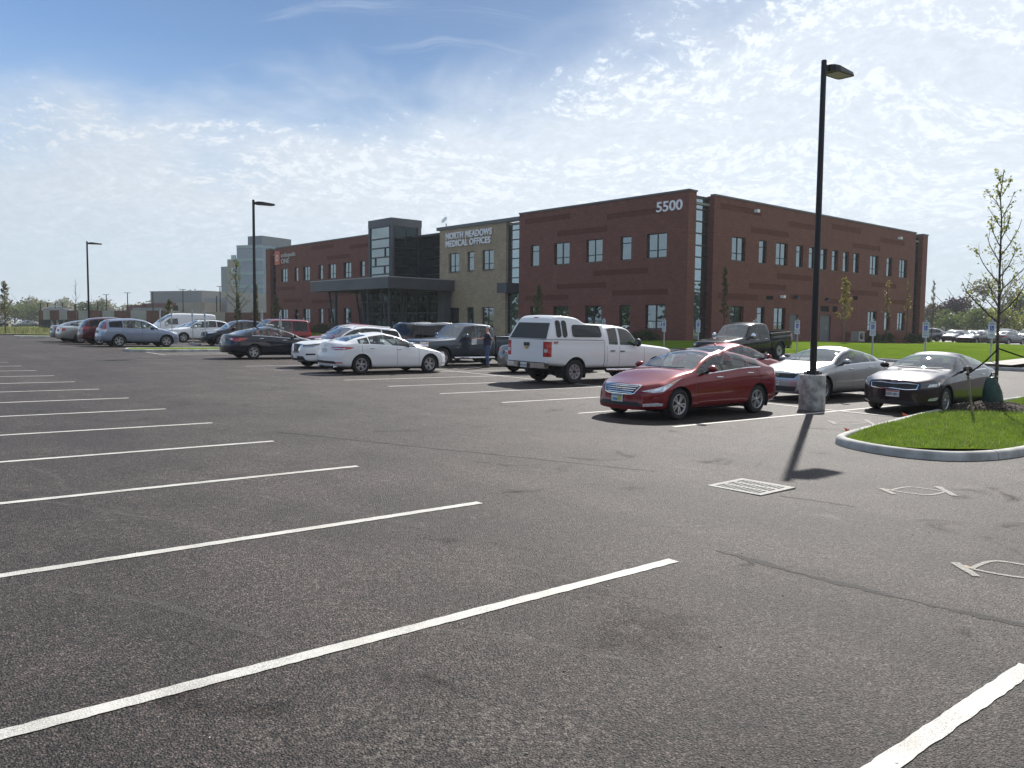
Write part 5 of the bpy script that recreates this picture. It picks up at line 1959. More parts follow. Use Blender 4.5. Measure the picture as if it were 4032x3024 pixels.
def wall(mb, O, D, N, a0, a1, z0, z1, holes=(), bands=(), rev=.20, mi=0, mb_i=1):
    """wall in the plane through O, running along D, seen from side N; openings get reveals"""
    D, N, O = Vector(D), Vector(N), Vector(O)
    rects = [(h, 0) for h in holes] + [(b, 1) for b in bands]
    us = sorted({a0, a1} | {v for r_, _ in rects for v in r_[:2] if a0 <= v <= a1})
    zs = sorted({z0, z1} | {v for r_, _ in rects for v in r_[2:4] if z0 <= v <= z1})
    flip = D.cross(Vector((0, 0, 1))).dot(N) < 0
    def quad(pts, m):
        mb.add(pts, [(0, 1, 2, 3) if not flip else (3, 2, 1, 0)], m)
    def P_(a, z, d=0):
        q = O + D * a - N * d
        return (q.x, q.y, z)
    for i in range(len(us) - 1):
        for j in range(len(zs) - 1):
            cu, cz = (us[i] + us[i + 1]) / 2, (zs[j] + zs[j + 1]) / 2
            d = 0
            m = mi
            skip = False
            for r_, kind in rects:
                if r_[0] < cu < r_[1] and r_[2] < cz < r_[3]:
                    if kind == 0:
                        skip = True
                    else:
                        d, m = .025, mb_i
            if skip:
                continue
            quad([P_(us[i], zs[j], d), P_(us[i + 1], zs[j], d), P_(us[i + 1], zs[j + 1], d), P_(us[i], zs[j + 1], d)], m)
    for r_, kind in rects:
        a, b, c, e = r_
        a, b, c, e = max(a, a0), min(b, a1), max(c, z0), min(e, z1)
        d = rev if kind == 0 else .025
        for q in ([P_(a, c), P_(a, c, d), P_(a, e, d), P_(a, e)], [P_(b, c, d), P_(b, c), P_(b, e), P_(b, e, d)], [P_(a, e), P_(a, e, d), P_(b, e, d), P_(b, e)], [P_(a, c, d), P_(a, c), P_(b, c), P_(b, c, d)]):
            mb.add(q, [(0, 1, 2, 3)], mi)


def window(O, D, N, a0, a1, z0, z1, mull, transom, glass=None, depth=.18):
    """frame with its pane as a part of it"""
    D, N, O = Vector(D), Vector(N), Vector(O)
    fr, pn, sl = MB(), MB(), MB()
    M_ = Matrix((D, N, Vector((0, 0, 1)))).transposed()
    def bar(ua, ub, za, zb_, t=.07, d=depth):
        c = O + D * (ua + ub) / 2 - N * d
        fr.box((c.x, c.y, (za + zb_) / 2), (abs(ub - ua), t, abs(zb_ - za)), 0, M=M_)
    w = .06
    bar(a0, a1, z1 - w, z1)
    bar(a0, a1, z0, z0 + w)
    bar(a0, a0 + w, z0 + w, z1 - w)
    bar(a1 - w, a1, z0 + w, z1 - w)
    ms = []
    if mull:
        u = (a0 + a1) / 2
        bar(u - .05, u + .05, z0 + w, z1 - w, .075)
        ms.append(u)
    zt = z0 + .55 if transom == 'low' else z1 - .50 if transom == 'high' else None
    if zt:
        edges = [a0 + w] + [v for u in ms for v in (u - .05, u + .05)] + [a1 - w]
        for i in range(0, len(edges), 2):
            bar(edges[i], edges[i + 1], zt - .03, zt + .03, .065)
    f = fr.build('window', M_MUL, bld)
    q = O - N * (depth - .005)
    pts = [(q + D * a) for a in (a0 + .02, a1 - .02)]
    # panes never hang quite true: each leans a few millimetres its own way
    t0, t1, t2 = (N * rnd.uniform(-.012, .012) for _ in range(3))
    t0, t1, t2 = t0 * .9, t1 * .9, t2 * .9
    t3 = t0 + t2 - t1
    pn.add([(pts[0].x + t0.x, pts[0].y + t0.y, z0 + .02), (pts[1].x + t1.x, pts[1].y + t1.y, z0 + .02), (pts[1].x + t2.x, pts[1].y + t2.y, z1 - .02), (pts[0].x + t3.x, pts[0].y + t3.y, z1 - .02)], [(0, 1, 2, 3)])
    pn.build('pane', glass or M_FG, f)
    c = O + D * (a0 + a1) / 2 + N * .02 - N * .03
    sl.box((c.x, c.y, z0 - .035), (a1 - a0 + .02, .10, .066), 0, M=M_)
    sl.build('sill', M_SILL, f)
    return f


FD, FN = (0, 1, 0), (-1, 0, 0)
SD, SN = (1, 0, 0), (0, -1, 0)
HT = 11.17
UP, LOW = (6.77, 8.50), (1.74, 3.48)
hi_ = lambda x: (x, x + .43)


def opening_set(lst, up=True, low=True):
    h = []
    for a, b in lst:
        if up:
            h.append((a, b, *UP))
        if low:
            h.append((a, b, *LOW))
    return h


# right-hand brick block, front
W1 = [(1.80, 3.60), (5.03, 6.11), (7.87, 9.60), (11.36, 13.12), (14.86, 15.92)]
B1 = [(11.35, 16.6, 10.28, 10.71), (7.42, 12.7, 8.98, 9.41), (2.3, 7.45, 9.86, 10.28), (3.45, 8.75, 5.72, 6.13), (7.45, 12.7, 4.80, 5.22), (1.6, 6.85, 4.17, 4.57), (11.4, 16.5, 3.95, 4.38)]
mb = MB()
wall(mb, (0, 0, 0), FD, FN, 0, 17.33, ZB, HT, opening_set(W1), B1)
# corner pier and side wall
wall(mb, (0, 0, 0), SD, SN, 0, .88, ZB, HT)
mb.add([(.88, 0, ZB), (.88, .62, ZB), (.88, .62, HT), (.88, 0, HT)], [(0, 1, 2, 3)], 0)
mb.add([(0, 17.33, ZB), (.6, 17.33, ZB), (.6, 17.33, HT), (0, 17.33, HT)], [(0, 1, 2, 3)], 0)
W2 = [(5.24, 6.98), (8.79, 9.84), (11.16, 12.88)]
W2u = [(14.16, 15.24), (16.12, 17.20), (18.0, 19.06), (19.9, 20.95), (21.8, 22.86), (23.7, 24.76)]
W3 = [(26.80, 28.5), (30.1, 31.25), (32.8, 34.5)]
DOORS = [(13.5, 14.75, .72, 3.0), (18.3, 20.08, .72, 3.0)]
LOUV = [(10.0, 10.98, 4.06, 4.35), (18.3, 19.72, 3.30, 3.76), (20.32, 21.15, 3.30, 3.76), (23.9, 24.7, 4.40, 4.77)]
B2 = [(3.7, 8.95, *hi_(10.29)), (7.6, 12.85, *hi_(8.95)), (12.85, 18.1, *hi_(9.84)), (19.7, 24.8, *hi_(10.22)), (23.4, 28.6, *hi_(8.93)), (28.55, 33.6, *hi_(9.78)), (11.4, 16.65, *hi_(5.71)), (7.55, 12.75, *hi_(4.82)), (3.6, 8.85, *hi_(3.94)),
      (13.4, 17.9, *hi_(4.18)), (19.6, 23.2, *hi_(3.96)), (23.4, 28.5, *hi_(4.84)), (27.2, 32.3, *hi_(5.70)), (30.2, 34.7, *hi_(4.22)), (22.75, 25.95, *hi_(1.14)), (29.4, 32.8, *hi_(.92))]
wall(mb, (0, 0, 0), SD, SN, 2.95, 36.15, ZB, HT - .02, opening_set(W2) + opening_set(W2u, True, False) + opening_set(W3) + DOORS + LOUV, B2)
for x in (2.95, 36.15):
    mb.add([(x, 0, ZB), (x, .62, ZB), (x, .62, HT - .02), (x, 0, HT - .02)], [(0, 1, 2, 3)], 0)
# pier at the far right corner
mb.bbox((37.72, -.02, ZB), (38.86, 1.0, HT - .03))
mb.build('brick_wall', [M_BRICK, M_BRICK2], bld)
# left wing
mb = MB()
W4 = [(60.17, 61.97), (57.33, 58.38), (54.38, 56.09), (51.23, 52.29), (48.24, 49.97), (44.86, 46.56), (42.05, 43.1)]
B4 = [(48.7, 53.9, 10.42, 10.85), (41.3, 45.2, 10.0, 10.43), (45.1, 50.1, 9.08, 9.52), (58.1, 63.2, 5.94, 6.37), (44.8, 50.0, 4.98, 5.42), (56.2, 61.3, 4.42, 4.85), (48.7, 53.9, 4.2, 4.63)]
up4 = [(a, b, 6.95, 8.62) for a, b in W4]
lo4 = [(a, b, 1.90, 3.62) for a, b in W4]
wall(mb, (0, 0, 0), FD, FN, 36.9, 63.4, ZB, HT + .05, up4 + lo4, B4)
mb.add([(0, 63.4, ZB), (.62, 63.4, ZB), (.62, 63.4, HT + .05), (0, 63.4, HT + .05)], [(0, 1, 2, 3)], 0)
mb.bbox((-.02, 64.95, ZB), (1.0, 66.2, HT + .06))
mb.build('brick_wall', [M_BRICK, M_BRICK2], bld)
# hidden back and end walls, roof
mb = MB()
mb.bbox((1.2, 66.0, ZB), (37.6, 65.6, 10.6))
mb.bbox((38.2, 1.0, ZB), (37.7, 66.0, 10.6))
mb.build('back_wall', M_BRICK, bld)
mb = MB()
mb.bbox((.35, .35, 10.45), (38.0, 65.9, 10.6))
mb.build('roof', mat('roof_membrane', (.30, .30, .29), .9), bld)
# tan bay
mb = MB()
W5 = [(25.72, 27.35), (23.53, 24.55), (20.78, 22.42)]
wall(mb, (.12, 0, 0), FD, FN, 19.17, 28.75, ZB, 10.72, opening_set(W5))
for y in (19.17, 28.75):
    mb.add([(.12, y, ZB), (1.6, y, ZB), (1.6, y, 10.72), (.12, y, 10.72)], [(0, 1, 2, 3)], 0)
mb.build('tan_wall', M_TAN, bld)
# copings
cp = MB()
for a, b in (((-.07, -.07, HT), (.35, 17.36, HT + .12)), ((-.07, -.07, HT + .002), (.92, .33, HT + .118)), ((2.92, -.07, HT - .02), (36.18, .33, HT + .10)), ((-.07, 36.9, HT + .05), (.35, 63.45, HT + .17)), ((37.68, -.07, HT - .03), (38.9, 1.05, HT + .09)), ((-.07, 64.9, HT + .06), (1.05, 66.25, HT + .18))):
    cp.bbox(a, b)
cp.bbox((-.02, 17.39, 10.722), (.6, 29.1, 11.02))
cp.build('coping', M_COPE, bld)
for a, b in W1 + W5:
    wide = b - a > 1.3
    off = .12 if (a, b) in W5 else 0
    window((off, 0, 0), FD, FN, a, b, *UP, wide, 'low' if wide else 'high')
    window((off, 0, 0), FD, FN, a, b, *LOW, wide, 'low' if wide else 'high')
for a, b in W4:
    wide = b - a > 1.3
    window((0, 0, 0), FD, FN, a, b, 6.95, 8.62, wide, 'low' if wide else 'high')
    window((0, 0, 0), FD, FN, a, b, 1.90, 3.62, wide, 'low' if wide else 'high')
for a, b in W2 + W2u + W3:
    wide = b - a > 1.3
    window((0, 0, 0), SD, SN, a, b, *UP, wide, 'low' if wide else 'high')
    if (a, b) not in W2u:
        window((0, 0, 0), SD, SN, a, b, *LOW, wide, 'low' if wide else 'high')


def strip(O, D, N, a0, a1, zs, vbars=(), glass=None, name='glass_strip', bar=.075):
    """storey-high strip of glazing with its mullions as a part"""
    D, N, O = Vector(D), Vector(N), Vector(O)
    M_ = Matrix((D, N, Vector((0, 0, 1)))).transposed()
    g = MB()
    p_, q = O + D * a0, O + D * a1
    g.add([(p_.x, p_.y, zs[0]), (q.x, q.y, zs[0]), (q.x, q.y, zs[-1]), (p_.x, p_.y, zs[-1])], [(0, 1, 2, 3)])
    o = g.build(name, glass or M_FG, bld)
    f = MB()
    for i, z in enumerate(zs):
        c = O + D * (a0 + a1) / 2 + N * .03
        f.box((c.x, c.y, z), (a1 - a0, .12, bar), 0, M=M_)
    for a in (a0 + .04, a1 - .04):
        c = O + D * a + N * .032
        f.box((c.x, c.y, (zs[0] + zs[-1]) / 2), (.08, .13, zs[-1] - zs[0] + .08), 0, M=M_)
    for a, za, zb_ in vbars:
        c = O + D * a + N * .034
        f.box((c.x, c.y, (za + zb_) / 2), (.07, .115, abs(zb_ - za) - .09), 0, M=M_)
    f.build('mullion', M_MUL, o)
    return o


zz_ = [ZB + .05, 1.75, 2.60, 3.45, 4.30, 5.13, 5.97, 6.81, 7.63, 8.47, 9.30, 10.12, 10.90]
strip((.40, .5, 0), SD, SN, .52, 2.92, zz_, (), M_FGS)
strip((.40, .5, 0), SD, SN, 35.8, 37.35, zz_, (), M_FGS)
strip((.5, 0, 0), FD, FN, 17.33, 19.17, [ZB + .9, 2.6, 3.45, 4.3, 5.13, 5.95, 6.80, 7.60, 8.40, 9.20, 10.0, 10.6], (), M_FGS)
strip((.5, 0, 0), FD, FN, 63.4, 64.95, zz_, (), M_FGS)
mb = MB()
mb.bbox((.45, .45, 10.92), (3.4, .8, 11.06))
mb.bbox((36.1, .45, 10.92), (37.8, .8, 11.06))
mb.bbox((.45, 63.3, 10.92), (.8, 65.0, 11.06))
mb.bbox((-.9, 17.9, 4.66), (.5, 19.14, 5.48))
mb.build('metal_trim', M_PANEL, bld)
mb = MB()
mb.bbox((.3, 17.34, ZB), (.6, 19.16, ZB + .86))
mb.build('plinth', M_CONC, bld)
# stair tower
TX, TY0, TY1, TT = -2.5, 33.0, 37.1, 12.12
tz = [5.2, 5.62, 6.75, 7.55, 8.4, 9.3, 10.2, 11.35]
mb = MB()
mb.bbox((TX - .06, TY0 - .06, 11.42), (1.0, TY1 + .06, TT))
for y in (TY0, TY1 - .28):
    mb.bbox((TX - .05, y - .05 if y == TY0 else y, 5.9), (TX + .25, y + .25 if y == TY0 else y + .33, 11.42))
mb.bbox((.55, TY0 - .05, 5.9), (.95, TY0 + .3, 11.42))
mb.bbox((-.2, 28.75, 10.36), (1.2, 33.0, 10.5))
mb.build('tower_frame', M_PANEL, bld)
strip((TX, 0, 0), FD, FN, TY0 + .2, TY1 - .28, tz, [(TY0 + 1.1, 9.3, 8.4), (TY1 - 1.25, 8.4, 7.55), (TY0 + 1.2, 7.55, 6.75), (TY0 + 1.1, 5.62, 5.2)], M_FG, 'tower_glass', bar=.12)
strip((0, TY0, 0), SD, SN, TX + .25, .55, tz, [(TX + 1.6, 10.2, 9.3), (TX + 2.2, 7.55, 6.75), (TX + 1.2, 8.4, 7.55)], M_FGD, 'tower_glass')
strip((0, TY1, 0), SD, (0, 1, 0), TX + .25, 0, tz, (), M_FGD, 'tower_glass')
strip((.75, 0, 0), FD, FN, 28.75, 33.0, [5.9, 6.75, 7.55, 8.4, 9.3, 10.36], [(30.2, 8.4, 7.55), (31.4, 9.3, 8.4), (30.9, 7.55, 6.75), (31.9, 6.75, 5.9)], M_FGD, 'link_glass')
# porch: deep dark canopy on leaning posts, glazed lobby behind
CX, CY0, CY1 = -7.13, 26.4, 40.6
mb = MB()
mb.bbox((CX, CY0, 5.02), (.1, CY1, 5.98))
mb.bbox((CX - .03, CY0 - .03, 5.98), (.1, CY1 + .03, 6.06), 1)
mb.build('porch_canopy', [M_PANEL, mat('canopy_edge', (.36, .37, .37), .5)], bld)
strip((-.6, 0, 0), FD, FN, 27.9, 41.0, [ZB + .06, 1.7, 3.0, 4.1, 5.0], [(y, .8, 5.0) for y in (29.6, 31.4, 33.2, 34.2, 36.0, 37.8, 39.4)], M_FGD, 'lobby_glass')
mb = MB()
mb.bbox((-.72, 26.9, ZB), (.05, 27.9, 5.02))
mb.build('lobby_pier', M_PANEL, bld)
for x, y in ((-6.2, 27.6), (-6.2, 31.2), (-6.2, 37.2), (-2.9, 30.4), (-2.9, 37.6)):
    if True:
        mb = MB()
        mb.tube([(x, y, ZB), (x, y, 5.02)], .15, 12)
        mb.tube([(x, y + .15, ZB + .2), (x, y + 1.35, 5.02)], .10, 10)
        mb.tube([(x, y, 3.9), (x, y + 1.3, 3.9)], .07, 8)
        mb.build('porch_post', M_MUL, bld)
# doors, louvres, lamps on the side wall
for a, b, z0, z1 in DOORS:
    mb = MB()
    mb.bbox((a + .02, .10, z0), (b - .02, .15, z1 - .03))
    mb.bbox((a, .06, z1 - .06), (b, .16, z1 - .002), 1)
    for x in (a + .03, b - .03):
        mb.bbox((x - .03, .055, z0), (x + .03, .165, z1 - .06), 1)
    if b - a > 1.5:
        mb.bbox(((a + b) / 2 - .008, .097, z0), ((a + b) / 2 + .008, .11, z1 - .06), 1)
    d = mb.build('door', [M_DOOR, M_COPE], bld)
    h = MB()
    h.tube([(b - .25 if b - a < 1.5 else (a + b) / 2 + .12, .09, 1.62), (b - .25 if b - a < 1.5 else (a + b) / 2 + .12, .03, 1.62), (b - .25 if b - a < 1.5 else (a + b) / 2 + .12, .03, 1.98), (b - .25 if b - a < 1.5 else (a + b) / 2 + .12, .09, 1.98)], .018, 8)
    h.build('handle', M_CHROME, d)
for a, b, z0, z1 in LOUV:
    mb = MB()
    mb.bbox((a, .12, z0), (b, .14, z1), 0)
    for i in range(5):
        z = z0 + (z1 - z0) * (i + .5) / 5
        mb.box(((a + b) / 2, .07, z), (b - a - .02, .09, .012), 0, M=Matrix.Rotation(R(35), 3, 'X'))
    mb.build('louvre', M_MUL, bld)
for x, z, m_ in ((8.14, 10.56, 0), (32.36, 10.40, 0), (12.15, 4.33, 0), (14.26, 4.36, 1), (19.18, 4.34, 1)):
    mb = MB()
    mb.prism([(x - .16, -.30), (x + .16, -.30), (x + .18, 0), (x - .18, 0)], z - .10, z + .12)
    mb.bbox((x - .12, -.26, z - .115), (x + .12, -.05, z - .101), 1)
    mb.build('wall_lamp', [M_SIGNW if m_ == 0 else M_MUL, M_LAMP], bld)


def facade_text(name, label, lines, s_left, z, size, sx, depth, m, x=-.06, off=.012, space=1.0):
    o = None
    root = None
    for i, (txt, dz, fx, s_) in enumerate(lines):
        me = text_mesh(txt, s_, depth, off, sx, 'LEFT', space)
        wmax = max(v.co.x for v in me.vertices)
        for v in me.vertices:
            v.co.x *= fx / wmax
        me.materials.append(m)
        if root is None:
            root = thing(name, label, 'sign', (0, 0, 0))
            root.matrix_world = Matrix.Translation((P0[0], P0[1], 0)) @ Matrix.Rotation(TH, 4, 'Z') @ Matrix.Translation((x, s_left, z)) @ Matrix(((0, 0, -1, 0), (-1, 0, 0, 0), (0, 1, 0, 0), (0, 0, 0, 1)))
        link('lettering', me, root, (0, dz, 0))
    return root


facade_text('building_number', 'large white number 5500 high on the brick wall by its corner', [('5500', 0, 2.30, .98)], 2.77, 9.96, 1, 1, .08, M_SIGNW, off=.016)
facade_text('wall_sign', 'white raised lettering NORTH MEADOWS MEDICAL OFFICES on the tan bay', [('NORTH MEADOWS', .71, 6.72, .80), ('MEDICAL OFFICES', 0, 6.52, .80)], 27.64, 9.10, 1, 1, .09, M_SIGNW, x=.0, off=.024, space=1.1)
t_ = facade_text('wall_sign', 'orange square with white O and words orthopedic ONE on the left brick wing', [('orthopedic', .80, 3.9, .74), ('ONE', .02, 2.25, .86)], 61.78, 9.22, 1, 1, .08, mat('letter_grey', (.55, .53, .52), .5), off=.004)
mb = MB()
mb.bbox((-1.62, -.06, .0), (-.20, 1.62, .08))
pl = mb.build('sign_panel', M_SIGNORANGE, t_)
me = text_mesh('O', 1.1, .02, .0, .85, 'CENTER')
me.materials.append(M_SIGNW)
link('emblem', me, t_, (-.91, .38, .095))
# things on the roof and beside the wall
def local(x, y, z=0.0):
    c, s_ = math.cos(TH), math.sin(TH)
    return (P0[0] + x * c - y * s_, P0[1] + x * s_ + y * c, z)


d_ = thing('satellite_dish', 'white satellite dish on a mast above the tan bay roof', 'dish', local(1.5, 29.6, 10.5))
mb = MB()
mb.tube([(0, 0, .0), (0, 0, 1.1)], .05, 8)
mb.build('mast', M_COPE, d_)
mb = MB()
prof = [(.001, 0), (.15, .02), (.28, .08), (.37, .15), (.36, .16), (.001, .02)]
mb.lathe(prof, 20, 0, axis='Z')
mb.xform(Matrix.Translation((-.1, 0, 1.35)) @ Matrix.Rotation(R(-55), 4, 'Y'))
mb.build('reflector', M_SIGNW, d_)
a_ = thing('air_conditioner', 'beige cabinet air conditioner standing against the brick side wall', 'ac unit', local(22.95, -1.0, .80))
mb = MB()
mb.bbox((-.48, -.36, .08), (.48, .36, .86))
mb.bbox((-.52, -.4, 0), (.52, .4, .08), 1)
mb.build('cabinet', [mat('ac_beige', (.42, .40, .36), .6), M_CONC], a_)
mb = MB()
mb.lathe([(.001, -.37), (.30, -.37), (.30, -.35)], 20, 0, (0, 0, .47), axis='Y')
for i in range(6):
    mb.box((0, -.375, .22 + i * .1), (.62, .012, .012), 1)
mb.build('fan_grille', [M_MUL, M_COPE], a_)
# ------------------------------------------------------------------ lamp posts, signs, kerbside things
M_POLE = mat('pole_bronze', (.022, .020, .021), .38, metal=.5, noise=.2, nscale=1.5)
M_LENS = mat('lamp_lens', (.48, .46, .38), .35)
M_GALV = mat('galvanised', (.46, .48, .48), .45, metal=.6, noise=.15, nscale=10)
M_BASE = mat('lamp_base_concrete', (.36, .35, .325), .9, noise=.5, nscale=4.5, bump=.35, bscale=30)


def lamp_post():
    root = thing('lamp_post', 'nearest tall dark lamp post on a round concrete base between red and silver saloons', 'lamp post')
    mb = MB()
    mb.lathe([(.305, -.05), (.307, .3), (.304, .82), (.296, .855), (.27, .865), (.001, .868)], 36)
    mb.build('base', M_BASE, root)
    mb = MB()
    mb.lathe([(.16, .868), (.16, .94), (.135, .965), (.09, .97)], 20)
    for a in range(4):
        c, s_ = math.cos(a * math.pi / 2 + .78), math.sin(a * math.pi / 2 + .78)
        mb.lathe([(.022, .86), (.022, .93), (.001, .93)], 8, 0, (.19 * c, .19 * s_, 0))
    mb.build('base_cover', M_POLE, root)
    mb = MB()
    mb.lathe([(.082, .95), (.079, 2), (.062, 8.26), (.058, 8.29), (.001, 8.29)], 20)
    mb.bbox((.06, -.045, 8.06), (.17, .045, 8.19))
    mb.build('pole', M_POLE, root)
    mb = MB()
    # flat housing that thins towards its tip, fins on top
    prof = [(.16, .09), (.24, .18), (.38, .225), (.98, .225), (1.06, .20), (1.08, .14)]
    top = lambda x: 8.215 - .05 * max(0, (x - .3) / .75)
    bot = lambda x: 8.07 + .02 * max(0, (x - .3) / .75)
    vs = []
    for x, h in prof:
        vs += [(x, -h, bot(x)), (x, h, bot(x)), (x, h * .9, top(x)), (x, -h * .9, top(x))]
    fs = []
    for i in range(len(prof) - 1):
        a = i * 4
        for j in range(4):
            fs.append((a + j, a + (j + 1) % 4, a + 4 + (j + 1) % 4, a + 4 + j))
    fs += [(0, 3, 2, 1), tuple(len(vs) - 4 + q for q in range(4))]
    mb.add(vs, fs)
    for i in range(5):
        mb.bbox((.30 + i * .05, -.14, 8.20), (.32 + i * .05, .14, 8.225))
    hd = mb.build('lamp_head', M_POLE, root)
    mb = MB()
    mb.add([(.36, -.165, bot(.36) - .004), (.36, .165, bot(.36) - .004), (.97, .18, bot(.97) - .004), (.97, -.18, bot(.97) - .004)], [(0, 1, 2, 3)])
    mb.build('lens', M_LENS, hd)
    return root


lp = lamp_post()
lp.location = (18.38, 10.56, zg(18.4, 10.5) - .01)
LPG = 'tall lamp posts along the middle of the parking rows'
lp['group'] = LPG
dup(lp, (16.95, 40.6, zg(17, 40.6) - .5), 0, 'tall dark lamp post standing behind the black saloon, in front of the red van', LPG)
dup(lp, (16.6, 72.9, zg(16.6, 72.9) - .52), 0, 'farthest tall dark lamp post, rising behind the silver and green saloons at the left', LPG)

# drain
dr = thing('drain_grate', 'square pale steel drain grate set in the asphalt aisle', 'drain', (8.58, 5.69, zg(8.58, 5.69)))
dr.rotation_euler = (0, 0, R(.5))
M_GRATE = mat('grate_steel', (.27, .26, .24), .75, metal=.1, noise=.18, nscale=12)
mb = MB()
s_ = .375
for a, b in (((-s_, -s_), (s_, -s_ + .07)), ((-s_, s_ - .07), (s_, s_)), ((-s_, -s_ + .07), (-s_ + .07, s_ - .07)), ((s_ - .07, -s_ + .07), (s_, s_ - .07))):
    mb.bbox((*a, -.03), (*b, .012))
mb.build('frame', M_GRATE, dr)
mb = MB()
for i in range(4):
    x = -.30 + i * .20
    if i:
        mb.bbox((x - .025, -.305, -.02), (x + .025, .305, .011))
for i in range(12):
    y = -.305 + i * (.61 / 11)
    mb.bbox((-.305, y - .0095, -.022), (.305, y + .0095, .0100))
mb.build('grate', M_GRATE, dr)
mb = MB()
mb.bbox((-.34, -.34, .0035), (.34, .34, .0085))  # flat black plate close under the bars, coloured as the slots' deep shade
mb.build('slot_shade', M_DARKIN, dr)


# reserved parking signs
M_SIGNG = mat('sign_green', (.10, .24, .16), .5)
M_SIGNB = mat('sign_blue', (.03, .07, .42), .5)
M_SIGNP = mat('sign_white', (.66, .70, .68), .5)


def parking_sign():
    root = thing('parking_sign', 'x', 'sign')
    mb = MB()
    mb.bbox((-.022, -.03, -.1), (.022, .03, 2.02))
    mb.lathe([(.001, 2.09), (.03, 2.06), (.034, 2.03), (.02, 2.0)], 10)
    mb.build('post', M_GALV, root)
    def plate_(z0, z1, nm):
        w = .152
        pts = []
        r_ = .03
        for cx, cz, a0 in ((w - r_, z1 - r_, 0), (-w + r_, z1 - r_, 90), (-w + r_, z0 + r_, 180), (w - r_, z0 + r_, 270)):
            for t in range(4):
                a = R(a0 + 30 * t)
                pts.append((cx + r_ * math.cos(a), cz + r_ * math.sin(a)))
        m_ = MB()
        n = len(pts)
        vs = [(-.030, -a, b) for a, b in pts] + [(-.026, -a, b) for a, b in pts]
        m_.add(vs, [tuple(range(n)), tuple(range(n, 2 * n))[::-1]] + [(i, n + i, n + (i + 1) % n, (i + 1) % n) for i in range(n)])
        return m_.build(nm, M_SIGNP, root)
    p_ = plate_(1.50, 1.98, 'sign_panel')
    l_ = plate_(1.27, 1.485, 'lower_panel')
    rot = (R(90), 0, R(-90))
    def put(txt, s, y, z, m, par, sx=1.0):
        me = text_mesh(txt, s, .002, .0015, sx, 'CENTER')
        me.materials.append(m)
        o = link('sign_text', me, par, (-.0325, y, z))
        o.rotation_euler = rot
    put('RESERVED', .052, 0, 1.905, M_SIGNG, p_, .95)
    put('PARKING', .052, 0, 1.848, M_SIGNG, p_, .95)
    put('ONLY', .04, 0, 1.535, M_SIGNG, p_)
    put('UP TO', .05, 0, 1.415, M_SIGNG, l_, .9)
    put('$500 FINE', .05, 0, 1.35, M_SIGNG, l_, .9)
    mb = MB()
    mb.add([(-.0315, .075, 1.60), (-.0315, -.075, 1.60), (-.0315, -.075, 1.80), (-.0315, .075, 1.80)], [(0, 1, 2, 3)], 0)
    # wheelchair symbol
    def arc(cy, cz, r_, a0, a1, w, n=14):
        vs = []
        for i in range(n + 1):
            a = R(a0 + (a1 - a0) * i / n)
            for k_ in (r_ - w, r_ + w):
                vs.append((-.033, -(cy + k_ * math.cos(a)), cz + k_ * math.sin(a)))
        mb.add(vs, [(2 * i, 2 * i + 1, 2 * i + 3, 2 * i + 2) for i in range(n)], 1)
    def bar(a, b, w):
        d = Vector((b[0] - a[0], b[1] - a[1])).normalized() * w
        mb.add([(-.0332, -(a[0] - d.y), a[1] + d.x), (-.0332, -(b[0] - d.y), b[1] + d.x), (-.0332, -(b[0] + d.y), b[1] - d.x), (-.0332, -(a[0] + d.y), a[1] - d.x)], [(0, 1, 2, 3)], 1)
    arc(-.008, 1.665, .036, 100, 340, .007)
    arc(-.015, 1.775, .006, 0, 360, .006)
    bar((-.016, 1.762), (-.012, 1.70), .008)
    bar((-.012, 1.70), (.026, 1.70), .007)
    bar((.026, 1.70), (.046, 1.645), .008)
    bar((-.012, 1.735), (.02, 1.735), .006)
    mb.build('access_symbol', [M_SIGNB, M_SIGNP], p_)
    return root


ps = parking_sign()
SG1 = 'reserved parking signs along the building kerb'
SG2 = 'reserved parking signs between the left parking rows'
first = True
for i, (x, y, lab) in enumerate([
        (38.72, 36.96, 'reserved parking sign in front of the brick wall, just above the white pickup canopy'),
        (38.68, 31.95, 'reserved parking sign in front of the brick wall, right of the white pickup cab'),
        (38.74, 29.50, 'reserved parking sign before the glass corner strip, left of the black pickup'),
        (38.68, 25.67, 'reserved parking sign half hidden behind the black pickup roof'),
        (38.76, 23.22, 'reserved parking sign at the tail of the black pickup, left of the lamp post'),
        (38.66, 19.17, 'reserved parking sign on the lawn edge above the silver saloon'),
        (38.23, 16.51, 'reserved parking sign above the plum saloon roof by the building end'),
        (38.73, 13.95, 'reserved parking sign behind the staked maple sapling'),
        (18.8, 61.9, 'narrow edge-on parking sign before the white van windscreen'),
        (18.8, 59.4, 'narrow edge-on parking sign before the white van door, over the blue crossover nose'),
        (18.8, 55.2, 'narrow edge-on parking sign before the white crossover door'),
        (18.8, 52.9, 'narrow edge-on parking sign before the white crossover tail'),
        (18.8, 44.0, 'reserved parking sign on the grass island before the red van side door'),
        (18.8, 41.6, 'reserved parking sign beside the hatched bay, before the red van rear window'),
        (37.0, 76.5, 'reserved parking sign alone before the left brick wing windows')]):
    g = SG1 if i < 8 or i == 14 else SG2
    z = zg(x, y) + (.22 if 8 <= i < 14 else -.14)
    if first:
        o = ps
        o.location = (x, y, z)
        o['label'] = lab
        o['group'] = g
        first = False
    else:
        o = dup(ps, (x, y, z), rnd.uniform(-.05, .05), lab, g)

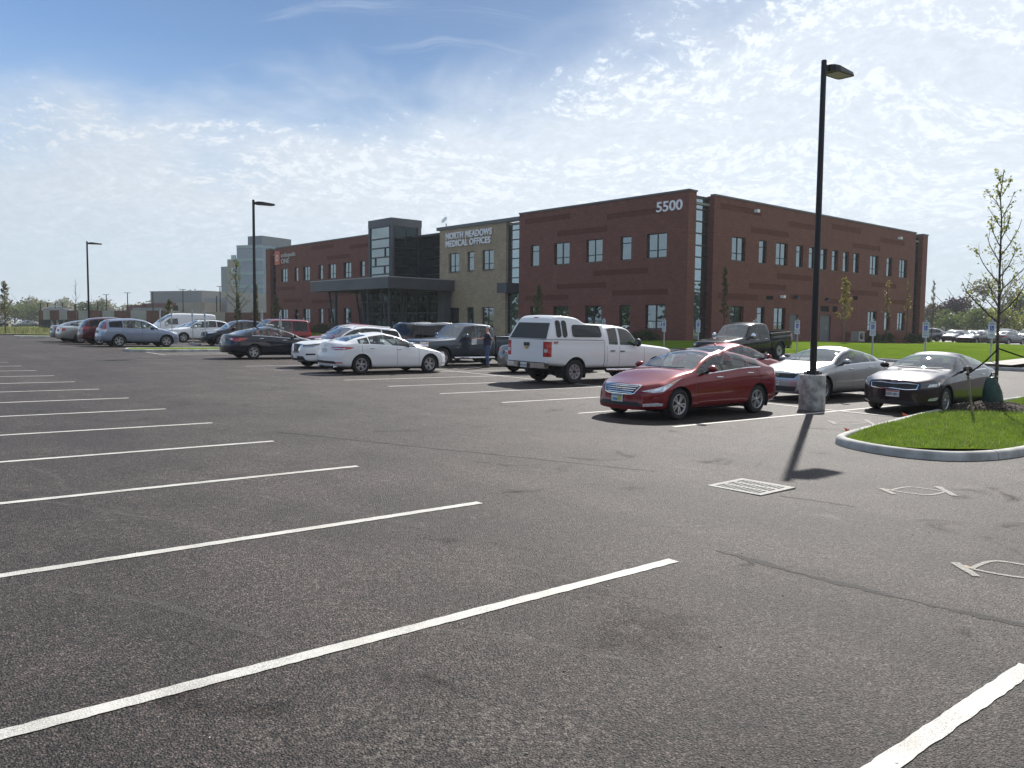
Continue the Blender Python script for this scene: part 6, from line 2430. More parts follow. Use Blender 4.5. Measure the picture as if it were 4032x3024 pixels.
# concrete wheel stops
def wheel_stop():
    mb = MB()
    pr = [(-.09, 0), (-.085, .06), (-.055, .125), (.055, .125), (.085, .06), (.09, 0)]
    vs = []
    for y, k_ in ((-.92, .75), (-.86, 1), (.86, 1), (.92, .75)):
        vs += [(a * k_, y, b * k_) for a, b in pr]
    n = len(pr)
    fs = [(i * n + j, i * n + (j + 1) % n, (i + 1) * n + (j + 1) % n, (i + 1) * n + j) for i in range(3) for j in range(n)]
    fs += [tuple(range(n))[::-1], tuple(range(3 * n, 4 * n))]
    mb.add(vs, fs)
    o = mb.build('wheel_stop', M_CONC)
    return tag(o, 'x', 'wheel stop')


w0 = wheel_stop()
WS = 'concrete wheel stops at the heads of stalls'
wl = [(36.6, 12.7, R(0), 'grey concrete wheel stop behind the plum saloon, beside the pale pavement'),
      (37.9, 23.9, 0, 'concrete wheel stop under the black pickup tail'),
      (18.9, 61.3, R(3), 'concrete wheel stop before the white crossover front wheel'),
      (18.5, 58.0, R(-4), 'concrete wheel stop nearest the blue crossover front bumper'),
      (18.7, 54.6, R(2), 'long pale wheel stop lying between blue crossover and grass island'),
      (19.3, 51.6, R(-3), 'concrete wheel stop in front of the dark crossover')]
for i, (x, y, rz, lab) in enumerate(wl):
    o = w0 if i == 0 else w0.copy()
    if i:
        col.objects.link(o)
    o.location = (x, y, zg(x, y))
    o.rotation_euler = (0, 0, rz)
    o['label'] = lab
    o['group'] = WS

# orange utility flags on the kerb
def flag():
    root = thing('marker_flag', 'x', 'flag')
    mb = MB()
    mb.tube([(0, 0, -.05), (.01, .0, .30)], .004, 5)
    mb.build('stake', M_GALV, root)
    mb = MB()
    vs = []
    for i in range(6):
        x = i * .026
        y = .018 * math.sin(i * 1.3)
        vs += [(x, y, .20 - .02 * i), (x, y + .01, .30 - .022 * i)]
    mb.add(vs, [(2 * i, 2 * i + 2, 2 * i + 3, 2 * i + 1) for i in range(5)], 0, True)
    mb.build('pennant', mat('flag_orange', (.78, .14, .05), .6), root)
    return root


f0 = flag()
for i, (x, y, rz, lab) in enumerate([(14.6, 7.40, 2.2, 'drooping orange marker flag at the rounded kerb end of the grass island'), (18.35, 8.05, 1.9, 'orange marker flag on the kerb under the plum saloon shadow'), (21.9, 8.42, 2.6, 'orange marker flag beside the plum saloon front wheel')]):
    o = f0 if i == 0 else dup(f0, (0, 0, 0))
    o.location = (x, y, zg(x, y) + (.05 if i < 2 else .12))
    o.rotation_euler = (.0, (1.25, 1.2, .2)[i], rz)
    o['label'] = lab
    o['group'] = 'orange marker flags along the kerb'


# ------------------------------------------------------------------ trees
def bark_mat(name, c):
    return mat(name, c, .9, noise=.35, nscale=14, bump=.5, bscale=40)


def leaf_mat(name, a, b):
    if name in MATS:
        return MATS[name]
    m = bpy.data.materials.new(name)
    m.use_nodes = True
    k = NT(m.node_tree)
    tc = k.n('ShaderNodeTexCoord').outputs['Object']
    f = k.noise(tc, 3.0, 3, .6)
    c = k.mix(k.maprange(f, .3, .7), a, b)
    d = k.n('ShaderNodeBsdfDiffuse', {'Color': c}).outputs[0]
    t = k.n('ShaderNodeBsdfTranslucent', {'Color': c}).outputs[0]
    g = k.n('ShaderNodeBsdfGlossy', {'Roughness': .45, 'Color': (1, 1, 1, 1)}).outputs[0]
    x = k.n('ShaderNodeMixShader', {0: .45, 1: d, 2: t}).outputs[0]
    x = k.n('ShaderNodeMixShader', {0: .04, 1: x, 2: g}).outputs[0]
    k.n('ShaderNodeOutputMaterial', {'Surface': x})
    MATS[name] = m
    return m


M_BARK = bark_mat('bark_young', (.085, .065, .05))
M_BARKG = bark_mat('bark_grey', (.16, .14, .12))
M_LEAFY = leaf_mat('leaf_spring', (.24, .28, .04), (.40, .40, .08))
M_LEAFG = leaf_mat('leaf_green', (.075, .12, .022), (.15, .19, .04))
M_LEAFD = leaf_mat('leaf_dark', (.03, .055, .014), (.065, .10, .025))
M_LEAFP = leaf_mat('leaf_purple', (.030, .016, .022), (.055, .028, .034))
M_LEAFO = leaf_mat('leaf_olive', (.13, .125, .05), (.20, .185, .08))
M_LEAFGOLD = leaf_mat('leaf_gold', (.22, .19, .04), (.34, .28, .07))


def leaf(mb, p_, s, rg, m=0, droop=.3):
    d = Vector((rg.gauss(0, 1), rg.gauss(0, 1), rg.gauss(-droop, .6))).normalized()
    u = d.orthogonal().normalized()
    u = (u * math.cos(rg.uniform(0, 6.3)) + d.cross(u) * math.sin(rg.uniform(0, 6.3))).normalized()
    n = d.cross(u)
    L = s * rg.uniform(.7, 1.3)
    p_ = Vector(p_)
    mb.add([p_, p_ + d * L * .45 + u * L * .34 + n * L * .08, p_ + d * L, p_ + d * L * .45 - u * L * .34 + n * L * .08], [(0, 1, 2), (0, 2, 3)], m)


def sapling(name, label, h, clear, spread, seed, leaves, lsize, lm, bm_=None, trunk=.04, nb=16, group=None, lean=(0, 0), cat='tree', up=1.0, sub=3):
    """young tree: straight leader, ascending limbs with side twigs, leaves bunched along them"""
    rg = random.Random(seed)
    root = thing(name, label, cat, group=group)
    tb, lf = MB(), MB()
    pts = []
    for i in range(11):
        t = i / 10
        pts.append(Vector((lean[0] * t + rg.gauss(0, .018) * h * .2 * t, lean[1] * t + rg.gauss(0, .018) * h * .2 * t, h * t)))
    rad = lambda t: trunk * (1 - .86 * t) + .004
    tb.tube(pts, [rad(i / 10) for i in range(11)], 8)
    def at(t):
        f = t * 10
        i = min(9, int(f))
        return pts[i].lerp(pts[i + 1], f - i)
    spots = []
    for b in range(nb):
        t = clear / h + (1 - clear / h) * (b + rg.uniform(0, .6)) / nb * .93
        p0 = at(t)
        a = b * 2.4 + rg.uniform(-.4, .4)
        rel = (t - clear / h) / (1 - clear / h)
        L = spread * (1.05 - .80 * rel) * rg.uniform(.75, 1.15)
        el = R(38 + 22 * rel + rg.uniform(-8, 8)) * up
        q = [p0]
        d = Vector((math.cos(a) * math.cos(el), math.sin(a) * math.cos(el), math.sin(el)))
        n = 5
        for i in range(n):
            d = (d + Vector((rg.gauss(0, .10), rg.gauss(0, .10), .10))).normalized()
            q.append(q[-1] + d * L / n)
        r0 = rad(t) * .55
        tb.tube(q, [r0 * (1 - .8 * i / n) + .0025 for i in range(n + 1)], 5)
        spots += [q[i].lerp(q[i + 1], rg.random()) for i in range(1, n) for _ in range(3)]
        for k_ in range(sub):
            i = rg.randint(1, n - 1)
            s0 = q[i]
            dd = (d + Vector((rg.gauss(0, .6), rg.gauss(0, .6), rg.gauss(.1, .3)))).normalized()
            e = s0 + dd * L * rg.uniform(.22, .45)
            m_ = s0.lerp(e, .5) + Vector((0, 0, .02))
            tb.tube([s0, m_, e], [.006, .0045, .0025], 4, caps=False)
            spots += [s0.lerp(e, rg.uniform(.3, 1.0)) for _ in range(4)] + [e] * 2
    spots += [at(rg.uniform(.75, 1.0)) for _ in range(10)] + [pts[-1]] * 3
    for i in range(leaves):
        s0 = spots[rg.randrange(len(spots))]
        leaf(lf, s0 + Vector((rg.gauss(0, .025), rg.gauss(0, .025), rg.gauss(0, .025))) * (1 + lsize * 4), lsize, rg)
    tb.build('trunk', bm_ or M_BARK, root)
    if leaves:
        lf.build('crown', lm, root)
    return root


t = sapling('maple_sapling', 'young maple with sparse lime green leaves, strapped to a stake on the grass island', 5.6, 1.9, 1.32, 5, 800, .066, M_LEAFY, trunk=.042, nb=20, lean=(-.12, .05), sub=4)
TX_, TY_ = 21.42, 7.56
t.location = (TX_, TY_, zg(TX_, TY_) + .12)
# mulch ring, watering bag, stakes and straps
rg = random.Random(3)
mb = MB()
n = 40
rings = []
for i in range(9):
    r_ = .98 * i / 8
    ring = []
    for j in range(n):
        a = 2 * math.pi * j / n
        rr_ = r_ * (1 + .10 * math.sin(3 * a + 1) + .06 * math.sin(7 * a))
        x, y = TX_ + rr_ * math.cos(a), TY_ + rr_ * math.sin(a)
        ring.append((x, y, mound(x, y) + .20 * (1 - (r_ / .98) ** 2) ** .8 + (rg.uniform(-.02, .03) if 0 < i < 8 else -.015)))
    rings.append(ring)
vs = [q for r_ in rings for q in r_]
mb.add(vs, [(i * n + j, i * n + (j + 1) % n, (i + 1) * n + (j + 1) % n, (i + 1) * n + j) for i in range(8) for j in range(n)], 0)
for i in range(900):
    a, r_ = rg.uniform(0, 6.3), .95 * math.sqrt(rg.random())
    x, y = TX_ + r_ * math.cos(a), TY_ + r_ * math.sin(a)
    z = mound(x, y) + .20 * max(0, 1 - (r_ / .98) ** 2) ** .8 + .012
    M_ = Matrix.Rotation(rg.uniform(0, 6.3), 3, 'Z') @ Matrix.Rotation(rg.uniform(-.6, .6), 3, 'Y')
    mb.box((x, y, z), (rg.uniform(.03, .09), rg.uniform(.012, .03), .012), rg.choice((0, 0, 1, 2)), M=M_)
o = mb.build('mulch', [mat('mulch_dark', (.05, .036, .027), .95, noise=.4, nscale=20), mat('mulch_brown', (.095, .065, .045), .95), mat('mulch_pale', (.15, .125, .10), .95)])
o['kind'] = 'stuff'
wb = thing('watering_bag', 'dark green slumped watering bag zipped round the maple trunk', 'watering bag', (TX_ - .07, TY_ + .03, zg(TX_, TY_) + .22))
mb = MB()
n = 28
prof = [(z_ * .93, a_ * .86, b_ * .86) for z_, a_, b_ in ((.0, .245, .20), (.06, .262, .22), (.2, .272, .215), (.38, .25, .19), (.52, .215, .15), (.64, .165, .10), (.71, .12, .07), (.74, .10, .055))]
vs = []
for z, a, b in prof:
    for j in range(n):
        t_ = 2 * math.pi * j / n
        w = 1 + .05 * math.sin(3 * t_ + z * 7) + .035 * math.sin(7 * t_ - z * 11)
        u = a * math.cos(t_) * w
        v = b * math.sin(t_) * w
        # widest across the line of sight
        vs.append((u * .766 + v * .642 - .10 * z, -u * .642 + v * .766 + .06 * z, z + .02 * math.sin(5 * t_) * (z > .6)))
mb.add(vs, [(i * n + j, i * n + (j + 1) % n, (i + 1) * n + (j + 1) % n, (i + 1) * n + j) for i in range(len(prof) - 1) for j in range(n)], 0, True)
mb.add(vs[-n:], [tuple(range(n))])
mb.build('bag', mat('bag_green', (.008, .042, .032), .5, noise=.3, nscale=7, bump=.6, bscale=9), wb)
mb = MB()
mb.tube([(-.13, .04, .72), (-.16, .0, .80), (-.10, -.03, .79)], .02, 6)
mb.bbox((.0, -.07, .70), (.07, -.05, .74), 1)
mb.build('strap', [M_BLACK, M_SIGNP], wb)
M_WOOD = mat('stake_wood', (.22, .18, .14), .85, noise=.3, nscale=9)
SK = []
for i, (x, y, tx, ty, lab) in enumerate([(19.75, 7.42, 19.56, 7.52, 'leaning wooden stake at the edge of the mulch, before the plum saloon door'), (22.5, 6.1, 22.7, 5.95, 'wooden stake at the right of the mulch ring')]):
    mb = MB()
    z = zg(x, y) + .05
    mb.tube([(x, y, z), (tx, ty, z + 1.16)], [.028, .026], 4, smooth=False)
    mb.tube([(tx + (x - tx) * .14 - .03, ty - .02, z + .98), (tx + (x - tx) * .14 + .03, ty + .02, z + 1.0)], .035, 6, 1)
    o = mb.build('tree_stake', [M_WOOD, M_BLACK])
    tag(o, lab, 'stake', 'stakes holding the maple')
    SK.append(Vector((tx + (x - tx) * .13, ty + (y - ty) * .13, z + .99)))
for i, q in enumerate(SK):
    a = Vector((TX_, TY_, zg(TX_, TY_) + 1.60))
    mb = MB()
    pts = [a.lerp(q, u) - Vector((0, 0, .05 * math.sin(math.pi * u))) for u in [j / 8 for j in range(9)]]
    mb.tube(pts, .017, 6)
    o = mb.build('tree_strap', mat('strap_webbing', (.012, .013, .012), 1.0, spec=0.0))
    tag(o, ('black strap from the maple trunk to the left stake', 'black strap running from the maple trunk down to the right')[i], 'strap', 'straps holding the maple')

# planted saplings round the building and on the islands
SAPG = 'young trees planted round the building'
def put(o, x, y, dz=.12):
    o.location = (x, y, zg(x, y) + dz)
    return o


put(sapling('sapling', 'young tree with golden leaves by the beige cabinet on the side wall', 4.4, 1.4, .9, 11, 900, .13, M_LEAFGOLD, M_BARKG, .042, 18, SAPG), 53.4, 28.5, .25)
put(sapling('sapling', 'thin bare young tree with a few golden leaves, just left of the shrub pair', 4.7, 1.7, .7, 12, 90, .13, M_LEAFGOLD, M_BARK, .042, 18, SAPG, up=1.25), 60.5, 29.0, .25)
put(sapling('sapling', 'thin bare young tree before the last ground floor window of the side wall', 4.9, 1.5, .7, 13, 60, .13, M_LEAFGOLD, M_BARK, .045, 18, SAPG, up=1.25), 63.8, 29.0, .25)
put(sapling('sapling', 'narrow dim green young tree before the brick beside the glass corner strip', 5.2, 1.5, .6, 14, 600, .12, M_LEAFD, M_BARK, .045, 18, SAPG, up=1.3), 47.6, 34.1, .25)
put(sapling('sapling', 'young yellow green tree rising behind the white canopy of the pickup', 4.3, 1.5, .9, 15, 900, .12, M_LEAFG, M_BARK, .045, 16, SAPG), 42.5, 47.6)
put(sapling('sapling', 'slender young tree with fine buds just beyond the far right brick pier', 7.4, 2.2, 1.0, 16, 1300, .10, M_LEAFO, M_BARK, .06, 20, SAPG, up=1.25), 103, 43.8)
put(sapling('sapling', 'tall staked young tree with sparse leaves on the grass island before the glass hospital', 5.0, 1.9, 1.15, 17, 240, .10, M_LEAFG, M_BARK, .045, 18, SAPG), 18.0, 45.6)
put(sapling('sapling', 'bare leafless young tree left of the farthest lamp post', 4.7, 1.9, .8, 18, 0, .1, M_LEAFG, M_BARKG, .04, 12, SAPG, up=1.2), 16.3, 75.8)
put(sapling('sapling', 'young tree with bare upper twigs and fresh green lower leaves at the left edge', 4.9, 1.0, 1.3, 19, 1100, .13, M_LEAFO, M_BARK, .06, 24, SAPG, up=1.15), 13.6, 92.0)
put(sapling('sapling', 'narrow bright green young tree behind the white van roof', 4.6, 1.3, .8, 20, 1500, .15, M_LEAFG, M_BARK, .05, 18, SAPG, up=1.2), 37.0, 93.5)
put(sapling('sapling', 'slim golden columnar tree between the lamp post and the left brick fin', 6.0, .8, .75, 21, 2600, .16, M_LEAFGOLD, M_BARK, .06, 26, SAPG, up=1.35), 41.7, 99.5)
put(sapling('sapling', 'round brownish green young tree before the glass strip of the left wing', 4.2, 1.4, 1.0, 22, 1500, .14, M_LEAFO, M_BARK, .05, 16, SAPG), 39.2, 88.0)
put(sapling('sapling', 'yellowish young tree behind the nose of the white van', 3.8, 1.0, 1.0, 23, 1200, .16, M_LEAFO, M_BARK, .05, 16, SAPG), 29.5, 94.0)


# shrubs
def shrub(name, label, w, d, h, seed, n, m, group=None):
    rg = random.Random(seed)
    root = thing(name, label, 'shrub', group=group)
    mb = MB()
    for i in range(n):
        while True:
            x, y, z = rg.uniform(-1, 1), rg.uniform(-1, 1), rg.uniform(0, 1)
            r_ = math.sqrt(x * x + y * y + z * z)
            if .55 < r_ < 1 + .12 * math.sin(5 * x + 3 * y + seed):
                break
        leaf(mb, (x * w / 2, y * d / 2, .05 + z * h), .13, rg, 0, 0)
    mb.build('foliage', m, root)
    mb = MB()
    for i in range(7):
        a = i * .9
        mb.tube([(0, 0, -.05), (math.cos(a) * w * .3, math.sin(a) * d * .3, h * .7)], [.02, .008], 5)
    mb.build('stem', M_BARK, root)
    return root


SHG = 'low clipped shrubs against the brick wall'
for i, (lx, ly, w, h, lab) in enumerate([(25.6, -1.1, 1.9, 1.1, 'dark rounded shrub against the side wall, left of a pair'), (28.4, -1.1, 1.9, 1.0, 'dark rounded shrub beneath the side wall window, right of a pair'), (33.4, -1.1, 2.0, .9, 'low dark shrub left of the far glass strip'), (36.2, -1.1, 2.4, .9, 'low dark shrub at the foot of the far glass strip')]):
    o = shrub('shrub', lab, w, 1.1, h, 40 + i, 900, M_LEAFD, SHG)
    o.location = local(lx, ly, zg(local(lx, ly)[0], local(lx, ly)[1]) + .22)
for i, (lx, ly, w, h, lab) in enumerate([(-1.3, 2.5, 2.6, .8, 'dark low shrub at the foot of the corner wall, right of the white pickup'), (-1.3, 44.0, 4.4, 1.0, 'dark hedge shrub under the left wing, right hand piece'), (-1.3, 49.0, 4.6, 1.0, 'dark hedge shrub under the left wing, middle piece'), (-1.3, 54.0, 4.6, 1.05, 'dark hedge shrub under the left wing, left hand piece')]):
    o = shrub('shrub', lab, 1.3, w, h, 50 + i, 1300, M_LEAFD, SHG)
    q = local(lx, ly)
    o.location = local(lx, ly, zg(q[0], q[1]) + .12)
    o.rotation_euler = (0, 0, TH)

# grass blades on the near island
rg = random.Random(9)
poly = inset(resample(smooth_poly(ISL, 2), .35), .19)
mb = MB()
cnt = 0
while cnt < 26000:
    x, y = rg.uniform(12.8, 28.6), rg.uniform(4.7, 8.9)
    if not inside(poly, x, y) or math.hypot(x - TX_, y - TY_) < .80:
        continue
    # worn strip where the turf was laid thin
    bare = abs(y - (6.55 + .12 * math.sin(x * 1.7))) < .16 + .10 * math.sin(x * 2.3) and math.sin(x * 5.1) > -.3
    if bare and rg.random() < .85:
        continue
    cnt += 1
    h = rg.uniform(.035, .085) * (1.35 if rg.random() < .06 else 1)
    a = rg.uniform(0, 6.3)
    l_ = rg.uniform(.0, .05)
    w = rg.uniform(.005, .010)
    z = mound(x, y) - .004
    c, s_ = math.cos(a), math.sin(a)
    mb.add([(x - w * s_, y + w * c, z), (x + w * s_, y - w * c, z), (x + l_ * c, y + l_ * s_, z + h)], [(0, 1, 2)], 0 if rg.random() < .9 else 1)
o = mb.build('grass_blades', [leaf_mat('blade', (.115, .185, .018), (.20, .29, .04)), leaf_mat('blade_dry', (.24, .22, .08), (.34, .30, .13))])
o['kind'] = 'stuff'
# ------------------------------------------------------------------ cars in their stalls
PI = math.pi
P_MAROON = paint('paint_maroon', (.19, .005, .012), .35, .28)
P_SILVER = paint('paint_silver', (.36, .36, .37), .75, .34)
P_PLUM = paint('paint_plum', (.020, .008, .014), .25, .28)
P_RED = paint('paint_red', (.30, .010, .012), .25, .30)
P_BLACK = paint('paint_black', (.008, .008, .010), .2, .25)
P_WHITE = paint('paint_white', (.84, .84, .84), 0, .35)
P_SLATE = paint('paint_slate', (.055, .068, .088), .55, .32)
P_BLUESIL = paint('paint_blue_silver', (.24, .28, .38), .6, .34)
P_SAGE = paint('paint_sage', (.33, .36, .34), .6, .34)
P_GREY = paint('paint_grey', (.18, .185, .195), .6, .34)
P_CRIMSON = paint('paint_crimson', (.23, .012, .016), .3, .32)
P_WINE = paint('paint_wine', (.085, .010, .014), .4, .32)
P_NAVY = paint('paint_navy', (.012, .015, .026), .4, .28)

ROW = 'cars parked in the rows before the offices'
r_, c = swept_saloon('saloon_car', 'dark red saloon nearest the camera, dark glass roof and wide chrome barred grille', P_MAROON, sunroof=True, group=ROW)
sit(r_, 14.98, 11.6, PI)
p_ = plate(r_, nose_x(c, 0, .43) + .012, .435, None, 1, top=M_PLATEBLUE, y=.0)
mb = MB()
mb.bbox((.007, -.12, -.055), (.0085, .12, .0))
mb.bbox((.0085, .02, -.055), (.0095, .12, .045), 1)
mb.build('plate_art', [mat('plate_teal', (.10, .34, .46), .5), mat('plate_yellow', (.62, .50, .12), .5)], p_)
r_, c = family_saloon('saloon_car', 'silver saloon with wide black grille, behind the concrete lamp base', P_SILVER, group=ROW)
sit(r_, 22.35, 12.5, PI - R(1))
plate(r_, nose_x(c, 0, .49) + .014, .49, 'GLX 6474', 1, top=M_PLATERED, y=-.05)
r_, c = tiger_saloon('saloon_car', 'dark plum saloon with pinched grille and sun glints, beside the grass island', P_PLUM, group=ROW)
sit(r_, 21.85, 9.25, PI + R(3))
plate(r_, nose_x(c, 0, .50) + .016, .48, 'GDH 6811', 1, top=M_PLATERED, y=.02)
r_, c = plain_saloon('saloon_car', 'bright red saloon half hidden between the dark red and the silver saloons', P_RED, ROW)
sit(r_, 22.8, 16.0, 0.0)
aerial(r_, c, -.9)
plate(r_, tail_x(c, 0, .80) - .012, .80, None, -1)
r_, c, bx, bb = pickup('pickup_truck', 'white pickup with a white raised canopy over its bed, tail towards the camera', P_WHITE, L=6.15, W=2.03, H=1.96, axf=2.0, axr=-1.80, r=.40, cowl=1.25, header=.72, cabend=-.48, crew=False, rim='big', railz=1.42,
                      belt0=1.18, zc=1.34, zhood=1.28, znose=1.14, zb=.50, group=ROW, topper=True)
canopy_cap(r_, bb[0], bb[1], bb[2], 2.03, P_WHITE, H=2.08)
plate(r_, bb[0] - .125, .60, 'PKG 5175', -1)
for txt, s_, x_, y_, z_, ry in (('4x4', .12, bb[0] + .36, -1.0, 1.30, 0),):
    me = text_mesh(txt, s_, .004, .003, 1.0, 'CENTER')
    me.materials.append(M_PLATERED)
    o = link('decal', me, r_, (x_, -1.006, z_))
    o.rotation_euler = (R(90), 0, 0)
sit(r_, 20.4, 19.9, R(-1.5))
r_, c = plain_saloon('saloon_car', 'silver grey saloon mostly hidden behind the white pickup tail', P_GREY, ROW)
plate(r_, tail_x(c, 0, .80) - .012, .80, 'HBR 4471', -1, ink=M_PLATERED)
sit(r_, 22.45, 24.3, 0)
r_, c, bx, bb = pickup('pickup_truck', 'slate grey crew cab pickup with stacked bright headlamps, a man at its door', P_SLATE, group=ROW, topper=False)
sit(r_, 21.9, 29.35, PI)
aerial_z = 0
r_, c = fastback_saloon('saloon_car', 'white saloon seen from the tail with slim red and white lamps', P_WHITE, ROW)
plate(r_, tail_x(c, 0, .81) - .012, .81, None, -1)
sit(r_, 15.85, 26.25, R(-.5))
r_, c = crossover('crossover', 'white crossover with a bright V shaped grille beside the white saloon', P_WHITE, 'vgrille', ROW)
plate(r_, nose_x(c, 0, .50) + .012, .46, None, 1)
smallbadge(r_, nose_x(c, 0, .80) + .012, 0, .80, 'ring_bar', 1, .08)
rails(r_, c, -1.5, .1, P_WHITE)
sit(r_, 16.2, 29.5, PI)
r_, c, bx, bb = pickup('pickup_truck', 'black crew cab pickup with chrome mirrors, parked by the lawn', P_BLACK, group=ROW, style='cross', chrome_mirror=True, rim='big', boards=False, H=1.90, r=.41, topper=False)
sit(r_, 35.3, 24.1, PI)
r_, c = swept_saloon('saloon_car', 'black saloon seen from the tail, standing alone left of the white crossover', P_NAVY, group=ROW)
plate(r_, tail_x(c, 0, .83) - .014, .83, None, -1)
sit(r_, 16.25, 36.8, R(1))
r_, c = crossover('crossover', 'light blue silver crossover with tall red tail lamps', P_BLUESIL, 'tall', ROW)
sit(r_, 14.3, 51.4, R(0))
r_, c = crossover('crossover', 'dark maroon crossover with red tail lamp, just behind the blue silver one', P_WINE, 'plain', ROW)
plate(r_, tail_x(c, 0, .84) - .012, .85, None, -1)
sit(r_, 14.15, 54.9, R(0))
r_, c = plain_saloon('saloon_car', 'sage green older saloon with square red tail lamp', P_SAGE, ROW, 1)
sit(r_, 13.95, 58.4, R(0))
r_, c = plain_saloon('saloon_car', 'silver grey saloon behind the sage green one, at the row end', P_GREY, ROW, 0)
SEDAN_GREY = r_
sit(r_, 14.0, 61.6, R(0))
r_, c = crossover('crossover', 'white crossover with black roof rails facing left before the white van', P_WHITE, 'plain', ROW)
rails(r_, c, -1.5, .1, M_BLACK)
XO_WHITE = r_
sit(r_, 21.2, 61.0, PI)
r_, c = plain_saloon('saloon_car', 'black saloon squeezed between the white van and the white crossover', P_NAVY, ROW, 0)
SEDAN_DARK = r_
sit(r_, 21.4, 63.9, PI)
r_, c = cargo_van('cargo_van', 'tall white windowless cargo van at the left', P_WHITE, ROW)
sit(r_, 23.6, 71.8, PI)
r_, c = crossover('crossover', 'dark grey crossover with pale windscreen before the red van', P_NAVY, 'plain', ROW)
XO_DARK = r_
sit(r_, 21.0, 53.3, PI)
r_, c = box_wagon('people_carrier', 'boxy red van with dark rear windows behind the lamp post', P_CRIMSON, ROW)
sit(r_, 22.2, 50.3, PI)
r_, c = plain_saloon('saloon_car', 'pale silver saloon roof showing above the red van bonnet', P_SILVER, ROW, 0)
SEDAN_SILVER = r_
sit(r_, 27.5, 64.5, PI)
r_, c = crossover('crossover', 'red crossover with pale windscreen behind the white V grille crossover', P_RED, 'plain', ROW)
sit(r_, 21.5, 39.4, PI)
r_, c = big_suv('big_suv', 'big dark estate car with silver roof rails left of the slate pickup', P_BLACK, ROW)
sit(r_, 22.7, 32.4, 0)

# ------------------------------------------------------------------ cars far off, right and left
r_, c = plain_saloon('saloon_car', 'x', P_BLACK, None, 1)
OLD_DARK = r_
r_, c = crossover('crossover', 'x', P_GREY, 'plain')
XO_GREY = r_
FR = 'cars in the far right car park'
FL = 'cars on the far left road'
used_ = set()
far = [
    (OLD_DARK, 93.2, 35.2, PI - R(4), 'black older saloon in front of the far right car park, nose to the camera', FR),
    (XO_GREY, 104, 45.2, PI - R(30), 'dark grey crossover just right of the far brick pier', FR),
    (SEDAN_SILVER, 118, 49.6, PI, 'silver saloon behind the dark crossover by the far pier', FR),
    (SEDAN_DARK, 119, 47.0, PI, 'black saloon in the second far row, left of two', FR),
    (SEDAN_DARK, 119, 44.2, PI, 'black saloon in the second far row, right of two', FR),
    (SEDAN_SILVER, 119, 41.4, PI, 'silver saloon in the second far row behind the black older one', FR),
    (XO_GREY, 119, 38.6, PI, 'grey crossover in the second far row behind the black older saloon', FR),
    (SEDAN_GREY, 93.5, 32.2, R(-8), 'grey saloon in the far right car park, side on by the sapling trunk', FR),
    (XO_WHITE, 119, 35.8, PI, 'white crossover in the second far row behind the grey saloon', FR),
    (SEDAN_SILVER, 108, 33.0, PI, 'silver saloon right of the sapling trunk, in the far right car park', FR),
    (SEDAN_GREY, 104, 29.3, PI, 'grey saloon at the right edge of the far car park', FR),
    (XO_DARK, 119, 30.2, PI, 'dark crossover in the second far row at the right edge', FR),
    (XO_WHITE, 133, 56.5, PI, 'white crossover in the farthest row beside the pier', FR),
    (SEDAN_DARK, 133, 50.8, PI, 'black saloon in the farthest right row, leftmost gap', FR),
    (SEDAN_SILVER, 133, 45.2, PI, 'silver saloon in the farthest right row', FR),
    (SEDAN_GREY, 133, 39.6, PI, 'grey saloon in the farthest right row', FR),
    (SEDAN_DARK, 106, 42.3, PI, 'black saloon in the middle far row, left of its silver neighbour', FR),
    (SEDAN_SILVER, 106, 39.6, PI, 'silver saloon in the middle far row between two dark cars', FR),
    (XO_DARK, 106, 36.9, PI, 'dark crossover in the middle far row behind the black older saloon', FR),
    (XO_WHITE, 106, 26.6, PI, 'white crossover in the middle far row at the right edge', FR),
    (SEDAN_DARK, 119, 33.0, PI, 'black saloon in the second far row right of a white crossover', FR),
    (SEDAN_SILVER, 133, 53.6, PI, 'silver saloon in the farthest row next to the white crossover', FR),
    (XO_GREY, 133, 48.0, PI, 'grey crossover in the farthest row between two saloons', FR),
    (SEDAN_SILVER, 133, 42.4, PI, 'silver saloon in the farthest row, third from the right', FR),
    (XO_WHITE, 133, 36.8, PI, 'white crossover in the farthest row near the right edge', FR),
    (XO_WHITE, 15.0, 185, R(200), 'white crossover at the left edge beyond the meadow', FL),
    (SEDAN_DARK, 25.5, 185, R(190), 'dark saloon beyond the meadow behind the leftmost tree', FL),
    (SEDAN_GREY, 30.5, 184, R(190), 'grey saloon beyond the meadow, second from the brick deck row', FL),
    (SEDAN_SILVER, 35.0, 183, R(190), 'silver saloon beyond the meadow, third along', FL),
    (SEDAN_DARK, 39.0, 181, R(190), 'black saloon beyond the meadow beside the pale pickup', FL),
    (XO_GREY, 42.6, 176, R(230), 'pale grey crossover beyond the meadow beside the parking deck end', FL)]
M_CH = {}
for src, x, y, h, lab, g in far:
    if src in (OLD_DARK, XO_GREY) and src.name not in used_:
        used_.add(src.name)
        o = src
        o['label'] = lab
        o['group'] = g
    else:
        o = dup(src, (0, 0, 0), 0, lab, g)
    sit(o, x, y, h)
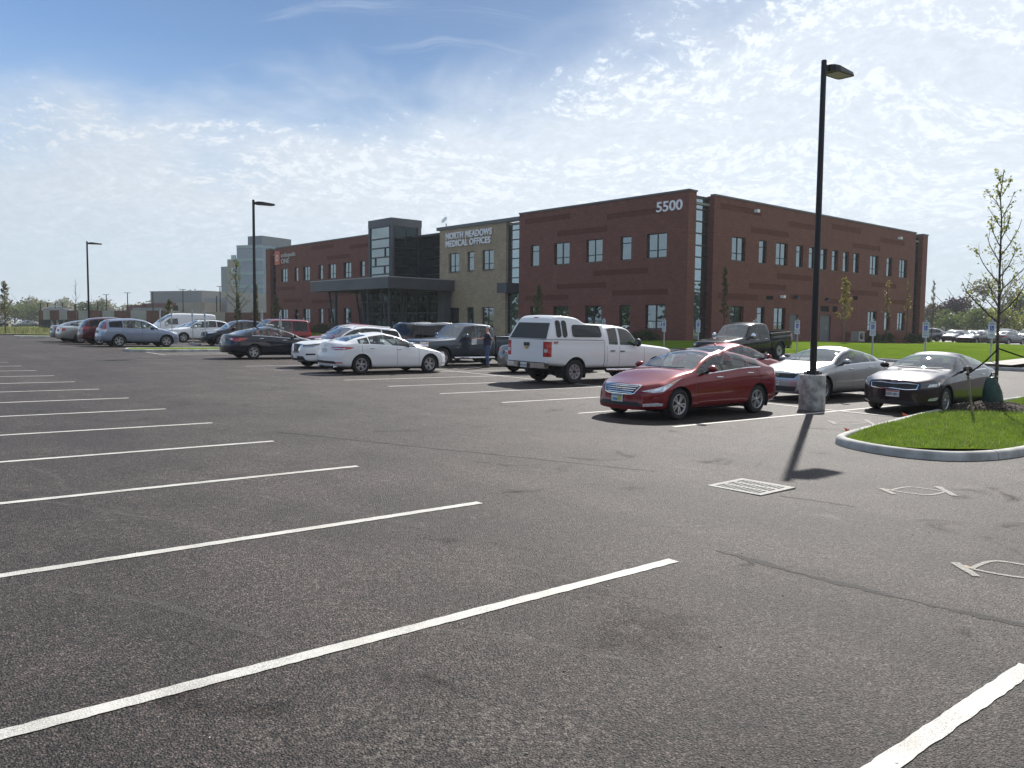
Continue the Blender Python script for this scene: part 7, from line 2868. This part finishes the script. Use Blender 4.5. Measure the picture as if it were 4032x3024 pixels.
# ------------------------------------------------------------------ the man at the truck door
def skin(name, nodes, edges, root=0, sub=2):
    """smooth limb surface grown over a skeleton; nodes = (x, y, z, rx, ry)"""
    me = bpy.data.meshes.new(name)
    me.from_pydata([n_[:3] for n_ in nodes], edges, [])
    o = bpy.data.objects.new(name, me)
    col.objects.link(o)
    o.modifiers.new('skin', 'SKIN')
    sd = o.modifiers.new('sub', 'SUBSURF')
    sd.levels = sub
    for i, n_ in enumerate(nodes):
        v = me.skin_vertices[0].data[i]
        v.radius = (n_[3], n_[4] if len(n_) > 4 else n_[3])
        v.use_root = i == root
    dg = bpy.context.evaluated_depsgraph_get()
    m2 = bpy.data.meshes.new_from_object(o.evaluated_get(dg))
    bpy.data.objects.remove(o)
    for p_ in m2.polygons:
        p_.use_smooth = True
    return m2


def person():
    root = thing('person', 'grey haired man in navy polo shirt and jeans reaching towards the slate pickup door', 'person')
    M_SK = mat('skin', (.50, .27, .19), .55)
    M_NAVY = mat('polo_navy', (.022, .026, .055), .85, noise=.2, nscale=12)
    M_JEAN = mat('jeans', (.060, .105, .20), .9, noise=.25, nscale=14)
    M_HAIR = mat('hair_grey', (.55, .54, .52), .8)
    # body: pelvis, spine, neck, head, arms with hands and fingers, legs with feet
    N = [(0, 0, .96, .125, .15), (.02, 0, 1.12, .135, .155), (.01, 0, 1.28, .12, .165), (-.01, 0, 1.42, .085, .13), (0, 0, 1.50, .055, .055), (.02, 0, 1.58, .066, .062), (.025, 0, 1.67, .088, .074), (.02, 0, 1.745, .062, .055)]
    E_ = [(0, 1), (1, 2), (2, 3), (3, 4), (4, 5), (5, 6), (6, 7)]
    def chain(start, pts):
        prev = start
        for q in pts:
            N.append(q)
            E_.append((prev, len(N) - 1))
            prev = len(N) - 1
        return prev
    lw = chain(3, [(0, .175, 1.42, .058, .06), (.12, .215, 1.30, .046, .046), (.25, .21, 1.20, .040, .040), (.38, .19, 1.215, .033, .036), (.50, .165, 1.235, .024, .029), (.545, .16, 1.235, .017, .036), (.585, .155, 1.232, .015, .038)])
    rw = chain(3, [(0, -.175, 1.42, .058, .06), (-.11, -.25, 1.30, .046, .046), (-.21, -.29, 1.17, .040, .040), (-.15, -.24, 1.08, .033, .036), (-.09, -.185, 1.0, .024, .029), (-.06, -.165, .965, .017, .034)])
    for s_ in (1, -1):
        chain(0, [(0, .095 * s_, .88, .095, .095), (.015, .105 * s_, .68, .073, .073), (.02, .11 * s_, .50, .056, .056), (-.005, .115 * s_, .34, .054, .052), (-.02, .115 * s_, .10, .040, .040), (.05, .125 * s_, .05, .036, .042), (.17, .14 * s_, .035, .028, .044)])
    # fingers: four unequal and bent, and a thumb, on each hand
    for k_, (dy, L) in enumerate(((.024, .072), (.008, .080), (-.008, .075), (-.024, .058))):
        x, y, z = .60, .153 + dy, 1.230
        chain(lw, [(x, y, z, .0085), (x + L * .45, y - .003, z - .010, .0080), (x + L * .75, y - .006, z - .034, .0075)])
        x, y, z = -.045, -.155 - dy, .945
        chain(rw, [(x, y, z, .0085), (x + L * .35, y + .02, z - L * .3, .008), (x + L * .4, y + .02, z - L * .75, .0075)])
    chain(lw - 1, [(.555, .185, 1.215, .011), (.585, .19, 1.195, .010), (.605, .175, 1.19, .009)])
    chain(rw, [(-.03, -.18, .95, .011), (-.0, -.185, .925, .0095), (.02, -.175, .905, .0085)])
    me = skin('body', N, E_, 0, 2)
    me.materials.append(M_SK)
    body = link('body', me, root)
    # face and ears
    mb = MB()
    mb.lathe([(.001, .026), (.012, .012), (.015, -.014), (.001, -.018)], 10, 0, (.112, 0, 1.655))
    for s_ in (1, -1):
        mb.lathe([(.001, .022), (.016, .015), (.02, 0), (.013, -.02), (.001, -.026)], 10, 0, (.005, .077 * s_, 1.655))
        mb.lathe([(.001, .008), (.010, 0), (.001, -.008)], 8, 1, (.098, .031 * s_, 1.672))
    mb.box((.102, 0, 1.612), (.012, .045, .008), 2)
    mb.build('face', [M_SK, mat('eye', (.05, .04, .035), .3), mat('lip', (.32, .13, .11), .6)], root)
    # short grey hair as a cap over crown and nape
    mb = MB()
    vs, fs = [], []
    rows, cols = 9, 22
    for i in range(rows):
        t = i / (rows - 1)
        for j in range(cols):
            a = 2 * math.pi * j / cols
            back = (1 - math.cos(a)) / 2
            low = R(52) + R(58) * back
            ph = low * t
            x = .015 + .101 * math.sin(ph) * math.cos(a) * (1.0 if math.cos(a) > 0 else 1.04)
            y = .087 * math.sin(ph) * math.sin(a)
            z = 1.682 + .104 * math.cos(ph) + .004 * math.sin(7 * a + 5 * t)
            vs.append((x, y, z))
    for i in range(rows - 1):
        for j in range(cols):
            fs.append((i * cols + j, (i + 1) * cols + j, (i + 1) * cols + (j + 1) % cols, i * cols + (j + 1) % cols))
    mb.add(vs, fs, 0, True)
    mb.build('hair', M_HAIR, root)
    # polo shirt
    N = [(.02, 0, .97, .158, .178), (.035, 0, 1.10, .168, .18), (.02, 0, 1.26, .145, .182), (-.01, 0, 1.42, .10, .15), (0, 0, 1.485, .066, .066), (0, .185, 1.43, .076, .078), (.10, .222, 1.325, .070, .070), (.145, .225, 1.285, .069, .069), (0, -.185, 1.43, .076, .078), (-.095, -.245, 1.325, .070, .070), (-.125, -.265, 1.285, .069, .069)]
    me = skin('shirt', N, [(0, 1), (1, 2), (2, 3), (3, 4), (3, 5), (5, 6), (6, 7), (3, 8), (8, 9), (9, 10)], 1, 2)
    me.materials.append(M_NAVY)
    link('polo_shirt', me, root)
    # jeans
    N = [(0, 0, .98, .142, .165)]
    E2 = []
    for s_ in (1, -1):
        prev = 0
        for q in [(0, .095 * s_, .86, .110, .108), (.012, .107 * s_, .66, .090, .088), (.02, .112 * s_, .48, .078, .076), (-.005, .117 * s_, .28, .074, .072), (-.012, .118 * s_, .075, .074, .070)]:
            N.append(q)
            E2.append((prev, len(N) - 1))
            prev = len(N) - 1
    me = skin('jeans', N, E2, 0, 2)
    me.materials.append(M_JEAN)
    link('jeans', me, root)
    for s_ in (1, -1):
        mb = MB()
        mb.prism([(-.10, .115 * s_ - .042), (.05, .125 * s_ - .05), (.17, .14 * s_ - .046), (.215, .145 * s_ - .02), (.215, .145 * s_ + .02), (.17, .14 * s_ + .046), (.05, .125 * s_ + .046), (-.10, .115 * s_ + .042)], -.002, .028)
        mb.prism([(-.095, .115 * s_ - .040), (.05, .125 * s_ - .046), (.15, .14 * s_ - .042), (.20, .145 * s_ - .015), (.20, .145 * s_ + .015), (.15, .14 * s_ + .042), (.05, .125 * s_ + .042), (-.095, .115 * s_ + .040)], .0285, .085)
        mb.build('shoe', mat('shoe_brown', (.10, .06, .04), .6), root)
    return root


pn = person()
pn.location = (21.75, 27.55, zg(21.75, 27.55))
pn.rotation_euler = (0, 0, R(138))
# the sheet of paper hanging from his hand
mb = MB()
vs = []
for i in range(6):
    for j in range(5):
        u, v = i / 5, j / 4
        vs.append((.53 + .02 * u + (v - .5) * .22 + .02 * math.sin(3 * u), .175 + .02 * math.sin(u * 4 + v * 2), 1.225 - .24 * u - .02 * v))
mb.add(vs, [(i * 5 + j, (i + 1) * 5 + j, (i + 1) * 5 + j + 1, i * 5 + j + 1) for i in range(5) for j in range(4)], 0, True)
o = mb.build('paper_sheet', M_WHITEPAPER)
o.matrix_world = Matrix.Translation(pn.location) @ Matrix.Rotation(R(138), 4, 'Z')
tag(o, 'white sheet of paper held out by the man in the navy polo shirt', 'paper')

# ------------------------------------------------------------------ background: deck, hospital, woods
M_PALE = mat('pale_concrete', (.34, .33, .31), .85, noise=.12, nscale=.4)
M_BEIGE = mat('beige_render', (.36, .32, .26), .85, noise=.1, nscale=.3)
M_BRICKF = mat('far_brick', (.145, .066, .052), .9, noise=.25, nscale=1.2)
M_SHADE = mat('deck_inside_shade', (.05, .05, .052), .9)
M_BLUEG = facade_glass('hospital_glass', (.065, .09, .105), refl=(.50, .60, .68), f0=.22)
M_BLUEP = mat('hospital_panel', (.15, .175, .195), .4, metal=.2)


def rowpt(px, Z):
    """ground position seen at photo column px, depth Z"""
    k_ = (px - 2016) / 3238.95
    return (Z * (_f[0] + k_ * _r[0]), Z * (_f[1] + k_ * _r[1]))


def block(mb, a, b, depth, z0, z1, m=0):
    """box whose front edge runs from a to b on the ground"""
    a, b = Vector(a), Vector(b)
    d = (b - a).normalized()
    n = Vector((-d.y, d.x))
    if n.dot(a) < 0:
        n = -n
    pts = [a, b, b + n * depth, a + n * depth]
    mb.prism([tuple(q) for q in pts], z0, z1, m)
    return d, n


# parking deck: alternating brick and concrete bays over an open level
deck = thing('parking_deck', 'low parking deck with alternating brick and pale concrete bays behind the left cars', 'parking deck', (0, 0, 0))
xs_ = [160, 178, 204, 241, 272, 316, 353, 410, 457, 521, 582, 660, 695]
zs_ = [3.45, 3.4]
for i, (xa, xb) in enumerate(zip(xs_[:-1], xs_[1:])):
    Za, Zb_ = 134 - (xa - 160) * .022, 134 - (xb - 160) * .022
    a, b = rowpt(xa, Za), rowpt(xb, Zb_)
    mb = MB()
    if i < 6:
        block(mb, a, b, 1.0, 2.05, 3.55)
    else:
        block(mb, a, b, 1.0, -.3, 3.55)
    mb.build('brick_bay' if i % 2 == 0 else 'concrete_bay', M_BRICKF if i % 2 == 0 else M_PALE, deck)
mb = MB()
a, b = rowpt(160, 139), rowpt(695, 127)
block(mb, a, b, 40, 0, 2.9)  # solid block: the open level's shade is put into its dark colour
mb.build('deck_shade_block', M_SHADE, deck)
for xa in (212, 233, 261, 301, 340):
    a = rowpt(xa, 134.5 - (xa - 160) * .022)
    mb = MB()
    mb.lathe([(.16, .3), (.16, 2.06)], 8, 0, (a[0], a[1], 0))
    mb.build('column', M_PALE, deck)
# low beige wing and medical pavilion behind the deck
pv = thing('clinic_building', 'low clinic with curved grey roof screen, brick and beige walls beyond the deck', 'building')
mb = MB()
block(mb, rowpt(600, 195), rowpt(800, 187), 30, 0, 9.0)
mb.build('roof_screen', mat('screen_metal', (.24, .25, .25), .6), pv)
mb = MB()
block(mb, rowpt(505, 190), rowpt(558, 186), 20, 0, 5.6)
block(mb, rowpt(566, 188), rowpt(686, 182), 18, 0, 6.0)
mb.build('brick_wing', M_BRICKF, pv)
mb = MB()
block(mb, rowpt(528, 183), rowpt(640, 178), 12, 0, 4.9)
mb.build('glass_front', mat('clinic_front', (.22, .24, .25), .6), pv)
mb = MB()
block(mb, rowpt(700, 180), rowpt(812, 175), 14, 0, 6.1)
mb.build('beige_wing', M_BEIGE, pv)
mb = MB()
block(mb, rowpt(810, 182), rowpt(900, 178), 14, 0, 7.2)
mb.build('grey_wing', mat('screen_metal', (.24, .25, .25), .6), pv)
for xa, xb, z0, z1 in ((658, 672, 2.4, 3.8), (686, 700, 2.4, 5.4), (721, 734, 2.2, 3.9), (750, 762, 2.4, 3.9), (779, 791, 2.4, 3.9), (560, 572, 2.2, 3.6), (600, 618, 2.2, 3.6)):
    mb = MB()
    Zz = 179.6 - (xa - 700) * .045 if xa >= 700 else 177.5
    block(mb, rowpt(xa, Zz), rowpt(xb, Zz - .3), .5, z0, z1)
    mb.build('window', M_FGD, pv)
lw_ = thing('low_wall', 'long low beige wall between the parking deck and the hospital', 'wall')
mb = MB()
block(mb, rowpt(690, 128), rowpt(890, 122), 1.2, -.2, 3.4)
mb.build('beige_panel', M_BEIGE, lw_)
mb = MB()
block(mb, rowpt(655, 128.8), rowpt(694, 127.7), 1.0, 2.4, 3.5)
block(mb, rowpt(890, 121.8), rowpt(1030, 118), 1.2, -.2, 3.35)
mb.build('brick_panel', M_BRICKF, lw_)
# hospital tower
hp = thing('hospital_tower', 'six storey hospital of blue grey glass with beige side wing behind the left brick wing', 'building')
mb = MB()
block(mb, rowpt(939, 225), rowpt(1040, 222), 12, 0, 22.6)
mb.build('glass_block', M_BLUEG, hp)
mb = MB()
block(mb, rowpt(983, 226), rowpt(1039, 223.5), 11, 22.5, 25.2)
mb.build('plant_room', M_BLUEP, hp)
mb = MB()
block(mb, rowpt(902, 240), rowpt(940, 238), 20, 0, 20.0)
mb.build('beige_wing', M_BEIGE, hp)
mb = MB()
block(mb, rowpt(877, 248), rowpt(903, 246), 20, 0, 18.4)
mb.build('end_wing', mat('hospital_end', (.22, .27, .27), .6), hp)
for i in range(6):
    mb = MB()
    z = 1.9 + i * 3.55
    block(mb, rowpt(938.5, 224.8), rowpt(1040, 221.8), .2, z + 2.2, z + 3.0)
    mb.build('window_band', mat('band_glass', (.20, .30, .30), .25, coat=.5), hp)
    if i > 1:
        mb = MB()
        block(mb, rowpt(917, 239), rowpt(932, 238.2), .5, z - .2, z + 1.5)
        mb.build('window', M_FG, hp)

# distant lamp posts: a double-headed kind and a plain kind
def far_lamp(double, h):
    root = thing('lamp_post', 'x', 'lamp post')
    mb = MB()
    mb.tube([(0, 0, 0), (0, 0, h)], [.13, .09], 8)
    mb.build('pole', M_POLE, root)
    for s_ in ((1, -1) if double else (1,)):
        mb = MB()
        mb.box((s_ * .32 * .77, -s_ * .32 * .64, h - .05), (.62, .3, .10), 0, rz=-R(40))
        mb.build('lamp_head', mat('lamp_grey', (.16, .165, .17), .5), root)
    return root


FLG = 'lamp posts beyond the parking deck'
l2 = far_lamp(True, 9.0)
for i, (px, ytop, lab) in enumerate([(427, 1160, 'double headed far lamp post just left of the clinic'), (510, 1153, 'double headed far lamp post before the clinic brick end'), (609, 1149, 'double headed far lamp post before the grey roof screen'), (727, 1140, 'double headed far lamp post before the beige clinic wing'), (872, 1128, 'double headed far lamp post left of the hospital end wing')]):
    o = l2 if i == 0 else dup(l2, (0, 0, 0))
    hor = 1260 + (px / 4032) * 40
    Z = 7.0 * 3239 / (hor - ytop)
    Z = min(Z, 170)
    h = (hor - ytop) / 3239 * Z + 1.91
    x, y = rowpt(px, Z)
    o.location = (x, y, h - 9.0)
    o['label'] = lab
    o['group'] = FLG
l1 = far_lamp(False, 6.0)
for i, (px, ytop, lab) in enumerate([(169, 1193, 'thin lamp post standing over the left end of the parking deck'), (197, 1193, 'thin lamp post over the first concrete bay of the deck'), (227, 1193, 'thin lamp post by the car on the deck roof, left of it'), (255, 1190, 'thin lamp post at the right end of the car on the deck roof'), (304, 1197, 'thin lamp post over the deck, left of the bare sapling'), (393, 1189, 'thin lamp post over the deck, right of the farthest tall lamp'), (4, 1188, 'dark lamp post at the left edge of the picture behind the leafy young tree'), (858, 1166, 'dark lamp post right of the narrow green young tree')]):
    o = l1 if i == 0 else dup(l1, (0, 0, 0))
    hor = 1260 + (px / 4032) * 40
    Z = 150
    h = (hor - ytop) / 3239 * Z + 1.91
    x, y = rowpt(px, Z)
    o.location = (x, y, h - 6.0)
    o['label'] = lab
    o['group'] = FLG
o = dup(SEDAN_GREY, (0, 0, 0), 0, 'dark car parked up on the roof of the parking deck', FL)
x, y = rowpt(237, 141)
o.location = (x, y, 2.95)
o.rotation_euler = (0, 0, R(-10))

# meadow and verge beyond the left end of the car park
mb = MB()
q = [rowpt(-900, 96), rowpt(-300, 95), (12.0, 91.0), (17.5, 89), (24, 88.2), (34.5, 85.5), (35.5, 110), rowpt(900, 118), rowpt(900, 160), rowpt(-900, 170)]
filled('meadow', q, 4.0, lambda x, y: zg(x, y) + .04 + .28 * sm((y - 88) / 12) * (.6 + .4 * math.sin(x * .35) * math.sin(y * .27)), M_FIELD)['kind'] = 'stuff'
ks = MB()
ribbon(ks, [(-30, 95.5), (-10, 94.5), (12, 90.9), (17.5, 88.8), (24, 88.0), (34.5, 85.3)], .6, .10, step=1)
o = ks.build('kerb_strip', M_KERB)
o['kind'] = 'structure'
# rough tufts along its near edge
rg = random.Random(31)
mb = MB()
for i in range(9000):
    u = rg.random()
    y = 89 + 26 * rg.random() ** 1.7
    x = -14 + 48 * u
    if y < 91 + (12 - x) * .12:
        continue
    z = zg(x, y) + .04 + .28 * sm((y - 88) / 12) * .8
    cl = .5 + .5 * math.sin(x * .9 + 2 * math.sin(y * .5))
    h = rg.uniform(.15, .55) * (.5 + cl)
    a = rg.uniform(0, 6.3)
    w = rg.uniform(.03, .07)
    mb.add([(x - w * math.sin(a), y + w * math.cos(a), z - .05), (x + w * math.sin(a), y - w * math.cos(a), z - .05), (x + .2 * h * math.cos(a), y + .2 * h * math.sin(a), z + h)], [(0, 1, 2)], rg.choice((0, 0, 1)))
o = mb.build('meadow_tufts', [leaf_mat('tuft_green', (.11, .14, .04), (.18, .20, .07)), leaf_mat('tuft_straw', (.22, .20, .10), (.32, .28, .16))])
o['kind'] = 'stuff'


# trees far off
def blob_crown(mb, c, rx, ry, rz, n, size, rg, m=0, gaps=.35):
    """leaf clumps through an uneven volume made of several overlapping lobes"""
    lobes = []
    for i in range(9):
        a, e = rg.uniform(0, 6.3), rg.uniform(-.7, 1.2)
        k_ = rg.uniform(.35, .75)
        lobes.append((Vector((math.cos(a) * math.cos(e) * rx * k_, math.sin(a) * math.cos(e) * ry * k_, math.sin(e) * rz * k_)), rg.uniform(.32, .55)))
    for i in range(n):
        lc, lr = lobes[rg.randrange(len(lobes))]
        d = Vector((rg.gauss(0, 1), rg.gauss(0, 1), rg.gauss(0, 1))).normalized() * (rg.random() ** .45)
        p_ = Vector(c) + lc + Vector((d.x * rx * lr, d.y * ry * lr, d.z * rz * lr))
        leaf(mb, p_, size, rg, m, 0)


def far_tree(name, label, px, Z, h, w, seed, lm, n=900, size=.55, clear=.18, group='trees beyond the far right car park', base=.4, bark=None):
    rg = random.Random(seed)
    x, y = rowpt(px, Z)
    root = thing(name, label, 'tree', (x, y, base - .3), 0, group)
    tb, cb = MB(), MB()
    tb.tube([(0, 0, 0), (.1, .05, h * .35), (0, 0, h * .85)], [.03 * h, .02 * h, .004 * h], 7)
    for i in range(14):
        a = i * 2.4
        z0 = h * (clear + .5 * rg.random())
        L = w * rg.uniform(.25, .48)
        tb.tube([(0, 0, z0), (math.cos(a) * L * .5, math.sin(a) * L * .5, z0 + L * .5), (math.cos(a) * L, math.sin(a) * L, z0 + L * 1.0)], [.010 * h, .006 * h, .002 * h], 5, caps=False)
    tb.build('trunk', bark or M_BARK, root)
    blob_crown(cb, (0, 0, h * (1 + clear) / 2), w / 2, w / 2, h * (1 - clear) / 2, n, size, rg)
    cb.build('crown', lm, root)
    return root


far_tree('tree', 'dense green tree just right of the far brick pier', 3688, 190, 8.3, 10, 61, M_LEAFD, 1500)
far_tree('purple_tree', 'dark purple leaved tree, left of two beyond the far car park', 3716, 175, 9.6, 10.5, 62, M_LEAFP, 1700)
far_tree('purple_tree', 'dark purple leaved tree, right of two beyond the far car park', 3772, 175, 9.4, 9.0, 63, M_LEAFP, 1500)
far_tree('tree', 'big pale tree half in leaf behind the maple sapling', 3920, 150, 12.6, 14, 64, M_LEAFO, 900, .5, bark=M_BARKG)
far_tree('tree', 'dark green tree at the right edge beyond the car park', 4020, 160, 9.5, 11, 65, M_LEAFD, 1500)
far_tree('tree', 'light green bush like tree below the right purple tree', 3745, 165, 5.6, 9, 66, M_LEAFG, 1100, clear=.05)
far_tree('tree', 'light green bush like tree left of the big pale tree', 3825, 160, 6.4, 10, 67, M_LEAFG, 1100, clear=.05)
far_tree('tree', 'yellow green tree low behind the sapling trunk', 3885, 165, 6.6, 9, 68, M_LEAFY, 1000, clear=.05)
far_tree('tree', 'yellow green tree at the right edge before the dark one', 3985, 150, 6.8, 9, 69, M_LEAFY, 1000, clear=.05)
far_tree('tree', 'mid green tree behind the glass strip of the far pier', 3650, 200, 7.5, 10, 70, M_LEAFG, 1000, clear=.05)
far_tree('tree', 'mid green tree beyond the meadow left of the parking deck', 118, 300, 9.0, 14, 71, M_LEAFG, 1000, .8, .05, 'trees beyond the meadow')
far_tree('tree', 'dark green tree beyond the meadow, between paler ones', 66, 320, 10.5, 14, 72, M_LEAFD, 1000, .8, .05, 'trees beyond the meadow')
far_tree('tree', 'fresh green tree close behind the deck left end', 142, 290, 9.0, 11, 73, M_LEAFG, 1000, .8, .05, 'trees beyond the meadow')
far_tree('tree', 'green tree behind the deck just right of the farthest lamp post', 365, 260, 8.6, 12, 74, M_LEAFD, 1000, .7, .05, 'trees beyond the meadow')
far_tree('tree', 'pale budding tree above the clinic roof', 760, 260, 12.5, 12, 75, M_LEAFO, 500, .7, .2, 'trees beyond the meadow')
far_tree('tree', 'pale budding tree right of the clinic roof screen', 840, 262, 11.5, 13, 76, M_LEAFO, 500, .7, .2, 'trees beyond the meadow')


M_LEAFPALE = leaf_mat('leaf_pale', (.17, .18, .10), (.25, .25, .15))


def woods(name, pts, hfun, n, size, seed, mats):
    """one mass of woodland along a line: trunks lost in leaf clumps of changing height"""
    rg = random.Random(seed)
    mb = MB()
    L = [0]
    for a, b in zip(pts[:-1], pts[1:]):
        L.append(L[-1] + math.hypot(b[0] - a[0], b[1] - a[1]))
    trees_ = []
    s_ = 0
    while s_ < L[-1]:
        trees_.append((s_, hfun(s_ / L[-1]) * rg.uniform(.80, 1.08), rg.uniform(8, 13), rg.choice(range(len(mats))), rg.uniform(-10, 10)))
        s_ += rg.uniform(3.5, 6.5)
    for i in range(n):
        t = trees_[rg.randrange(len(trees_))]
        s0, h, w, m, off = t
        k_ = max(j for j in range(len(L) - 1) if L[j] <= min(s0, L[-1] - .01))
        u = (s0 - L[k_]) / (L[k_ + 1] - L[k_])
        a, b = Vector(pts[k_]), Vector(pts[k_ + 1])
        d = (b - a).normalized()
        nn = Vector((-d.y, d.x))
        c = a.lerp(b, u) + nn * off
        q = Vector((rg.gauss(0, 1), rg.gauss(0, 1), rg.gauss(0, 1))).normalized() * (rg.random() ** .4)
        z = h * .52 + q.z * h * .48 * (1 + .12 * math.sin(q.x * 6 + i % 3))
        p_ = c + d * q.x * w * .5 + nn * q.y * w * .5
        leaf(mb, (p_.x, p_.y, max(.1, z)), size, rg, m, 0)
    o = mb.build(name, mats)
    o['kind'] = 'stuff'
    return o


woods('woodland', [rowpt(-1100, 420), rowpt(-300, 430), rowpt(0, 420), rowpt(300, 410), rowpt(500, 400), rowpt(900, 400)], lambda t: 13.0 - 3.2 * sm((t - .66) / .3), 46000, 1.15, 81, [M_LEAFO, M_LEAFG, M_LEAFO, M_LEAFPALE, M_LEAFPALE])
woods('woodland', [rowpt(3560, 240), rowpt(3800, 235), rowpt(4100, 225), rowpt(4700, 210)], lambda t: 7.2, 12000, .8, 82, [M_LEAFG, M_LEAFPALE, M_LEAFO, M_LEAFY])
# the wooded side of the site behind the viewer, mirrored in the ground-floor windows
woods('woodland', [(-70, -120), (-75, -20), (-80, 60), (-85, 150), (-70, 260)], lambda t: 14.5, 14000, 1.8, 83, [M_LEAFD, M_LEAFG, M_LEAFD])
woods('woodland', [(-40, -75), (40, -80), (130, -85), (240, -80)], lambda t: 14.5, 12000, 1.8, 84, [M_LEAFD, M_LEAFG, M_LEAFD])

# ------------------------------------------------------------------ the spring air: far things fade a little
mb = MB()
mb.bbox((-3100, -3100, -4.0), (4300, 4700, 32.0))
hz_m = bpy.data.materials.new('haze_air')
hz_m.use_nodes = True
k = NT(hz_m.node_tree)
pv_ = k.n('ShaderNodeVolumePrincipled', {'Color': (.86, .92, 1.0, 1), 'Density': .00026, 'Anisotropy': .3})
k.n('ShaderNodeOutputMaterial', {'Volume': pv_.outputs[0]})
o = mb.build('haze', hz_m)
o['kind'] = 'stuff'
